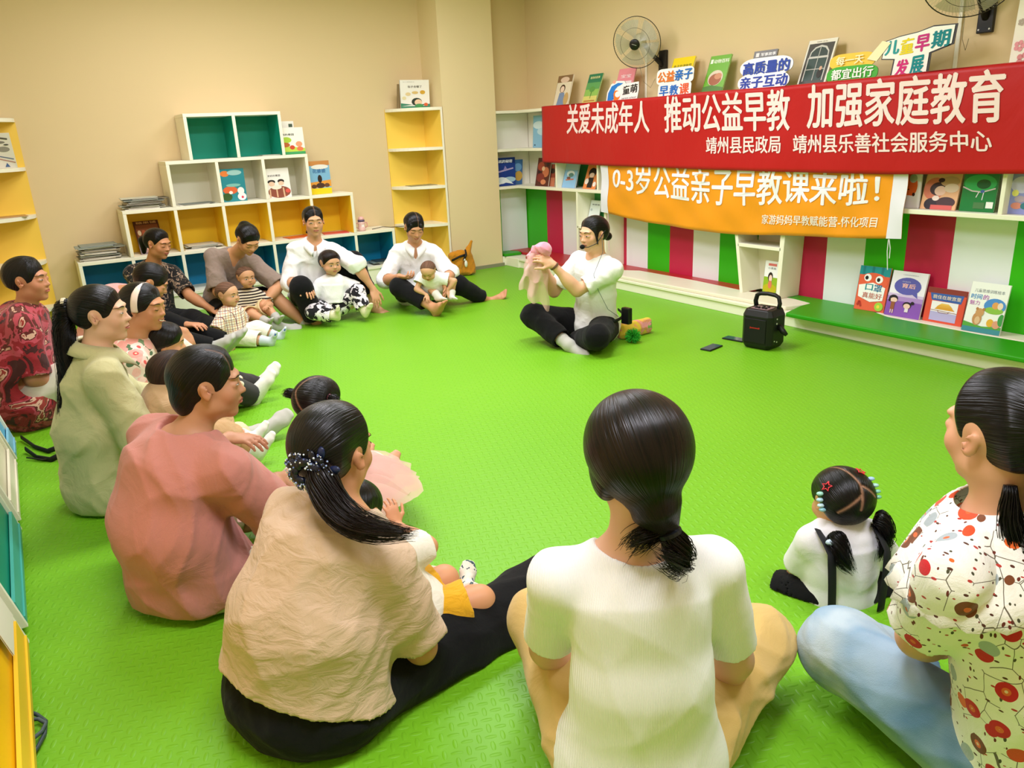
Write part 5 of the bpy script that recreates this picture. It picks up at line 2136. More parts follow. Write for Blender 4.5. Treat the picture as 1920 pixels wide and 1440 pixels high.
def magazine(c, z, w_, d_, ang, th, col, label, group, cat='magazine'):
    t_ = thing('magazine', label, cat, (c[0], c[1], z), group)
    ca, sa = math.cos(ang), math.sin(ang)
    u, v = V(ca, sa, 0), V(-sa, ca, 0)
    o = V(c[0], c[1], z) - u * w_ / 2 - v * d_ / 2
    mb_ = MB()
    mb_.obox(o, u * w_, v * d_, (0, 0, th * .25), col)
    mb_.obox(o + V(0, 0, th * .75), u * w_, v * d_, (0, 0, th * .25), col)
    mb_.build('cover', COVER, t_)
    mb_ = MB()
    mb_.obox(o + u * .002 + v * .002 + V(0, 0, th * .25), u * (w_ - .004), v * (d_ - .004), (0, 0, th * .5))
    mb_.build('pages', PAGE, t_)
    return t_


PAL = ['#c9c4b4', '#8f9a94', '#3c4446', '#d9d4c4', '#5c6a6a', '#b9a98a', '#a8adb0', '#e3dfd2', '#2c2f33', '#c7cbb8', '#7a8a86']


def stack(x, y, z, n, label, group, w_=.29, d_=.21, th=.0065, jit=.022):
    for i in range(n):
        magazine((x + rg.normal() * jit, y + rg.normal() * jit * .5), z + .0005 + i * (th + .0006), w_ * rg.uniform(.92, 1.05), d_, rg.normal() * .08, th, PAL[rg.integers(len(PAL))], label, group)


stack(.555, YQ + .17, CUBE_Z[3], 17, 'magazine in the tall untidy pile on the left end of the blue tier', 'magazines piled on the blue tier')
stack(.955, YQ + .17, CUBE_Z[2], 13, 'magazine in the pile on the left end of the yellow tier', 'magazines piled on the yellow tier')
stack(1.385, YQ + .16, CUBE_Z[2], 2, 'thin booklet lying in the left cell of the white tier', 'booklets in the left white cell', w_=.26, th=.004)
stack(1.39, YQ + .17, CUBE_Z[3], 5, 'magazine lying in the yellow cell above the taupe blouse', 'magazines in the yellow cell', w_=.27)
stack(2.09, YQ + .16, CUBE_Z[1], 2, 'thin booklet lying in the right teal cell', 'booklets in the teal cell', w_=.2, th=.004)
stack(1.73, YQ + .16, CUBE_Z[4] + T, 3, 'magazine lying in the blue cell beside the bowed head', 'magazines in a blue cell', w_=.26)
stack(3.12, YQ + .16, CUBE_Z[4] + T, 5, 'magazine lying in the last blue cell beside the white shirt', 'magazines in the last blue cell', w_=.26, th=.005)
for i, (x, c_) in enumerate(((2.25, '#d9542c'), (2.62, '#d8324c'))):
    magazine((x, YQ + .15), CUBE_Z[3] + .0005, .24, .18, .1 - .3 * i, .006, c_, ['orange-red booklet lying in the yellow cell left of the raised knee', 'pink-red booklet lying in the rightmost yellow cell'][i], None)
magazine((-.05, 7.42), .9205, .30, .2, .1, .006, '#b98a5c', 'tan booklet lying on the left corner shelf', None)
magazine((3.6, 7.42), .9035, .28, .2, -.1, .004, '#8a8f72', 'thin grey-green booklet lying on the yellow shelf beside the column', None)
for nm, pts in (('first', [(2.98, YQ + .10, CUBE_Z[3] + .004), (3.08, YQ + .06, CUBE_Z[3] + .02), (3.18, YQ + .09, CUBE_Z[3] + .004), (3.34, YQ + .05, CUBE_Z[3] + .004)]),):
    mb = MB()
    mb.tube(pts, .0035, 6, '#2c2a28')
    tag(mb.build('power_cord', mat('black cable', None, rough=.5), origin=pts[0], smooth=True), 'thin black cord lying on the right end of the blue tier', 'cord')

# pink drinking bottle on the blue tier
c = ony(680, 436, YQ + .08)
c = V(c[0], YQ + .09, CUBE_Z[3] + .001)
t = thing('baby_bottle', 'small pink drinking bottle with two handles on the blue tier', 'bottle', c)
M_PLA = mat('bottle plastic', None, rough=.3, spec=.5)
bb_ = MB().lathe(c, (0, 0, 1), [(.03, 0), (.037, .004), (.036, .03), (.032, .05), (.036, .07), (.036, .083), (.028, .09)], 24, '#eec4bc').build('body', M_PLA, t, smooth=True)
MB().lathe(c + V(0, 0, .09), (0, 0, 1), [(.034, 0), (.034, .014), (.03, .016)], 24, '#5a4f74').build('collar_ring', M_PLA, t, smooth=True)
MB().lathe(c + V(0, 0, .106), (0, 0, 1), [(.030, 0), (.030, .012), (.022, .026), (.010, .031)], 24, '#f0b8b4').build('lid', M_PLA, t, smooth=True)
for sx in (-1, 1):
    MB().tube([c + V(sx * .032, 0, .078), c + V(sx * .058, 0, .075), c + V(sx * .060, 0, .04), c + V(sx * .034, 0, .024)], .005, 8, '#d99a94').build('handle', M_PLA, t, smooth=True)
mb = MB()
mb.poly([c + V(math.sin(a_) * .0365, -math.cos(a_) * .0365, z_) for a_, z_ in ((-.4, .03), (.4, .03), (.4, .062), (-.4, .062))], '#f7efe9')
mb.build('sticker', M_INK, bb_)


# ------------------------------------------------------------------ wall fans
def fan(label, c, axis, R, mount):
    t_ = thing('wall_fan', label, 'fan', mount)
    ax = unit(axis)
    u = unit(np.cross(ax, V(0, 0, 1)))
    w_ = np.cross(u, ax)
    dark = mat('dark fan wire', None, rough=.4, metal=.3)

    def ring(r, h, th, mb_, n=48):
        mb_.tube([c + ax * h + (u * math.cos(a) + w_ * math.sin(a)) * r for a in np.linspace(0, 2 * math.pi, n + 1)], th, 6, '#2c2a24')
    for nm, s in (('front_cage', 1), ('rear_cage', -1)):
        mb_ = MB()
        if s > 0:
            ring(R, 0, .0032, mb_)
            ring(R * .62, .048, .0013, mb_)
        for i in range(72):
            a = 2 * math.pi * i / 72
            d = u * math.cos(a) + w_ * math.sin(a)
            a2 = a + .5
            d2 = u * math.cos(a2) + w_ * math.sin(a2)
            mb_.tube([c + d * R, c + (d * .6 + d2 * .4) * R * .7 + ax * s * .045, c + d2 * R * .22 + ax * s * .058], .00065, 3, '#b9b59c')
        mb_.build(nm, mat('pale fan wire', None, rough=.35, metal=.2), t_)
    for i in range(5):
        a0 = 2 * math.pi * i / 5
        rows = []
        for r in np.linspace(R * .2, R * .9, 6):
            wd = .34 + .20 * math.sin((r / R - .2) * 2.6)
            rows.append([c + (u * math.cos(a0 + b_) + w_ * math.sin(a0 + b_)) * r + ax * (b_ * .045) for b_ in np.linspace(-wd, wd, 7)])
        mb_ = MB()
        mb_.grid(rows, '#b9b7a4')
        mb_.build('blade', mat('smoky fan blade', None, rough=.25, alpha=.62), t_, smooth=True)
    hb_ = MB().lathe(c + ax * .052, ax, [(R * .2, 0), (R * .215, .004), (R * .215, .012), (R * .19, .017)], 28, '#14130f').build('hub_cap', mat('black plastic', None, rough=.35), t_, smooth=True)
    mb_ = MB()
    e = c + ax * .0705
    mb_.add([e + u * .020 + w_ * .006, e - u * .018 - w_ * .008, e - u * .0185 - w_ * .0055, e + u * .0195 + w_ * .0085], [(3, 2, 1, 0)], '#d9d4c4')
    mb_.build('hub_mark', M_INK, hb_)
    MB().lathe(c - ax * .02, -ax, [(R * .13, 0), (R * .26, .02), (R * .28, .05), (R * .24, .10), (R * .12, .125)], 24, '#d9d3b8').build('motor', mat('white fan plastic', None, rough=.4), t_, smooth=True)
    m0 = c - ax * .11
    mb_ = MB()
    mb_.tube([m0, m0 * .6 + mount * .4 + V(0, 0, -.03), mount + V(-.02, 0, -.02)], [.022, .018, .022], 10, '#23211c')
    mb_.build('arm', MATS['black plastic'], t_, smooth=True)
    mb_ = MB()
    mb_.box(mount + V(-.03, -.045, -.10), mount + V(-.001, .045, .10), '#1b1a17')
    wp_ = mb_.build('wall_plate', MATS['black plastic'], t_, bevel=.006)
    mb_ = MB()
    for sy in (-.03, .03):
        mb_.lathe(mount + V(-.03, sy, -.08), (-1, 0, 0), [(.006, 0), (.005, .003)], 8, '#d9d4c4')
    mb_.build('screw', mat('steel', None, rough=.3, metal=.8), wp_)
    k = c - w_ * R * .98 - ax * .02
    mb_ = MB()
    q3 = mount + V(-.03, .08, -.12)
    mb_.tube([k, k * .7 + q3 * .3 + V(0, .01, -.09), k * .3 + q3 * .7 + V(0, 0, -.10), q3], .0016, 5, '#8a8468')
    mb_.build('pull_cord', mat('cord', None, rough=.6), t_, smooth=True)
    return t_


c1 = onx(1194, 80, 4.70)
fan('black-rimmed wall fan with pale blades above the left part of the red banner', c1, (-.80, -.46, -.30), .205, V(XW, onx(1246, 115, XW)[1], onx(1246, 118, XW)[2]))
c2 = onx(1822, -46, 4.66)
fan('black-rimmed wall fan cut by the top edge, above the right end of the red banner', c2, (-.66, -.42, -.58), .24, V(XW, onx(1856, 10, XW)[1], onx(1866, 25, XW)[2]))
for px, a_, b_, lab in ((1213, 112, 178, 'white cable duct on the wall below the left fan'), (1803, 30, 122, 'white cable duct on the wall below the right fan')):
    p0, p1 = onx(px, a_, XW), onx(px - 6, b_, XW)
    mb = MB()
    mb.box((XW - .012, p0[1] - .012, Z3), (XW - .001, p0[1] + .012, p0[2] + .12))
    tag(mb.build('cable_duct', M_WHITE, origin=(XW - .006, p0[1], Z3), bevel=.003), lab, 'duct')

# ------------------------------------------------------------------ things on the mat
A = V(3.807, 3.339, 0)
u = unit(V(3.845, 3.125, 0) - A)
w = V(-u[1], u[0], 0)
w = w if w[0] > 0 else -w
W_, D_, H_ = .215, .20, .255
t = thing('portable_speaker', 'black portable speaker with a carrying handle on the mat', 'speaker', A + u * W_ / 2 + w * D_ / 2)
M_BLK = mat('black speaker shell', '#101113', rough=.45, spec=.4)


def chamfer(o, hw, hd, z0, z1, ins, col='#111214'):
    """box with bevelled corners, drawn in at top and bottom"""
    m_ = MB()

    def ringp(k, z, e):
        return [o + u * x + w * y + V(0, 0, z) for x, y in ((-hw * k + e, -hd * k), (hw * k - e, -hd * k), (hw * k, -hd * k + e), (hw * k, hd * k - e), (hw * k - e, hd * k), (-hw * k + e, hd * k), (-hw * k, hd * k - e), (-hw * k, -hd * k + e))]
    R_ = [ringp(1 - ins, z0, .02), ringp(1, z0 + .03, .03), ringp(1, z1 - .04, .03), ringp(1 - ins, z1, .02)]
    v_ = np.vstack(R_)
    f_ = [(i * 8 + k, i * 8 + (k + 1) % 8, (i + 1) * 8 + (k + 1) % 8, (i + 1) * 8 + k) for i in range(3) for k in range(8)]
    f_ += [list(range(7, -1, -1)), list(range(24, 32))]
    return m_.add(v_, f_, col)


cb = A + u * W_ / 2 + w * D_ / 2
chamfer(cb, W_ / 2, D_ / 2, .004, H_, .16).build('body', M_BLK, t, bevel=.006)
mb = MB()
o = cb - w * (D_ / 2 + .001) + V(0, 0, .045)
mb.obox(o - u * .075, u * .15, V(0, 0, .155), -w * .006, '#0b0c0e')
fg_ = mb.build('front_grille', mat('speaker grille', '#08090b', rough=.6), t, bevel=.008)
mb = MB()
text(mb, 'Jeemwell', lambda a_, b_, d: cb - w * (D_ / 2 + .008 + d) + u * (-.034 + .068 * a_) + V(0, 0, .135 + .014 * b_), '#d8382e', .02)
mb.build('red_lettering', M_INK, fg_)
mb = MB()
top_c = cb + V(0, 0, H_)
mb.obox(top_c - u * .06 - w * .065, u * .12, w * .09, V(0, 0, .004), '#8a6f72')
cp_ = mb.build('control_panel', mat('control panel', None, rough=.35), t, bevel=.002)
for x_, y_ in ((-.035, -.04), (-.012, -.045), (.012, -.04), (.036, -.045), (.0, -.005), (.03, .0)):
    MB().lathe(top_c + u * x_ + w * y_ + V(0, 0, .004), (0, 0, 1), [(.009, 0), (.009, .008), (.006, .011)], 12, '#1a1416').build('knob', MATS['black plastic'], cp_, smooth=True)
mb = MB()
hp_ = [(-.075, .0), (-.085, .05), (-.075, .088), (-.05, .10), (0, .104), (.05, .10), (.075, .088), (.085, .05), (.075, .0)]
mb.tube([top_c + u * x_ + w * .035 + V(0, 0, z_ - .02) for x_, z_ in hp_], .013, 10, '#141517', flat=1.3)
mb.build('handle', M_BLK, t, smooth=True)
mb = MB()
s0 = cb + u * (W_ / 2) + V(0, 0, .15)
mb.tube([s0, s0 + u * .03 + V(0, 0, -.03), s0 + u * .055 + V(0, 0, -.05)], [.02, .018, .012], 10, '#121315')
mb.build('side_grip', M_BLK, t, smooth=True)
mb = MB()
for y_, z_, r_ in ((-.03, .2, .006), (-.03, .17, .007), (-.01, .14, .005), (-.05, .06, .005), (-.02, .05, .006)):
    mb.lathe(cb + u * (W_ / 2 + .001) + w * y_ + V(0, 0, z_), u, [(r_, 0), (r_ * .8, .003)], 10, '#c9cdd0')
mb.build('socket', mat('steel', None), t)


def phone(px, py, ang, label):
    c_ = onz(px, py, .0)
    d = V(math.cos(ang), math.sin(ang), 0)
    e = V(-d[1], d[0], 0)
    t_ = thing('phone', label, 'phone', c_)
    mb_ = MB()
    mb_.obox(c_ - d * .078 - e * .038 + V(0, 0, .001), d * .156, e * .076, V(0, 0, .009), '#17191d')
    cs_ = mb_.build('case', mat('phone case', None, rough=.4), t_, bevel=.004)
    mb_ = MB()
    mb_.obox(c_ - d * .073 - e * .034 + V(0, 0, .0102), d * .146, e * .068, V(0, 0, .0005), '#3a4658')
    mb_.build('screen', mat('phone screen', None, rough=.12, spec=.6), cs_)


phone(1334, 653, math.atan2(*(unit(onz(1350, 646) - onz(1318, 659))[1::-1])), 'black phone lying alone on the mat left of the speaker')
phone(1378, 637, math.atan2(*(unit(onz(1390, 639) - onz(1362, 634))[1::-1])), 'black phone lying half behind the speaker')

# coloured cloth roll and green pompom behind the leader
a0, a1 = onz(1166, 622, .05), onz(1222, 608, .05)
a1 = a0 + unit(a1 - a0) * .24
t = thing('cloth_roll', 'rolled cloth in yellow, pink and green behind the leader', 'cloth', (a0 + a1) / 2 * V(1, 1, 0))
P, Q = solidify([(loft(a0, a1, (.055, .05), (.06, .048), V(0, 0, 1), .02, .03), .02, False)], .006, post=lambda f_: f_.fn(folds(3, .006, 30, a1 - a0)))
P[:, 2] = np.maximum(P[:, 2], .003)
link_mesh(P, Q, 'roll', blotch('rainbow cloth', [(0, '#e8c53a'), (.42, '#e8c53a'), (.46, '#e79a6c'), (.52, '#ee9aa0'), (.6, '#7fae4a'), (.66, '#e9a93a')], 9, .8), t)
c = onz(1187, 630, .045)
t = thing('pompom', 'green shaggy pompom lying against the cloth roll', 'pompom', c * V(1, 1, 0))
mb = MB()
rg2 = np.random.default_rng(2)
for i in range(380):
    d = unit(rg2.normal(size=3))
    r_ = .046 + .014 * rg2.uniform()
    e = c + d * r_
    if e[2] < .004:
        e[2] = .004
    mb.tube([c + d * .01, c + d * r_ * .6 + rg2.normal(size=3) * .003, e], [.0022, .0022, .0012], 4, rg2.choice(['#2fae2c', '#239a24', '#3fc038']))
mb.build('fringe', mat('green wool', None, rough=.9), t)

# ------------------------------------------------------------------ display racks along the left wall
def rack(y0, y1, col, col2, label, top_z=.88):
    t_ = thing('display_rack', label, 'rack', (-.36, (y0 + y1) / 2, 0), 'sloping display racks along the left wall')
    xs = lambda z: -.203 - .245 * z
    prof = [(xs(.03), .03), (xs(.12), .12), (xs(top_z), top_z), (xs(top_z) - .05, top_z), (-.535, top_z - .02), (-.535, .03)]
    for y in (y0, y1 - .018):
        mb_ = MB()
        mb_.prism([(x, y, z) for x, z in prof], (0, .018, 0), '#e9e6cf')
        mb_.build('side_panel', M_PAINT, t_, bevel=.002)
    mb_ = MB()
    mb_.prism([(xs(.10) - .012, y0 + .0185, .10), (xs(top_z) - .012, y0 + .0185, top_z - .01), (xs(top_z) - .03, y0 + .0185, top_z - .01), (xs(.10) - .03, y0 + .0185, .10)], (0, y1 - y0 - .037, 0), col)
    mb_.build('sloping_panel', M_PAINT, t_)
    mb_ = MB()
    mb_.box((-.53, y0 + .0185, .03), (xs(.03) - .002, y1 - .0185, .06), col2)
    mb_.build('bottom_board', M_PAINT, t_)
    mb_ = MB()
    mb_.prism([(xs(.06), y0 + .0185, .0605), (xs(.10), y0 + .0185, .115), (xs(.10) - .01, y0 + .0185, .115), (xs(.06) - .01, y0 + .0185, .0605)], (0, y1 - y0 - .037, 0), col2)
    mb_.build('front_lip', M_PAINT, t_)
    mb_ = MB()
    mb_.prism([(xs(.46) + .0, y0 + .0185, .46), (xs(.52) + .0, y0 + .0185, .52), (xs(.52) - .011, y0 + .0185, .52), (xs(.46) - .011, y0 + .0185, .46)], (0, y1 - y0 - .037, 0), col2)
    mb_.build('front_lip', M_PAINT, t_)
    mb_ = MB()
    mb_.box((-.52, y0 + .03, .0), (-.26, y1 - .03, .03), '#5a5a50')
    mb_.build('plinth', M_PAINT, t_)


rack(1.62, 2.44, '#f2b90a', '#f0c22c', 'yellow sloping display rack nearest the lower left corner')
rack(2.52, 3.29, '#0d8a6c', '#43a89a', 'dark teal sloping display rack beside the salmon pink blouse')
rack(3.37, 4.06, '#d9d3b4', '#e3dcc4', 'cream sloping display rack between the teal and the light blue racks')
rack(4.12, 4.40, '#5aa5bd', '#7fb9cc', 'light blue sloping display rack behind the black ponytail')
rack(5.12, 5.7, '#e8ac14', '#e3b53a', 'yellow sloping display rack behind the red blouse')
for (y, z0, c_, lab) in ((4.26, .36, '#ece8dc', 'white magazine sticking out of the light blue rack'), (2.30, .14, '#e9dfd0', 'pale leaflet standing in the yellow rack')):
    x0 = -.203 - .245 * z0 + .004
    book(V(x0, y + .11, z0), V(x0, y - .11, z0), V(x0 - .245 * .28, y + .11, z0 + .28), .004, c_, [('e', .4, .5, .2, .1, '#9aa890'), ('l', [(.2, .7), (.8, .72)], .02, '#7a6a5a')], lab, name='magazine', cat='magazine')

# straps and cords on the mat at the left
M_STRAP = mat('black webbing', None, rough=.7)
mb = MB()
P1 = [onz(40, 820, .02), onz(66, 838, .012), onz(90, 846, .012), onz(112, 838, .03), onz(133, 826, .05)]
P2 = [onz(48, 842, .02), onz(70, 858, .012), onz(95, 862, .012), onz(120, 850, .03), onz(136, 836, .05)]
mb.tube(P1, .005, 8, '#1c1917', flat=2.6)
mb.tube(P2, .005, 8, '#0f0e0e', flat=2.8)
mb.tube([onz(50, 858, .012), onz(80, 862, .012), onz(118, 856, .02), onz(136, 842, .04)], .0035, 6, '#2a2623')
o = mb.build('bag_strap', M_STRAP, origin=onz(90, 850), smooth=True)
tag(o, 'black bag straps lying on the mat behind the pale linen shirt', 'strap')
mb = MB()
mb.tube([onz(50, 1333, .02), onz(70, 1340, .012), onz(86, 1352, .010), onz(84, 1376, .010), onz(70, 1402, .012), onz(58, 1418, .02)], .005, 8, '#3c4a4c')
mb.tube([onz(52, 1350, .03), onz(72, 1348, .022), onz(86, 1356, .020), onz(78, 1372, .020), onz(58, 1388, .03)], .005, 8, '#47565a')
o = mb.build('power_cord', mat('black cable', None), origin=onz(75, 1370), smooth=True)
tag(o, 'grey power cord coming out of the yellow rack at the lower left', 'cord')

# mustard shoulder bag beside the column
c = onz(868, 519)
c = V(c[0] + .02, c[1] + .08, 0)
f1, f2 = unit(V(1, -.25, 0)), unit(V(.25, 1, 0))
t = thing('shoulder_bag', 'slouching mustard shoulder bag with black straps beside the column', 'bag', c)
pr = [(loft(c + V(0, 0, .05), c + V(0, 0, .20) + f1 * .015, (.15, .08), (.125, .05), f1, .05, .05), .03, False),
      (cone(c + f1 * .07 + V(0, 0, .2), c + f1 * .13 + V(0, 0, .34), .04, .012), .04, False),
      (cone(c - f1 * .03 + V(0, 0, .20), c - f1 * .09 + V(0, 0, .22), .035, .02), .04, False),
      (cone(c + f1 * .02 - f2 * .03 + V(0, 0, .24), c - f1 * .03 - f2 * .05 + V(0, 0, .12), .03, .03), .03, False)]
P, Q = solidify(pr, .006, post=lambda f_: f_.fn(folds(11, .012, 22, (0, 0, 1))).cut((0, 0, .003), (0, 0, -1)))
link_mesh(P, Q, 'body', cloth('mustard canvas', '#c9841a', wrinkle=.5, wscale=9), t)
for pts in ([c - f1 * .10 - f2 * .06 + V(0, 0, .17), c - f1 * .02 - f2 * .09 + V(0, 0, .21), c + f1 * .05 - f2 * .07 + V(0, 0, .22)], [c + f1 * .02 - f2 * .085 + V(0, 0, .17), c + f1 * .05 - f2 * .08 + V(0, 0, .22), c + f1 * .06 - f2 * .02 + V(0, 0, .26)]):
    mb = MB()
    mb.tube(pts, .007, 8, '#1a1614', flat=1.6)
    mb.build('strap', M_STRAP, t, smooth=True)
mb = MB()
mb.ell(c + f1 * .04 - f2 * .088 + V(0, 0, .13), (.018, .012, .035), None, 12, 8, '#f0ece4')
mb.ell(c + f1 * .028 - f2 * .088 + V(0, 0, .17), (.010, .010, .014), None, 10, 6, '#e6e0d6')
mb.build('white_charm', mat('white charm', None, rough=.6), t, smooth=True)
c = onz(716, 528) + V(0, -.09, 0)
mb = MB()
mb.tube([c + V(-.02, 0, .16), c + V(0, -.01, .09), c + V(-.03, -.02, .012), c + V(.06, -.03, .01), c + V(.10, 0, .012)], .006, 8, '#5c9cb0', flat=3)
mb.tube([c + V(.06, .02, .15), c + V(.03, 0, .08), c + V(.02, -.02, .012), c + V(.08, -.05, .01)], .006, 8, '#4f8fa5', flat=3)
tag(mb.build('blue_strap', mat('blue webbing', None, rough=.7), origin=c, smooth=True), 'light blue cloth straps hanging before the blue tier beside the white shirt', 'strap')

# ------------------------------------------------------------------ the people
def D2(r, a, z=0.0):
    """direction: r to the right of the photographer, a away from the photographer, z up"""
    return _r0 * r + _FH * a + V(0, 0, z)


J, G = ons, onz
BLACK_HAIR = mat_hair('black hair', HAIR_DARK, '#141012')
BROWN_HAIR = mat_hair('dark brown hair', '#080404', '#25140f')
SHORT_HAIR = mat_hair('cropped hair', '#54392a', '#7d5a45', rough=.7)
W_SHIRT = cloth('white cotton', '#f4f3f2', wrinkle=.25, wscale=11)
BLACK_CLOTH = cloth('black cloth', '#0d0d0f', rough=.9, wrinkle=.2, sheen=.05)
GREY_SOCK = cloth('grey sock knit', '#b9b7ae', weave=.4)
WHITE_SOCK = cloth('white sock knit', '#e6e3da', weave=.4)


def collar(fig, parent, m, color, w=.040, r=.060, drop=.0, open_=.5, name='collar', lift=.026):
    """turned-down collar: a band round the neck that spreads to two points in front"""
    q = fig.q
    mb = MB()
    n = 40
    top_, low = [], []
    for i in range(n + 1):
        a = math.radians(-180 + 360 * i / n)         # 0 = behind, +-180 = in front
        t = abs(a) / math.pi
        if t > 1 - .10 * open_:
            t = 1 - .10 * open_
            a = math.copysign(t * math.pi, a)
        d = -fig.F * math.cos(a) + fig.R * math.sin(a)
        c = fig.N - fig.U * (drop + .045 * t ** 2) * q + fig.F * (.004 + .025 * t ** 2)
        top_.append(c + d * r * q * (1 - .1 * t) + fig.U * lift * q)
        s = w * q * (1 + .6 * t ** 5)
        low.append(c + d * (r * q + s * .85) + fig.U * (lift * q - s * (.85 + .3 * t ** 4)))
    mid = [(a * .5 + b * .5) + unit(a * .5 + b * .5 - fig.N) * .008 for a, b in zip(top_, low)]
    mb.grid([top_, mid, low], color)
    return mb.build(name, m, parent, smooth=True, solid=.005)


# --- the leader with the headset microphone
f = Figure(S=1.0)
f.torso(J(1116, 610, 5.23), J(1118, 483, 5.15), D2(-.74, -.66), bend=.0)
f.arm('L', J(1040, 500, 4.98), D2(-.2, -.1, -1), elbow=J(1089, 541, 5.0), hand=D2(-.75, -.1, .55), palm=D2(-.4, .7, -.4), curl=.75)
f.arm('R', J(1024, 510, 5.2), D2(-.1, .3, -1), elbow=J(1040, 545, 5.28), hand=D2(-.4, -.25, .75), palm=D2(-.3, -.8, 0), curl=.7)
f.leg('R', J(1058, 640, 4.96), D2(-1, .4, .5), knee=J(1007, 593, 5.20), foot=D2(.42, -.85, -.25))
f.leg('L', J(1075, 640, 5.12), D2(0, -1, .5), knee=J(1122, 628, 4.86), foot=D2(-.8, .1, -.2))
f.head(J(1112, 440, 5.12), D2(-.80, -.56, -.08))
p = person(f, 'person with headset microphone sitting cross-legged, shaking a pink scarf, white tee and black trousers', tone='#e3b08c')
features(f, p, eyes=.75, gaze=.1, open_mouth=.6)
hr_ = hair(f, p, pole=(0, -.6, -.15), part=.12, extra=(('e', (0, -.58, -.16), (.14, .13, .13)), ('k', (-.28, .12, .10), (-.335, .13, -.24), .05, .02), ('k', (.29, .10, .10), (.335, .12, -.2), .05, .02)), front=(.36, 0.35), temple=(0.08, .02), ear=.10)
tp_ = top(f, p, W_SHIRT, sleeve=.78, hem=.15, waist=.012, hips=.02, seed=4, fold=.007, sg=.016, g=.007, color='#f4f2ee')
legs(f, p, BLACK_CLOTH, flare=.014, upto=1.80, fold=.005)
sock(f, p, 'R', GREY_SOCK)
sock(f, p, 'L', GREY_SOCK)
w = f.arms['L']['w'] - unit(f.arms['L']['w'] - f.arms['L']['e']) * .012
ax = unit(f.arms['L']['w'] - f.arms['L']['e'])
wt = MB()
wt.lathe(w - ax * .008, ax, [(.028, 0), (.0315, .002), (.0315, .014), (.028, .016)], 20, '#6b4a34')
wt.build('watch_strap', mat('strap leather', None, rough=.6), p)
TEACHER = f

# --- woman in dark patterned blouse in front of the cubes
f = Figure()
f.torso(J(286, 603, 6.12), J(286, 500, 6.13), D2(.72, -.69), bend=.03)
f.arm('L', J(404, 585, 6.0), D2(.3, .6, -.6), elbow=J(357, 556, 6.1), hand=D2(.9, -.3, -.4), curl=.6)
f.arm('R', J(320, 600, 5.75), D2(-.6, -.3, -.8), curl=.5)
f.leg('L', G(455, 625, .06), D2(.3, .2, 1), foot=D2(.8, -.3, .5))
f.leg('R', J(385, 628, 5.75), D2(.1, -.8, .6), foot=D2(.9, -.3, .1))
f.head(J(297, 458, 6.08), D2(.93, -.34, -.22))
p = person(f, 'person in a black and tan patterned blouse with eyes cast down, before the cube shelves', tone='#c98e66')
features(f, p, eyes=.4, smile=.8)
hr_ = hair(f, p, pole=(0, -.6, .0), part=None, front=(.36, 0.35), temple=(0.06, .02), extra=(('k', (0, -.52, .04), (0, -.66, -.02), .13, .16), ('k', (0, -.66, -.02), (0, -.64, -.42), .17, .08)))
tp_ = top(f, p, blotch('black and tan print', [(0, '#14110f'), (.52, '#14110f'), (.56, '#a58a72'), (.64, '#1a1614'), (.70, '#c4ab90'), (.74, '#191513')], 16, 2.5), sleeve=.85, sg=.02, hem=.14, waist=.03, hips=.04, seed=5, fold=.006)
collar(f, tp_, MATS['black and tan print'], '#14110f')
legs(f, p, BLACK_CLOTH)

# --- woman in taupe, bowed over the toddler in her lap
f = Figure()
f.torso(J(428, 567, 6.30), J(440, 478, 6.18), D2(.35, -.93), bend=.06)
f.arm('R', J(452, 578, 5.95), D2(-.8, -.2, -.5), hand=D2(.85, -.2, -.2), palm=D2(0, .8, -.3), curl=.4)
f.arm('L', J(492, 572, 5.98), D2(.8, -.1, -.5), hand=D2(-.85, -.1, -.3), palm=D2(0, .8, -.3), curl=.4)
f.leg('L', J(556, 592, 6.12), D2(.4, 0, 1), knee=J(534, 556, 6.12), foot=D2(.85, -.25, -.15))
f.leg('R', J(512, 611, 5.93), D2(-.3, -.8, .25), knee=J(428, 600, 5.96), foot=D2(.9, -.2, .1))
f.head(J(465, 450, 6.02), D2(.55, -.6, -.62))
p = person(f, 'person in a taupe blouse bowing the head over a toddler in the lap', tone='#d39a72')
features(f, p, eyes=.4, smile=.7)
hr_ = hair(f, p, pole=(0, -.6, -.1), extra=(('k', (0, -.48, .0), (.05, -.62, -.2), .13, .07), ('e', (0, -.36, .34), (.22, .2, .15))), front=(.37, 0.29), temple=(0.11, -.05))
tp_ = top(f, p, cloth('taupe linen', '#8f7c70', wrinkle=.35), sleeve=.95, sg=.022, hem=.12, waist=.03, hips=.03, seed=6, fold=.009, vneck=.08)
legs(f, p, BLACK_CLOTH, upto=.7, flare=.02)
sock(f, p, 'L', GREY_SOCK, upto=.22)
sock(f, p, 'R', GREY_SOCK, upto=.22)

# --- woman in a white shirt, one knee up
f = Figure(sh=.94)
f.torso(J(588, 555, 6.36), J(590, 458, 6.30), D2(.28, -.96), bend=.03)
f.arm('R', J(571, 532, 5.98), D2(-1, -.1, -.3), elbow=J(547, 510, 6.2), hand=D2(.5, -.5, -.45), curl=.35, spread=.2)
f.arm('L', J(684, 520, 6.2), D2(1, 0, 0), elbow=J(660, 492, 6.22), hand=D2(.25, -.35, -.8), curl=.35)
f.leg('R', J(583, 582, 6.03), D2(-.7, -.1, .6), knee=J(566, 546, 6.1), foot=D2(.35, -.75, -.3), bare=True)
f.leg('L', J(692, 560, 6.38), D2(.5, .1, 1), knee=J(655, 502, 6.33), foot=D2(.85, -.3, -.25), bare=True)
f.head(J(588, 416, 6.25), D2(.38, -.92, -.08))
p = person(f, 'person in a white collared shirt with one black-trousered knee raised', tone='#d59f78')
features(f, p, eyes=.8, gaze=.5)
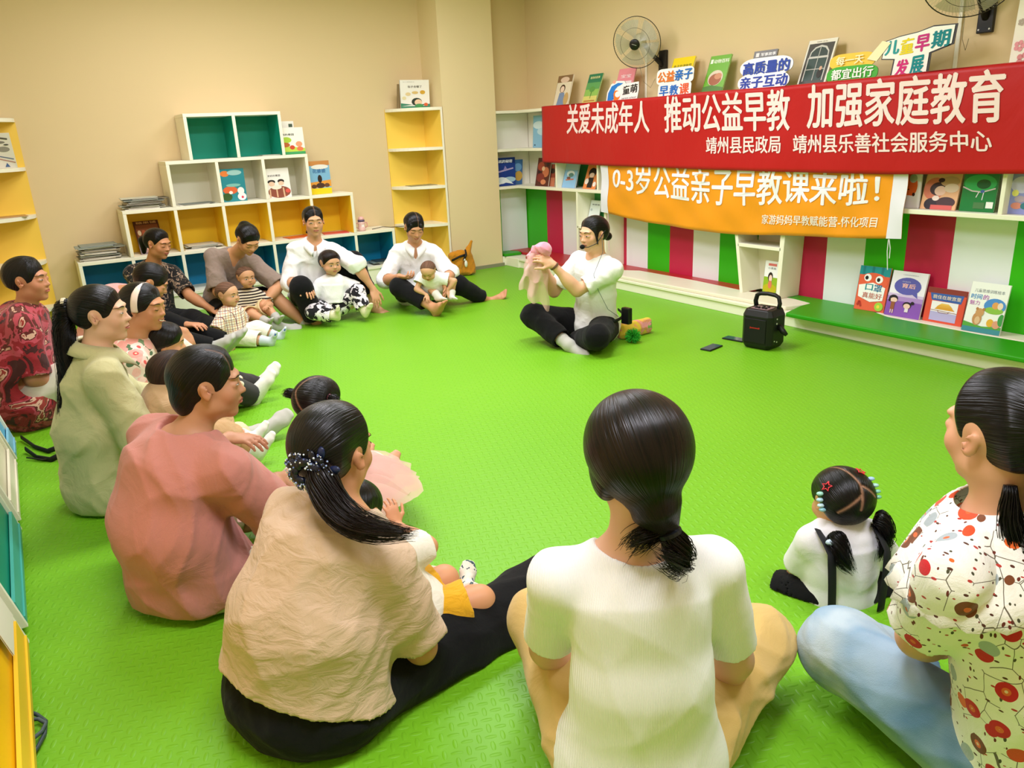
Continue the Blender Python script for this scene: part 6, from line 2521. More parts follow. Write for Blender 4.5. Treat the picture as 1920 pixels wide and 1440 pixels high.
hr_ = hair(f, p, part=-.03, pole=(0, -.6, -.15), front=(.37, 0.32), temple=(0.10, -.02), extra=(('k', (0, -.45, -.15), (.2, -.5, -.45), .12, .05),))
tp_ = top(f, p, W_SHIRT, sleeve=1.18, sg=.020, g=.011, hem=.13, waist=.03, hips=.03, seed=7, fold=.010, vneck=.07, color='#f4f2ee')
collar(f, tp_, W_SHIRT, '#f8f6f2', w=.045)
legs(f, p, BLACK_CLOTH, upto=1.72, flare=.025, fold=.005)

# --- woman in a white shirt with the baby
f = Figure(build=1.0, sh=.92)
f.torso(J(780, 548, 6.72), J(779, 461, 6.62), D2(.12, -.99), bend=.04)
f.arm('R', J(752, 518, 6.32), D2(-1, .1, -.4), elbow=J(731, 507, 6.55), hand=D2(.8, -.4, -.05), palm=D2(.3, .3, .9), curl=.8)
f.arm('L', J(838, 522, 6.38), D2(1, .1, -.4), elbow=J(834, 500, 6.55), hand=D2(.2, -.7, -.6), palm=D2(-.9, -.2, -.1), curl=.35)
f.leg('R', J(788, 562, 6.22), D2(-.6, 0, .7), knee=J(752, 541, 6.42), foot=D2(.35, -.55, .6), bare=True)
f.leg('L', J(893, 553, 6.62), D2(.5, 0, .8), knee=J(846, 537, 6.55), foot=D2(.8, -.35, .7), bare=True)
f.head(J(777, 427, 6.52), D2(.30, -.82, -.42))
p = person(f, 'person in a white shirt bending over the baby, bare soles outstretched, near the column', tone='#cf9670')
features(f, p, eyes=.4, smile=.5)
hr_ = hair(f, p, part=-.06, pole=(0, -.6, -.1), front=(.37, 0.27), temple=(0.12, -.08), extra=(('k', (-.15, .30, .26), (-.27, .18, -.12), .07, .05), ('k', (.2, .26, .26), (.30, .12, -.05), .06, .05), ('e', (0, -.45, -.05), (.17, .16, .17))))
tp_ = top(f, p, W_SHIRT, sleeve=1.1, sg=.018, g=.010, hem=.13, waist=.025, hips=.025, seed=8, fold=.010, vneck=.12, color='#f4f2ee')
collar(f, tp_, W_SHIRT, '#f8f6f2', w=.042)
legs(f, p, BLACK_CLOTH, upto=1.75, flare=.01)

# --- older person in the red blouse at the left edge
f = Figure(build=1.22)
f.torso(J(58, 748, 4.02), J(50, 583, 4.06), D2(.93, .36), bend=.06)
f.arm('R', J(150, 720, 4.05), D2(-.2, -.4, -1), curl=.5)
f.arm('L', J(170, 700, 4.35), D2(0, .4, -1), curl=.5)
f.leg('R', J(200, 780, 4.15), D2(.2, -.3, 1), foot=D2(.9, .3, .2))
f.leg('L', J(190, 760, 4.5), D2(.2, .3, 1), foot=D2(.9, .3, .2))
f.head(J(55, 527, 4.06), D2(.99, .05, .02))
p = person(f, 'person with short dark hair in a red flowered blouse before the left yellow shelf', tone='#bd8462')
features(f, p, eyes=.6, side='R')
hr_ = hair(f, p, pole=(0, -.3, -.5), thick=.085, puff=.03, front=(.37, 0.30), temple=(0.08, -.10), nape=-.30, ear=.125)
tp_ = top(f, p, blotch('red flowered blouse', [(0, '#3f1410'), (.38, '#8a1c22'), (.46, '#b04450'), (.53, '#5c1e16'), (.58, '#cfa58c'), (.62, '#93352c'), (.68, '#6e4428'), (.74, '#b57a6a')], 8, 1.1), sleeve=.95, sg=.03, hem=.16, g=.018, waist=.05, hips=.04, seed=9, fold=.006)
legs(f, p, cloth('pale trousers', '#d9d2bd'))

# --- person in pink leaning forward behind the headband woman
f = Figure()
f.torso(J(188, 652, 4.95), J(236, 552, 4.9), D2(.95, -.2), bend=.05)
f.arm('R', J(346, 622, 4.7), D2(-.2, -.5, -.8), hand=D2(.4, -.3, -.85), curl=.5)
f.arm('L', J(350, 610, 5.1), D2(-.2, .5, -.8), curl=.5)
f.leg('R', J(395, 652, 5.0), D2(0, -.2, 1), foot=D2(.8, -.1, .7))
f.leg('L', J(420, 640, 5.15), D2(0, .2, 1), foot=D2(.75, -.1, .7))
f.head(J(285, 530, 4.88), D2(.82, .25, -.5))
p = person(f, 'person in pink leaning forward with bowed black hair, half hidden behind the headband wearer', tone='#c98f6a')
features(f, p, eyes=.5, side='R')
hr_ = hair(f, p, pole=(0, -.5, -.2), thick=.075, front=(.38, 0.25), temple=(0.10, -.12), ear=.11)
tp_ = top(f, p, cloth('pink cotton', '#dba09a', wrinkle=.3), sleeve=.6, hem=.13, seed=10)
legs(f, p, BLACK_CLOTH)
sock(f, p, 'R', GREY_SOCK, upto=.3)
sock(f, p, 'L', GREY_SOCK, upto=.3)

# --- woman with the headband and the rose blouse
f = Figure(build=1.1)
f.torso(J(262, 790, 3.66), J(254, 642, 3.62), D2(.90, .30), bend=.05)
f.arm('R', J(330, 752, 3.58), D2(-.3, -.5, -.8), hand=D2(.9, .1, -.1), curl=.5)
f.arm('L', J(340, 745, 3.85), D2(0, .5, -.8), curl=.5)
f.leg('R', J(470, 742, 4.12), D2(.1, -.2, 1), foot=D2(.55, .25, .85))
f.leg('L', J(480, 725, 4.35), D2(.1, .2, 1), foot=D2(.6, .2, .85))
f.head(J(271, 577, 3.64), D2(.985, -.12, -.1))
p = person(f, 'smiling person with a pale hairband and a rose-patterned blouse', tone='#c58b65')
features(f, p, eyes=.45, smile=1.0, teeth=True, side='R')
hr_ = hair(f, p, pole=(0, -.5, -.25), thick=.07, front=(.37, 0.32), temple=(0.10, -.06), ear=0, nape=-.36, extra=(('e', (0, -.42, -.18), (.2, .16, .2)),))
band = MB()
rows = []
for i in range(31):
    a = math.radians(-105 + 210 * i / 30)
    d = V(math.sin(a), .16, math.cos(a))
    row = []
    for k in range(5):
        w_ = (k - 2) / 2
        row.append(f.skull(d[0], d[1] + .17 * w_, d[2], .088 - .010 * w_ * w_))
    rows.append(row)
band.grid(rows, '#e9d2c4')
band.build('headband', mat('satin band', None, rough=.4), hr_, smooth=True, solid=.004)
tp_ = top(f, p, floral('rose print', '#e9d9c8', ['#e8a79d', '#f0c0b4', '#e59a8e', '#f3d2c6'], 19, .60, leaf=['#4f6b48', '#6f8a63'], leaf_scale=26, centre='#d8504c', leaf_size=.42, gate_=.05), sleeve=.8, hem=.15, waist=.04, hips=.03, seed=11)
legs(f, p, cloth('dark trousers', '#25201f'))
sock(f, p, 'R', WHITE_SOCK, upto=.3)
sock(f, p, 'L', WHITE_SOCK, upto=.3)

# --- young woman with the long ponytail in a pale linen shirt
f = Figure(S=1.0, build=.86, sh=.95)
f.torso(J(198, 905, 2.95), J(180, 662, 2.95), D2(.80, .58), bend=.02)
f.arm('R', J(345, 772, 3.05), D2(.1, -.4, -1), hand=D2(.9, .3, 0), curl=.5)
f.arm('L', J(340, 750, 3.35), D2(0, .5, -1), curl=.5)
f.leg('R', J(512, 802, 3.60), D2(.1, -.1, 1), foot=D2(.72, .40, .55))
f.leg('L', J(470, 830, 3.85), D2(-.2, .6, .6), foot=D2(.7, .5, .5))
f.head(J(192, 590, 2.97), D2(.975, .18, .0))
p = person(f, 'person with a long black ponytail and a pale green linen shirt', tone='#deb092')
features(f, p, eyes=.7, side='R', lip='#b3605c')
hr_ = hair(f, p, pole=(0, -.55, .18), thick=.06, front=(.36, 0.29), temple=(0.08, -.08), nape=-.34, ear=.115, part=None)
tail(hr_, [f.hp(0, -.46, .20), f.hp(0, -.62, .18), f.hp(0, -.68, -.2), J(128, 690, 2.88), J(125, 790, 2.86), J(118, 835, 2.84)], .026, .042, BLACK_HAIR, n=380, seed=3)
tie = MB()
tie.lathe(f.hp(0, -.53, .215), f.hy * -1 + f.hz * -.1, [(.024, 0), (.031, .004), (.031, .014), (.024, .018)], 16, '#d8cdb0')
tie.build('hair_tie', mat('hair tie', None, rough=.4), hr_)
LINEN = cloth('pale green linen', '#c3bd8e', wrinkle=.4, weave=.4, wscale=9)
tp_ = top(f, p, LINEN, sleeve=1.86, sg=.022, g=.013, cuff=.02, hem=.4, floor=.012, waist=.045, hips=.035, seed=12, fold=.009, ffreq=18, color='#c3bd8e')
collar(f, tp_, LINEN, '#c8c396', w=.050, r=.064)
legs(f, p, cloth('beige cotton', '#d8c7a0', wrinkle=.3), flare=.022, upto=1.72)
sock(f, p, 'R', GREY_SOCK, upto=.42)
sock(f, p, 'L', GREY_SOCK, upto=.42)

# --- woman in the salmon pink blouse
f = Figure(S=1.0, build=1.14, sh=1.22)
f.torso(J(362, 1072, 2.22), J(352, 822, 2.23), D2(.60, .80), bend=.07)
f.arm('R', J(522, 912, 2.42), D2(.5, -.4, -1), elbow=J(512, 955, 2.22), hand=D2(.75, .5, -.1), palm=D2(-.3, .2, -1), curl=.35)
f.arm('L', J(430, 822, 2.75), D2(-.6, .3, -.8), hand=D2(.6, -.1, 0), curl=.5)
f.leg('R', J(600, 1010, 2.45), D2(.8, -.3, .3), knee=J(545, 1085, 2.26), foot=D2(.3, .9, .2))
f.leg('L', J(470, 960, 2.6), D2(-.3, .8, .4), foot=D2(.9, .2, .1))
f.head(J(394, 722, 2.26), D2(.955, .28, -.05))
p = person(f, 'person in a salmon pink blouse with sleek short black hair, seen from behind', tone='#bd8a6a', h=.005)
features(f, p, eyes=.7, side='R')
hr_ = hair(f, p, pole=(0, -.40, -.45), thick=.075, puff=.02, front=(.385, .28), temple=(.07, -.05), nape=-.42, ear=.11, part=.15, part_back=.0, h=.004, extra=(('e', (0, -.34, -.10), (.30, .21, .32), .10),))
PINK = cloth('salmon muslin', '#c27f74', wrinkle=.28, weave=.4, wscale=8, stretch=(1, 1, .8))
tp_ = top(f, p, PINK, sleeve=1.05, sg=.03, g=.02, cuff=.03, hem=.4, floor=.03, waist=.035, hips=.03, seed=13, fold=.011, ffreq=14, neck=.075, neck_drop=.02, color='#c27f74', h=.006, hem_n=unit(D2(.35, .15, -1)), hem_p=f.P - V(0, 0, .07))
legs(f, p, cloth('cream satin', '#dcd6bd', rough=.55, wrinkle=.3), flare=.02, seat=1.08)

# --- woman in the beige blouse with the glittering hair clip
f = Figure(S=1.03, build=1.16)
f.torso(J(578, 1285, 1.64), J(642, 972, 1.73), D2(.55, .83), bend=.05, tilt=-.10)
f.arm('R', J(742, 1215, 1.9), D2(.6, -.5, -1), elbow=J(778, 1190, 1.68), hand=D2(-.4, .8, 0), curl=.5)
f.arm('L', J(650, 1100, 2.05), D2(-.8, .3, -.6), curl=.5)
f.leg('R', J(985, 1135, 2.03), D2(.2, -.2, 1), knee=J(795, 1232, 1.78), foot=D2(.45, .6, .55), bare=True)
f.leg('L', J(800, 1150, 2.05), D2(-.4, .7, .5), foot=D2(.8, .3, .1), bare=True)
f.head(J(630, 850, 1.77), D2(.47, .88, -.06))
p = person(f, 'person in a crinkled beige blouse with a glittering clip in the low ponytail', tone='#c88f6a', h=.005)
features(f, p, eyes=.7, side='R')
hr_ = hair(f, p, pole=(-.05, -.6, -.12), thick=.075, puff=.04, front=(.37, 0.31), temple=(0.08, -.05), nape=-.42, ear=.10, h=.004)
tail(hr_, [J(600, 872, 1.66), J(604, 905, 1.625), J(622, 945, 1.60), J(655, 978, 1.575), J(705, 995, 1.545), J(768, 1000, 1.52)], .024, .036, BROWN_HAIR, n=400, seed=5, fan=1.25)
rg = np.random.default_rng(4)
clip = MB()
for i in range(34):
    a, r = 6.283 * i / 34 * 3, (.55 + .45 * (i % 3) / 2)
    c = f.hp(.10 + math.cos(a) * .29 * r, -.655 + .16 * r * r, .0 + math.sin(a) * .21 * r)
    B = np.array([rot_to(x_, f.hy, a * 1.7) for x_ in f.A])
    clip.ell(c, (.021, .007, .011), B, 10, 6, ['#10152c', '#0c0e1c', '#1a2448'][i % 3])
clip.build('hair_clip', mat('dark clip', None, rough=.3), hr_, smooth=True)
glit = MB()
for i in range(150):
    a, r = rg.uniform(0, 6.28), math.sqrt(rg.uniform(.15, 1))
    c = f.hp(.10 + math.cos(a) * .33 * r, -.70 + .16 * r * r + rg.uniform(-.01, .01), .0 + math.sin(a) * .24 * r)
    s_ = rg.uniform(.0012, .003)
    glit.ell(c, s_, f.A, 5, 4, rg.choice(['#dfe8ff', '#9fb4e8', '#ffffff', '#5a6cae']))
glit.build('hair_clip', mat('glass stones', None, rough=.08, spec=1.0, coat=.6), hr_)
BEIGE = cloth('crinkled beige silk', '#cdb094', rough=.5, wrinkle=.30, weave=.2, wscale=13, stretch=(1, 1, 2.2))
tp_ = top(f, p, BEIGE, sleeve=.86, sg=.024, g=.014, puff=.014, cuff=.03, hem=-.035, waist=.045, hips=.045, seed=14, fold=.010, ffreq=16, neck=.066, color='#cdb094', h=.006)
legs(f, p, BLACK_CLOTH, flare=.06, upto=1.95, fold=.006, seat=1.24)

# --- woman in the white ribbed knit, from behind
f = Figure(S=1.02, build=.90)
f.torso(J(1200, 1418, 1.31), J(1192, 1030, 1.36), D2(-.06, 1), bend=.03)
f.arm('R', J(1330, 1290, 1.62), D2(.9, -.2, -.5), elbow=J(1375, 1235, 1.42), hand=D2(-.6, .7, -.2), curl=.5)
f.arm('L', J(1080, 1260, 1.65), D2(-.9, -.1, -.5), elbow=J(1030, 1205, 1.46), hand=D2(.6, .7, -.2), curl=.5)
f.leg('R', J(1250, 1400, 1.78), D2(.9, .3, .5), knee=J(1392, 1238, 1.58), foot=D2(-.9, .3, 0))
f.leg('L', J(1150, 1400, 1.74), D2(-.9, .3, .5), knee=J(1050, 1240, 1.56), foot=D2(.9, .3, 0))
f.head(J(1192, 862, 1.36), D2(-.12, .98, .02))
p = person(f, 'person in a white ribbed knit top with a low hair knot, seen from behind', tone='#d9a98c', h=.0048)
features(f, p, eyes=.7)
HK = mat_hair('brown black hair', '#060405', '#1d110e', rough=.33)
hr_ = hair(f, p, m=HK, pole=(.10, -.5, -.48), thick=.105, puff=.035, front=(.38, 0.27), temple=(0.20, -.10), nape=-.46, ear=0, h=.004, slope=.6,
     extra=(('e', (.27, .0, -.05), (.13, .26, .30), .08), ('e', (-.27, .02, -.05), (.13, .26, .30), .08), ('k', (.08, -.36, -.30), (.17, -.40, -.52), .22, .09, .1), ('e', (.20, -.44, -.62), (.10, .08, .11), .03)))
tail(hr_, [f.hp(.16, -.42, -.48), f.hp(.24, -.50, -.60), f.hp(.27, -.48, -.80), J(1240, 1040, 1.20)], .020, .018, HK, n=270, seed=6, fan=1.6, wave=.008)
tail(hr_, [f.hp(.14, -.40, -.47), f.hp(-.05, -.42, -.50), f.hp(-.16, -.38, -.62)], .014, .012, HK, n=150, seed=16, fan=1.8, wave=.01, name='loose_strands')
tie = MB()
tie.lathe(f.hp(.155, -.43, -.46), f.hp(.19, -.46, -.56) - f.hp(.155, -.43, -.46), [(.018, 0), (.024, .003), (.024, .010), (.018, .013)], 16, '#10131f')
tie.build('hair_tie', mat('hair tie', None, rough=.4), hr_)
KNIT = rib('white ribbed knit', '#f4f3f4', 2000, (0, 0, CAM_YAW))
tp_ = top(f, p, KNIT, sleeve=.80, sg=.010, g=.008, cuff=.03, hem=.15, waist=.016, hips=.028, seed=15, fold=.003, ffreq=18, neck=.078, neck_drop=.0, color='#f4f3f4', h=.005)
legs(f, p, cloth('sand cotton', '#d3b16c', wrinkle=.22, wscale=8), flare=.028, g=.014, upto=1.7, fold=.012, ffreq=16, h=.006, seat=.92)

# --- woman in the flowered blouse and jeans at the right edge
f = Figure(S=1.0, build=1.0)
f.torso(J(1930, 1415, 1.30), J(1872, 968, 1.32), D2(-.52, .85), bend=.03)
f.arm('L', J(1790, 1225, 1.62), D2(-.5, -.5, -1), elbow=J(1712, 1208, 1.40), hand=D2(.5, .8, 0), curl=.5)
f.arm('R', J(1850, 1180, 1.7), D2(.9, .2, -.7), curl=.5)
f.leg('L', J(1790, 1290, 1.80), D2(-1, .3, .3), knee=J(1512, 1168, 1.66), foot=D2(.7, .4, .0))
f.leg('R', J(1800, 1240, 1.85), D2(.8, .6, .4), foot=D2(-.8, .4, 0))
f.head(J(1872, 815, 1.33), D2(-.32, .95, -.02))
p = person(f, 'person in a flowered white blouse and pale jeans with a black ponytail', tone='#dca684', h=.005)
hr_ = hair(f, p, pole=(.05, -.6, .12), thick=.075, puff=.03, front=(.37, 0.30), temple=(0.05, -.06), nape=-.38, ear=.125, h=.004)
tail(hr_, [f.hp(.0, -.45, .12), f.hp(.02, -.66, .10), f.hp(.02, -.76, -.25), f.hp(.0, -.70, -.75), f.hp(-.06, -.62, -1.15)], .034, .055, BLACK_HAIR, n=460, seed=7, fan=1.2, wave=.01)
tail(hr_, [f.hp(-.20, -.32, -.30), f.hp(-.24, -.38, -.60), f.hp(-.14, -.48, -.95), f.hp(-.02, -.5, -1.15)], .010, .012, BLACK_HAIR, n=180, seed=17, fan=1.6, wave=.012, name='loose_strands')
FLOW = floral('meadow print', '#f3f0ea', ['#c9252c', '#e8692a', '#7a4526', '#a9b4bb', '#d8502a', '#c9252c'], 19, .37, leaf=['#5a3326', '#4c4a35', '#b83a34', '#6d2e22'], leaf_scale=62, centre='#e06a35', stems='#6b6355', leaf_size=.17, warp=.006, gate_=.15)
tp_ = top(f, p, FLOW, sleeve=.66, sg=.026, g=.012, puff=.006, cuff=.025, hem=.10, waist=.025, hips=.02, seed=16, fold=.008, ffreq=18, neck=.07, neck_drop=.0, color='#f3f0ea', h=.006)
# gathered cape collar over the shoulders
mb = MB()
rows = []
for j in range(7):
    t = j / 6
    row = []
    for i in range(73):
        a = math.radians(5 * i)
        d = f.R * math.cos(a) + f.F * math.sin(a)
        w_ = .066 + t * (.115 if abs(math.cos(a)) > .5 else .105) + .007 * t * math.sin(a * 26)
        ex = 1 + .28 * t * abs(math.cos(a)) ** 2
        row.append(f.N + d * w_ * ex + f.U * (.012 - .125 * t ** 1.45 - .02 * t * abs(math.cos(a))) + f.F * .006)
    rows.append(row)
mb.grid(rows, '#f3f0ea')
mb.build('cape_collar', FLOW, tp_, smooth=True, solid=.003)
JEAN = denim('washed denim')
legs(f, p, JEAN, flare=.030, g=.016, upto=1.85, fold=.006, h=.006, seat=1.05, color='#8fa6bb')

# ------------------------------------------------------------------ the children
# toddler in the checked shirt
f = Figure(kid=1, S=.98)
f.torso(J(432, 632, 5.52), J(432, 583, 5.52), D2(.90, -.30), bend=.0)
f.arm('R', J(432, 640, 5.36), D2(-.4, -.5, -.5), hand=D2(.3, -.2, -.9), curl=.4)
f.arm('L', J(465, 630, 5.66), D2(0, .5, -.5), curl=.4)
f.leg('R', J(527, 642, 5.42), D2(.2, -.4, 1), foot=D2(.40, -.15, .9))
f.leg('L', J(522, 632, 5.62), D2(.2, .4, 1), foot=D2(.40, -.1, .9))
f.head(J(427, 552, 5.52), D2(.92, -.32, -.05))
p = person(f, 'toddler with cropped hair in a checked shirt and white shorts, legs stretched out', tone='#d6a27c', h=.0042, name='person')
features(f, p, eyes=.9, side='RL')
hr_ = hair(f, p, m=SHORT_HAIR, thick=.018, front=(.30, .36), temple=(.02, .06), nape=-.22, ear=.13, h=.004)
tp_ = top(f, p, plaid('checked cotton', '#efe6d0', 30, (0, 0, .3)), sleeve=.75, sg=.016, hem=.02, waist=.015, hips=.004, h=.005, seed=21)
legs(f, p, cloth('white twill', '#efe9d8', wrinkle=.3), upto=1.55, flare=.018, h=.005)
SOCK2 = cloth('patterned sock', '#c8d2da')
for k in 'RL':
    sk_ = sock(f, p, k, SOCK2, upto=.4, h=.004)
    l = f.legs[k]
    pd = MB()
    pd.ell(l['a'] + l['f'] * .075 + l['n'] * .030, (.026, .022, .010), np.array([np.cross(l['f'], l['n']), l['f'], l['n']]), 14, 8, '#4f6fae')
    pd.build('sock_sole', mat('rubber sole', None, rough=.7), sk_, smooth=True)

# toddler in stripes in the lap of the taupe blouse
f = Figure(kid=1, S=.92)
f.torso(J(466, 592, 6.02), J(470, 548, 6.04), D2(.55, -.83), bend=.0)
f.arm('R', J(455, 588, 5.86), D2(-.7, -.1, -.5), curl=.4)
f.arm('L', J(500, 575, 5.90), D2(.7, .1, -.5), curl=.4)
f.leg('R', J(500, 603, 5.82), D2(-.2, -.3, 1), foot=D2(.5, -.5, .6))
f.leg('L', J(520, 598, 5.90), D2(.4, 0, 1), foot=D2(.5, -.5, .6))
f.head(J(461, 520, 5.99), D2(.66, -.74, -.02))
p = person(f, 'toddler with shaved head in a dark striped shirt, in the lap of the taupe blouse', tone='#cf9a72', h=.0042)
features(f, p, eyes=.8)
hr_ = hair(f, p, m=SHORT_HAIR, thick=.015, front=(.30, .36), temple=(.02, .06), nape=-.22, ear=.13, h=.004)
tp_ = top(f, p, stripes('striped jersey', '#2a1f1d', '#e6d8c0', 48, .5, 2), sleeve=.8, sg=.014, hem=.0, waist=.01, hips=.004, h=.005, seed=22)
legs(f, p, cloth('cream shorts', '#dcc795', wrinkle=.3), upto=.95, flare=.02, h=.005)
for k in 'RL':
    sock(f, p, k, GREY_SOCK, upto=.3, h=.004)

# boy in a white tee in front of the raised knee
f = Figure(kid=1, S=1.06)
f.torso(J(627, 574, 6.14), J(623, 524, 6.16), D2(.30, -.95), bend=.0)
f.arm('R', J(603, 575, 6.0), D2(-.8, .1, -.2), hand=D2(0, -.2, -1), curl=.35)
f.arm('L', J(656, 560, 6.12), D2(.8, .1, -.2), hand=D2(0, -.1, -1), curl=.35)
f.leg('R', J(628, 592, 5.93), D2(-.7, -.2, .12), foot=D2(.1, -.45, .85))
f.leg('L', J(684, 584, 6.05), D2(.6, -.2, .2), foot=D2(.45, -.25, .85))
f.head(J(619, 493, 6.13), D2(.62, -.76, -.10))
p = person(f, 'boy in a white tee and black-and-white patterned trousers sitting between grown-up knees', tone='#d8a480', h=.0042)
features(f, p, eyes=.8, gaze=.3)
hr_ = hair(f, p, m=BROWN_HAIR, pole=(0, -.2, -.5), thick=.05, front=(.38, .27), temple=(.08, -.02), nape=-.26, ear=.13, h=.004)
tp_ = top(f, p, W_SHIRT, sleeve=.8, sg=.012, hem=-.05, waist=.010, hips=.004, h=.005, seed=23, color='#f3eeea')
pr_ = MB()
for dx, dy, c_ in ((0, 0, '#dba39a'), (.012, .006, '#e9c9c0'), (-.014, .004, '#d6938c'), (.004, -.014, '#c9a4a0')):
    c = f.Ch - f.U * (.03 - dy) + f.F * .078 + f.R * dx
    pr_.ell(c, (.012, .003, .012), np.array([f.R, f.F, f.U]), 12, 6, c_)
pr_.build('shirt_print', mat('shirt print', None, rough=.8), tp_, smooth=True)
legs(f, p, blotch('black and white print', [(0, '#15121a'), (.48, '#15121a'), (.5, '#efe6ea'), (.56, '#8c7f95'), (.58, '#f2ecef')], 24, .5, 2), upto=1.85, flare=.014, h=.005)
for k in 'RL':
    sock(f, p, k, cloth('cream sock knit', '#e3dcb8', weave=.4), upto=.3, h=.004)

# baby leaning forward
f = Figure(kid=1, S=.84)
f.torso(J(815, 540, 6.40), J(808, 517, 6.22), D2(-.15, -.8, -.5), bend=-.01)
f.arm('R', J(800, 553, 6.17), D2(-.8, 0, -.3), hand=D2(.2, -.5, -.6), curl=.3)
f.arm('L', J(838, 545, 6.22), D2(.8, 0, -.3), hand=D2(.3, -.4, -.6), curl=.3)
f.leg('R', J(822, 556, 6.18), D2(-.5, 0, .6), foot=D2(.75, -.4, .1))
f.leg('L', J(846, 555, 6.22), D2(.6, 0, .6), foot=D2(.6, -.6, .1))
f.head(J(803, 508, 6.14), D2(-.15, -.78, -.55))
p = person(f, 'baby in a white dress leaning forward in the lap, white socks', tone='#dba982', h=.004)
features(f, p, eyes=.4, smile=.5)
hr_ = hair(f, p, m=SHORT_HAIR, thick=.010, front=(.22, .40), temple=(-.05, .1), nape=-.2, ear=.13, h=.004)
tp_ = top(f, p, W_SHIRT, sleeve=.55, sg=.022, puff=.012, hem=.12, waist=.03, hips=.03, h=.005, seed=24, color='#f3ece0')
legs(f, p, W_SHIRT, upto=.5, h=.005, color='#f3ece0')
for k in 'RL':
    sock(f, p, k, WHITE_SOCK, upto=.35, h=.004)

# child before the headband woman
f = Figure(kid=1, S=1.06)
f.torso(J(318, 728, 3.72), J(308, 672, 3.70), D2(.90, .2), bend=.02)
f.arm('R', J(360, 735, 3.72), D2(-.2, -.5, -.6), curl=.4)
f.arm('L', J(375, 668, 4.0), D2(-.1, .6, .1), curl=.4)
f.leg('R', J(500, 755, 4.10), D2(.1, -.3, 1), foot=D2(.45, .25, .85))
f.leg('L', J(500, 745, 4.25), D2(.1, .3, 1), foot=D2(.45, .25, .85))
f.head(J(312, 642, 3.70), D2(.93, .30, -.12))
p = person(f, 'child with a bowl of dark hair, cream top and striped socks, before the rose blouse', tone='#d09a74', h=.0042)
features(f, p, eyes=.6, side='R')
hr_ = hair(f, p, pole=(0, -.2, -.5), thick=.06, front=(.39, .22), temple=(.16, -.12), nape=-.30, ear=0, h=.004)
tp_ = top(f, p, cloth('cream cotton', '#e6d6c2', wrinkle=.3), sleeve=1.6, sg=.02, hem=.10, h=.005, seed=25)
legs(f, p, cloth('tan cotton', '#c4a27c', wrinkle=.3), upto=1.3, flare=.018, h=.005)
for k in 'RL':
    sock(f, p, k, stripes('striped sock', '#e6dcc0', '#cfc09a', 60, .6, 0), upto=.45, h=.004)

# child in tan before the linen shirt
f = Figure(kid=1, S=1.10)
f.torso(J(330, 800, 2.98), J(318, 745, 3.00), D2(.85, .5), bend=.02)
f.arm('R', J(412, 818, 3.08), D2(.1, -.4, -.7), hand=D2(.9, .2, -.1), curl=.4)
f.arm('L', J(420, 812, 3.2), D2(.1, .5, -.7), curl=.4)
f.leg('R', J(520, 858, 3.22), D2(.1, -.3, .8), foot=D2(.5, .35, .8))
f.leg('L', J(522, 838, 3.36), D2(.1, .3, .8), foot=D2(.5, .35, .8))
f.head(J(328, 703, 3.02), D2(.85, .5, -.1))
p = person(f, 'child with cropped brown hair and gathered tan trousers, sitting close to the linen shirt', tone='#c9936c', h=.0042)
features(f, p, eyes=.8, side='R')
hr_ = hair(f, p, m=mat_hair('short brown hair', '#1c100c', '#3b271f', rough=.5), pole=(0, -.2, -.5), thick=.035, front=(.37, .27), temple=(.06, -.02), nape=-.27, ear=.12, h=.004)
tp_ = top(f, p, MATS['tan cotton'], sleeve=1.7, sg=.02, hem=.10, h=.005, seed=26)
legs(f, p, cloth('gathered tan cotton', '#bf9a6c', wrinkle=.5), upto=1.25, flare=.028, h=.005, fold=.004, ffreq=50)
for k in 'RL':
    sock(f, p, k, WHITE_SOCK, upto=.30, h=.004)

# girl with side pigtails and a tulle skirt
f = Figure(kid=1, S=1.04)
f.torso(J(628, 915, 2.66), J(608, 815, 2.66), D2(.45, .9), bend=.01)
f.arm('R', J(690, 890, 2.8), D2(.5, -.2, -.7), curl=.4)
f.arm('L', J(600, 880, 2.9), D2(-.6, .2, -.7), curl=.4)
f.leg('R', J(720, 880, 2.95), D2(.5, 0, 1), foot=D2(.5, .5, .6))
f.leg('L', J(680, 860, 3.05), D2(0, 0, 1), foot=D2(.4, .6, .6))
f.head(J(598, 755, 2.68), D2(.42, .90, -.06))
p = person(f, 'girl with a short side pigtail and zigzag parting in a pink tulle skirt', tone='#d6a07c', h=.0042)
features(f, p, eyes=.8)
hr_ = hair(f, p, pole=(-.6, -.2, .1), thick=.055, front=(.37, .28), temple=(.08, -.05), nape=-.34, ear=.10, h=.004,
     parts=(((.12, .2, .46), (.0, -.12, .50)), ((.0, -.12, .50), (-.16, -.40, .32)), ((-.16, -.40, .32), (.04, -.52, .0))))
for sd, sc in ((-1, 1), (1, .8)):
    tail(hr_, [f.hp(sd * .36, -.18, .17), f.hp(sd * .52, -.22, .20), f.hp(sd * .66, -.22, .16)], .015 * sc, .020 * sc, BLACK_HAIR, n=120, seed=30 + sd, name='pigtail', thick=.001)
    tie = MB()
    tie.lathe(f.hp(sd * .40, -.19, .18), f.hx * sd, [(.010, 0), (.016, .003), (.016, .009), (.010, .012)], 14, '#c97f8e')
    tie.build('hair_tie', mat('hair tie', None, rough=.4), hr_)
tp_ = top(f, p, cloth('pale pink jersey', '#e9c3ba', wrinkle=.2), sleeve=.7, hem=.03, h=.005, seed=27)
TULLE = mat('pink tulle', '#eab9ae', rough=.9, spec=.1, alpha=.55, sheen=.4)
c0 = f.P + f.U * .06
rg = np.random.default_rng(5)
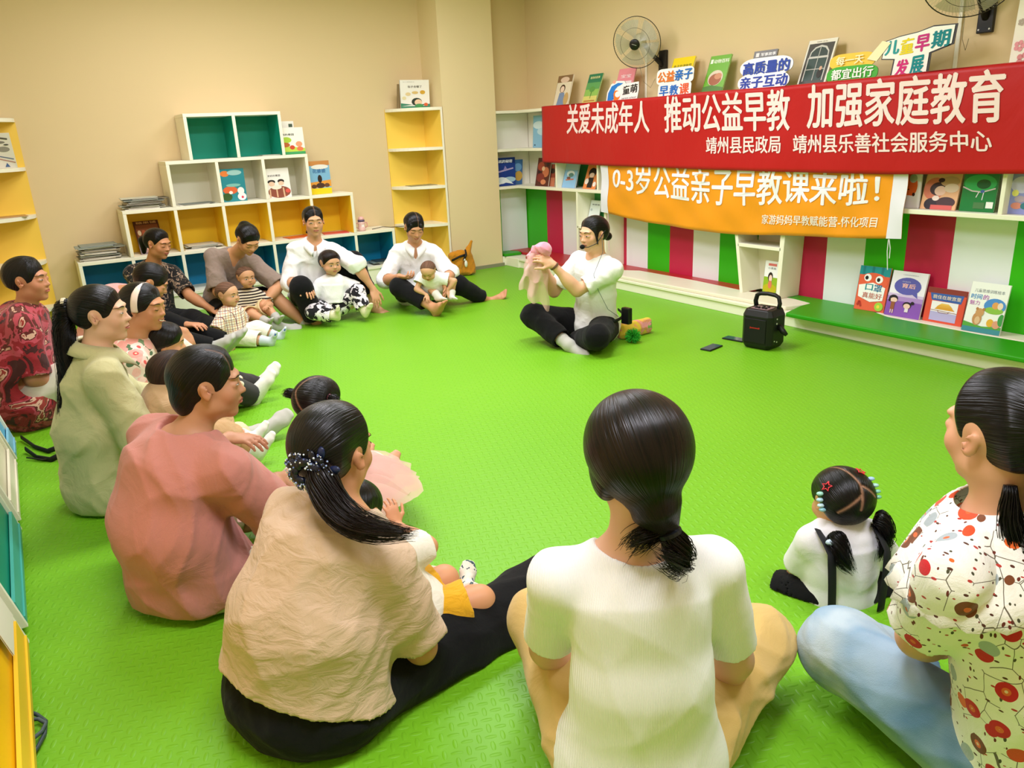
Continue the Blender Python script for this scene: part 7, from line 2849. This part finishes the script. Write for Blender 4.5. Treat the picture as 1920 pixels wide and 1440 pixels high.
for layer in range(3):
    rows = []
    for j in range(9):
        t = j / 8
        row = []
        for i in range(61):
            a = 2 * math.pi * i / 60
            d = f.R * math.cos(a) + f.hf * math.sin(a)
            w_ = .075 + t * (.20 + .03 * layer) * (1 + .12 * math.sin(a * 3 + layer))
            row.append(c0 + d * (w_ + .010 * t * math.sin(a * 17 + layer * 2)) + V(0, 0, 1) * (-.06 * t + .055 * math.sin(t * 3.1) * (1 - .25 * layer) + .012 * t * math.sin(a * 11 + layer * 1.7)))
        rows.append(row)
    rows = np.array(rows)
    rows[..., 2] = np.maximum(rows[..., 2], .012 + .004 * layer)
    mb = MB()
    mb.grid(rows, '#eab9ae')
    mb.build('tulle_skirt', TULLE, p, smooth=True)
legs(f, p, cloth('pale tights', '#e6d3c4'), upto=1.9, h=.005)

# child in yellow shorts in the lap of the beige blouse
f = Figure(kid=1, S=1.06)
f.torso(J(760, 1150, 1.90), J(690, 1030, 1.93), D2(.62, .72), bend=.01)
f.arm('R', J(742, 985, 2.05), D2(.8, -.2, -.3), hand=D2(-.2, .3, .9), curl=.6)
f.arm('L', J(700, 1040, 2.15), D2(-.5, .5, -.5), curl=.4)
f.leg('R', J(868, 1108, 2.14), D2(1, -.2, .3), knee=J(900, 1126, 1.92), foot=D2(.12, .62, .75))
f.leg('L', J(806, 1085, 2.16), D2(.3, .6, 1), knee=J(812, 1098, 2.02), foot=D2(-.1, .9, .3))
f.head(J(664, 962, 1.95), D2(.45, .88, -.1))
p = person(f, 'child in mustard shorts and printed socks, sitting in the lap of the beige blouse', tone='#d3976f', h=.0042)
features(f, p, eyes=.8)
hr_ = hair(f, p, pole=(0, -.2, -.5), thick=.04, front=(.38, .26), temple=(.08, -.02), nape=-.28, ear=.12, h=.004)
tp_ = top(f, p, cloth('white tee cotton', '#ece4d6', wrinkle=.3), sleeve=.8, hem=.08, h=.005, seed=28)
legs(f, p, cloth('mustard cotton', '#dca31e', wrinkle=.5), upto=.80, flare=.016, g=.012, h=.0045)
for k in 'RL':
    sock(f, p, k, blotch('printed sock', [(0, '#e9dfd0'), (.60, '#e9dfd0'), (.62, '#3a5560'), (.7, '#7c9aa0')], 60, 0, 1), upto=.32, h=.004)

# girl with braces and beaded pigtails
f = Figure(kid=1, S=1.08, build=.95, sh=.92)
f.torso(J(1572, 1120, 2.06), J(1578, 990, 2.08), D2(-.05, 1), bend=.0)
f.arm('R', J(1690, 1120, 2.2), D2(.9, -.1, -.4), hand=D2(.1, .7, -.5), curl=.5)
f.arm('L', J(1480, 1120, 2.22), D2(-.9, -.1, -.4), hand=D2(.1, .7, -.5), curl=.5)
f.leg('L', J(1500, 1085, 2.35), D2(-1, 0, .2), knee=J(1420, 1128, 2.18), foot=D2(.7, .6, .1))
f.leg('R', J(1640, 1075, 2.38), D2(1, 0, .2), knee=J(1700, 1120, 2.16), foot=D2(-.7, .6, .1))
f.head(J(1577, 938, 2.10), D2(-.06, .98, -.1))
p = person(f, 'girl with low pigtails, black braces over a white tee and black shorts, seen from behind', tone='#d79f77', h=.0042)
features(f, p, eyes=.8)
hr_ = hair(f, p, pole=(0, -.5, -.2), thick=.06, front=(.37, .28), temple=(.10, -.05), nape=-.42, ear=.09, h=.004,
     parts=(((-.10, .15, .46), (.06, -.36, .34)), ((.06, -.36, .34), (.32, -.40, .18)), ((.06, -.36, .34), (.02, -.5, .05)), ((.05, -.42, .24), (-.25, -.40, .0))))
tail(hr_, [f.hp(.40, -.25, -.20), f.hp(.50, -.32, -.24), f.hp(.55, -.36, -.55), f.hp(.42, -.40, -.82)], .014, .027, BLACK_HAIR, n=180, seed=40, name='pigtail', fan=1.3)
tail(hr_, [f.hp(-.30, -.42, -.34), f.hp(-.30, -.54, -.42), f.hp(-.26, -.62, -.66), f.hp(-.12, -.64, -.86)], .014, .026, BLACK_HAIR, n=180, seed=41, name='pigtail', fan=1.3)
BEAD = mat('plastic beads', None, rough=.25, spec=.6)
bd = MB()
for x, y, z, c_ in ((-.80, -.30, .22, '#9fd8c6'), (-.86, -.36, .06, '#a8cfe0'), (-.86, -.40, -.10, '#c3e3ee'), (-.82, -.44, -.22, '#8fc7d8'), (.70, -.25, .55, '#9fc3e6'), (.82, -.30, .36, '#a9d7cf'), (.88, -.34, .18, '#86cbb0'), (.88, -.38, .02, '#7fc7a8')):
    bd.ell(f.skull(x, y, z, .075), (.012, .009, .006), f.A, 10, 6, c_)
bd.ell(f.hp(-.38, -.54, -.42), (.022, .010, .010), f.A, 12, 8, '#b9cfe6')
bd.build('hair_beads', BEAD, hr_, smooth=True)
sc = MB()
for dx, dy, dz, s_ in ((-.62, -.35, .42, .016), (.42, -.2, .80, .016)):
    c = f.skull(dx, dy, dz, .075)
    n_ = unit(c - f.H)
    e1 = unit(np.cross(n_, f.hz))
    e2 = np.cross(e1, n_)
    st = []
    for i in range(11):
        a = math.radians(36 * i + 90)
        r = s_ * (1 if i % 2 == 0 else .45)
        st.append(c + e1 * math.cos(a) * r + e2 * math.sin(a) * r)
    sc.tube(st, .0018, 6, '#e2303c')
sc.build('hair_clip', mat('red clip', None, rough=.3), hr_, smooth=True)
tie = MB()
tie.lathe(f.hp(.42, -.27, -.21), f.hx, [(.010, 0), (.016, .003), (.016, .010), (.010, .013)], 14, '#d8563c')
tie.lathe(f.hp(-.30, -.47, -.38), -f.hz - f.hy, [(.010, 0), (.016, .003), (.016, .010), (.010, .013)], 14, '#d8563c')
tie.build('hair_tie', mat('hair tie', None, rough=.4), hr_)
tp_ = top(f, p, cloth('white jersey', '#eceaf0', wrinkle=.12), sleeve=.85, sg=.018, g=.008, hem=.05, waist=.012, hips=.008, h=.005, seed=29, fold=.003)
legs(f, p, BLACK_CLOTH, upto=.66, flare=.035, g=.014, h=.005)
st = MB()
for sx in (-.074, .074):
    pts = []
    for t in np.linspace(0, 1, 12):
        c = f.P + f.R * sx * (1 + .15 * t) + (f.N - f.P) * (.05 + .93 * t)
        back = (.088 if t < .84 else .088 - .5 * (t - .84)) + .006 * math.sin(3.1 * t)
        pts.append(c - f.F * (back + .022))
    st.tube(pts, .0042, 8, '#15151b', flat=4.6)
st.build('braces', mat('webbing', None, rough=.8), p, smooth=True)

# ------------------------------------------------------------------ what the leader wears and holds
f = TEACHER
t = thing('headset_microphone', 'black headset microphone at the mouth of the leader', 'microphone', f.hp(.2, .5, -.3))
mb = MB()
mb.tube([f.hp(-.40, -.05, .06), f.hp(-.385, .06, -.06), f.hp(-.36, .20, -.20), f.hp(-.24, .42, -.27), f.hp(-.12, .52, -.26)], .0028, 8, '#121212')
mb.tube([f.hp(-.40, -.05, .06), f.hp(-.37, -.16, .12), f.hp(-.25, -.42, .0), f.hp(0, -.50, -.08), f.hp(.25, -.42, 0), f.hp(.38, -.12, .08)], .0026, 8, '#121212')
bm_ = mb.build('boom', mat('black plastic', None), t, smooth=True)
mb = MB()
mb.ell(f.hp(-.09, .53, -.255), (.016, .018, .015), f.A, 14, 10, '#0c0c0c')
mb.build('foam_ball', mat('black foam', None, rough=1.0), bm_, smooth=True)
q = f.q
a0 = J(1175, 592, 5.02)
t = thing('waist_amplifier', 'black amplifier box on a belt at the waist of the leader', 'amplifier', a0 - V(0, 0, .05))
d1, d2 = unit(D2(.80, .6)), unit(D2(-.6, .8))
mb = MB()
mb.obox(a0 - d1 * .02 - d2 * .035 - V(0, 0, .055), d1 * .04, d2 * .07, (0, 0, .11), '#101113')
mb.build('box', mat('black plastic', None), t, bevel=.008)
mb = MB()
pts = []
for a in np.linspace(2.9, 4.3, 12):
    w_ = f.W * .45 + f.P * .55
    pts.append(w_ + f.R * math.cos(a) * .20 + f.F * math.sin(a) * .158)
mb.tube(pts, .004, 6, '#141517', flat=3)
mb.build('belt', M_STRAP, t, smooth=True)
mb = MB()
mb.tube([f.hp(-.39, .0, -.08), f.hp(-.36, -.02, -.5), J(1113, 515, 4.96), J(1122, 545, 4.98), J(1140, 580, 4.98), J(1160, 594, 5.0)], .0018, 5, '#5c6468')
mb.build('wire', mat('cord', None), t, smooth=True)

# pink gauze scarf
SC_ = J(1016, 478, 5.02)
t = thing('pink_scarf', 'sheer pink scarf bunched in the hands of the leader and hanging down', 'scarf', SC_)
pr = [(ellip(J(1010, 470, 5.06), (.055, .05, .045)), .03, False), (ellip(J(1022, 466, 5.0), (.045, .045, .04)), .03, False), (ellip(J(1000, 484, 5.1), (.035, .04, .045)), .03, False), (ellip(J(1020, 484, 5.08), (.04, .04, .04)), .03, False)]
P, Q = solidify(pr, .0045, post=lambda f_: f_.fn(folds(19, .012, 42, (0, .3, 1))))
link_mesh(P, Q, 'bunch', mat('pink gauze', '#f29bb0', rough=.9, alpha=.9, sheen=.5), t)
GAUZE = mat('sheer pink gauze', '#f8c3c6', rough=.9, alpha=.52, sheen=.4)
for k, (l0, r0_, l1, r1, s) in enumerate((((992, 474), (1026, 480), (990, 560), (1030, 582), 5.04), ((990, 474), (1016, 480), (972, 540), (1006, 560), 5.10), ((994, 474), (1026, 478), (982, 520), (1026, 535), 5.0))):
    rows = []
    for j in range(24):
        v_ = j / 23
        a = V(*l0, 0) * (1 - v_) + V(*l1, 0) * v_
        b_ = V(*r0_, 0) * (1 - v_) + V(*r1, 0) * v_
        row = []
        for i in range(26):
            u_ = i / 25
            p2 = a * (1 - u_) + b_ * u_
            q_ = J(p2[0], p2[1] + 4 * math.sin(u_ * 9 + k * 2) * v_, s)
            row.append(q_ + _FH * (.012 * math.sin(u_ * 11 + v_ * 2 + k) * (.4 + v_)) + _r0 * .006 * math.sin(v_ * 12 + k + u_ * 4))
        rows.append(row)
    mb = MB()
    mb.grid(rows)
    mb.build('hanging_cloth', GAUZE, t, smooth=True)
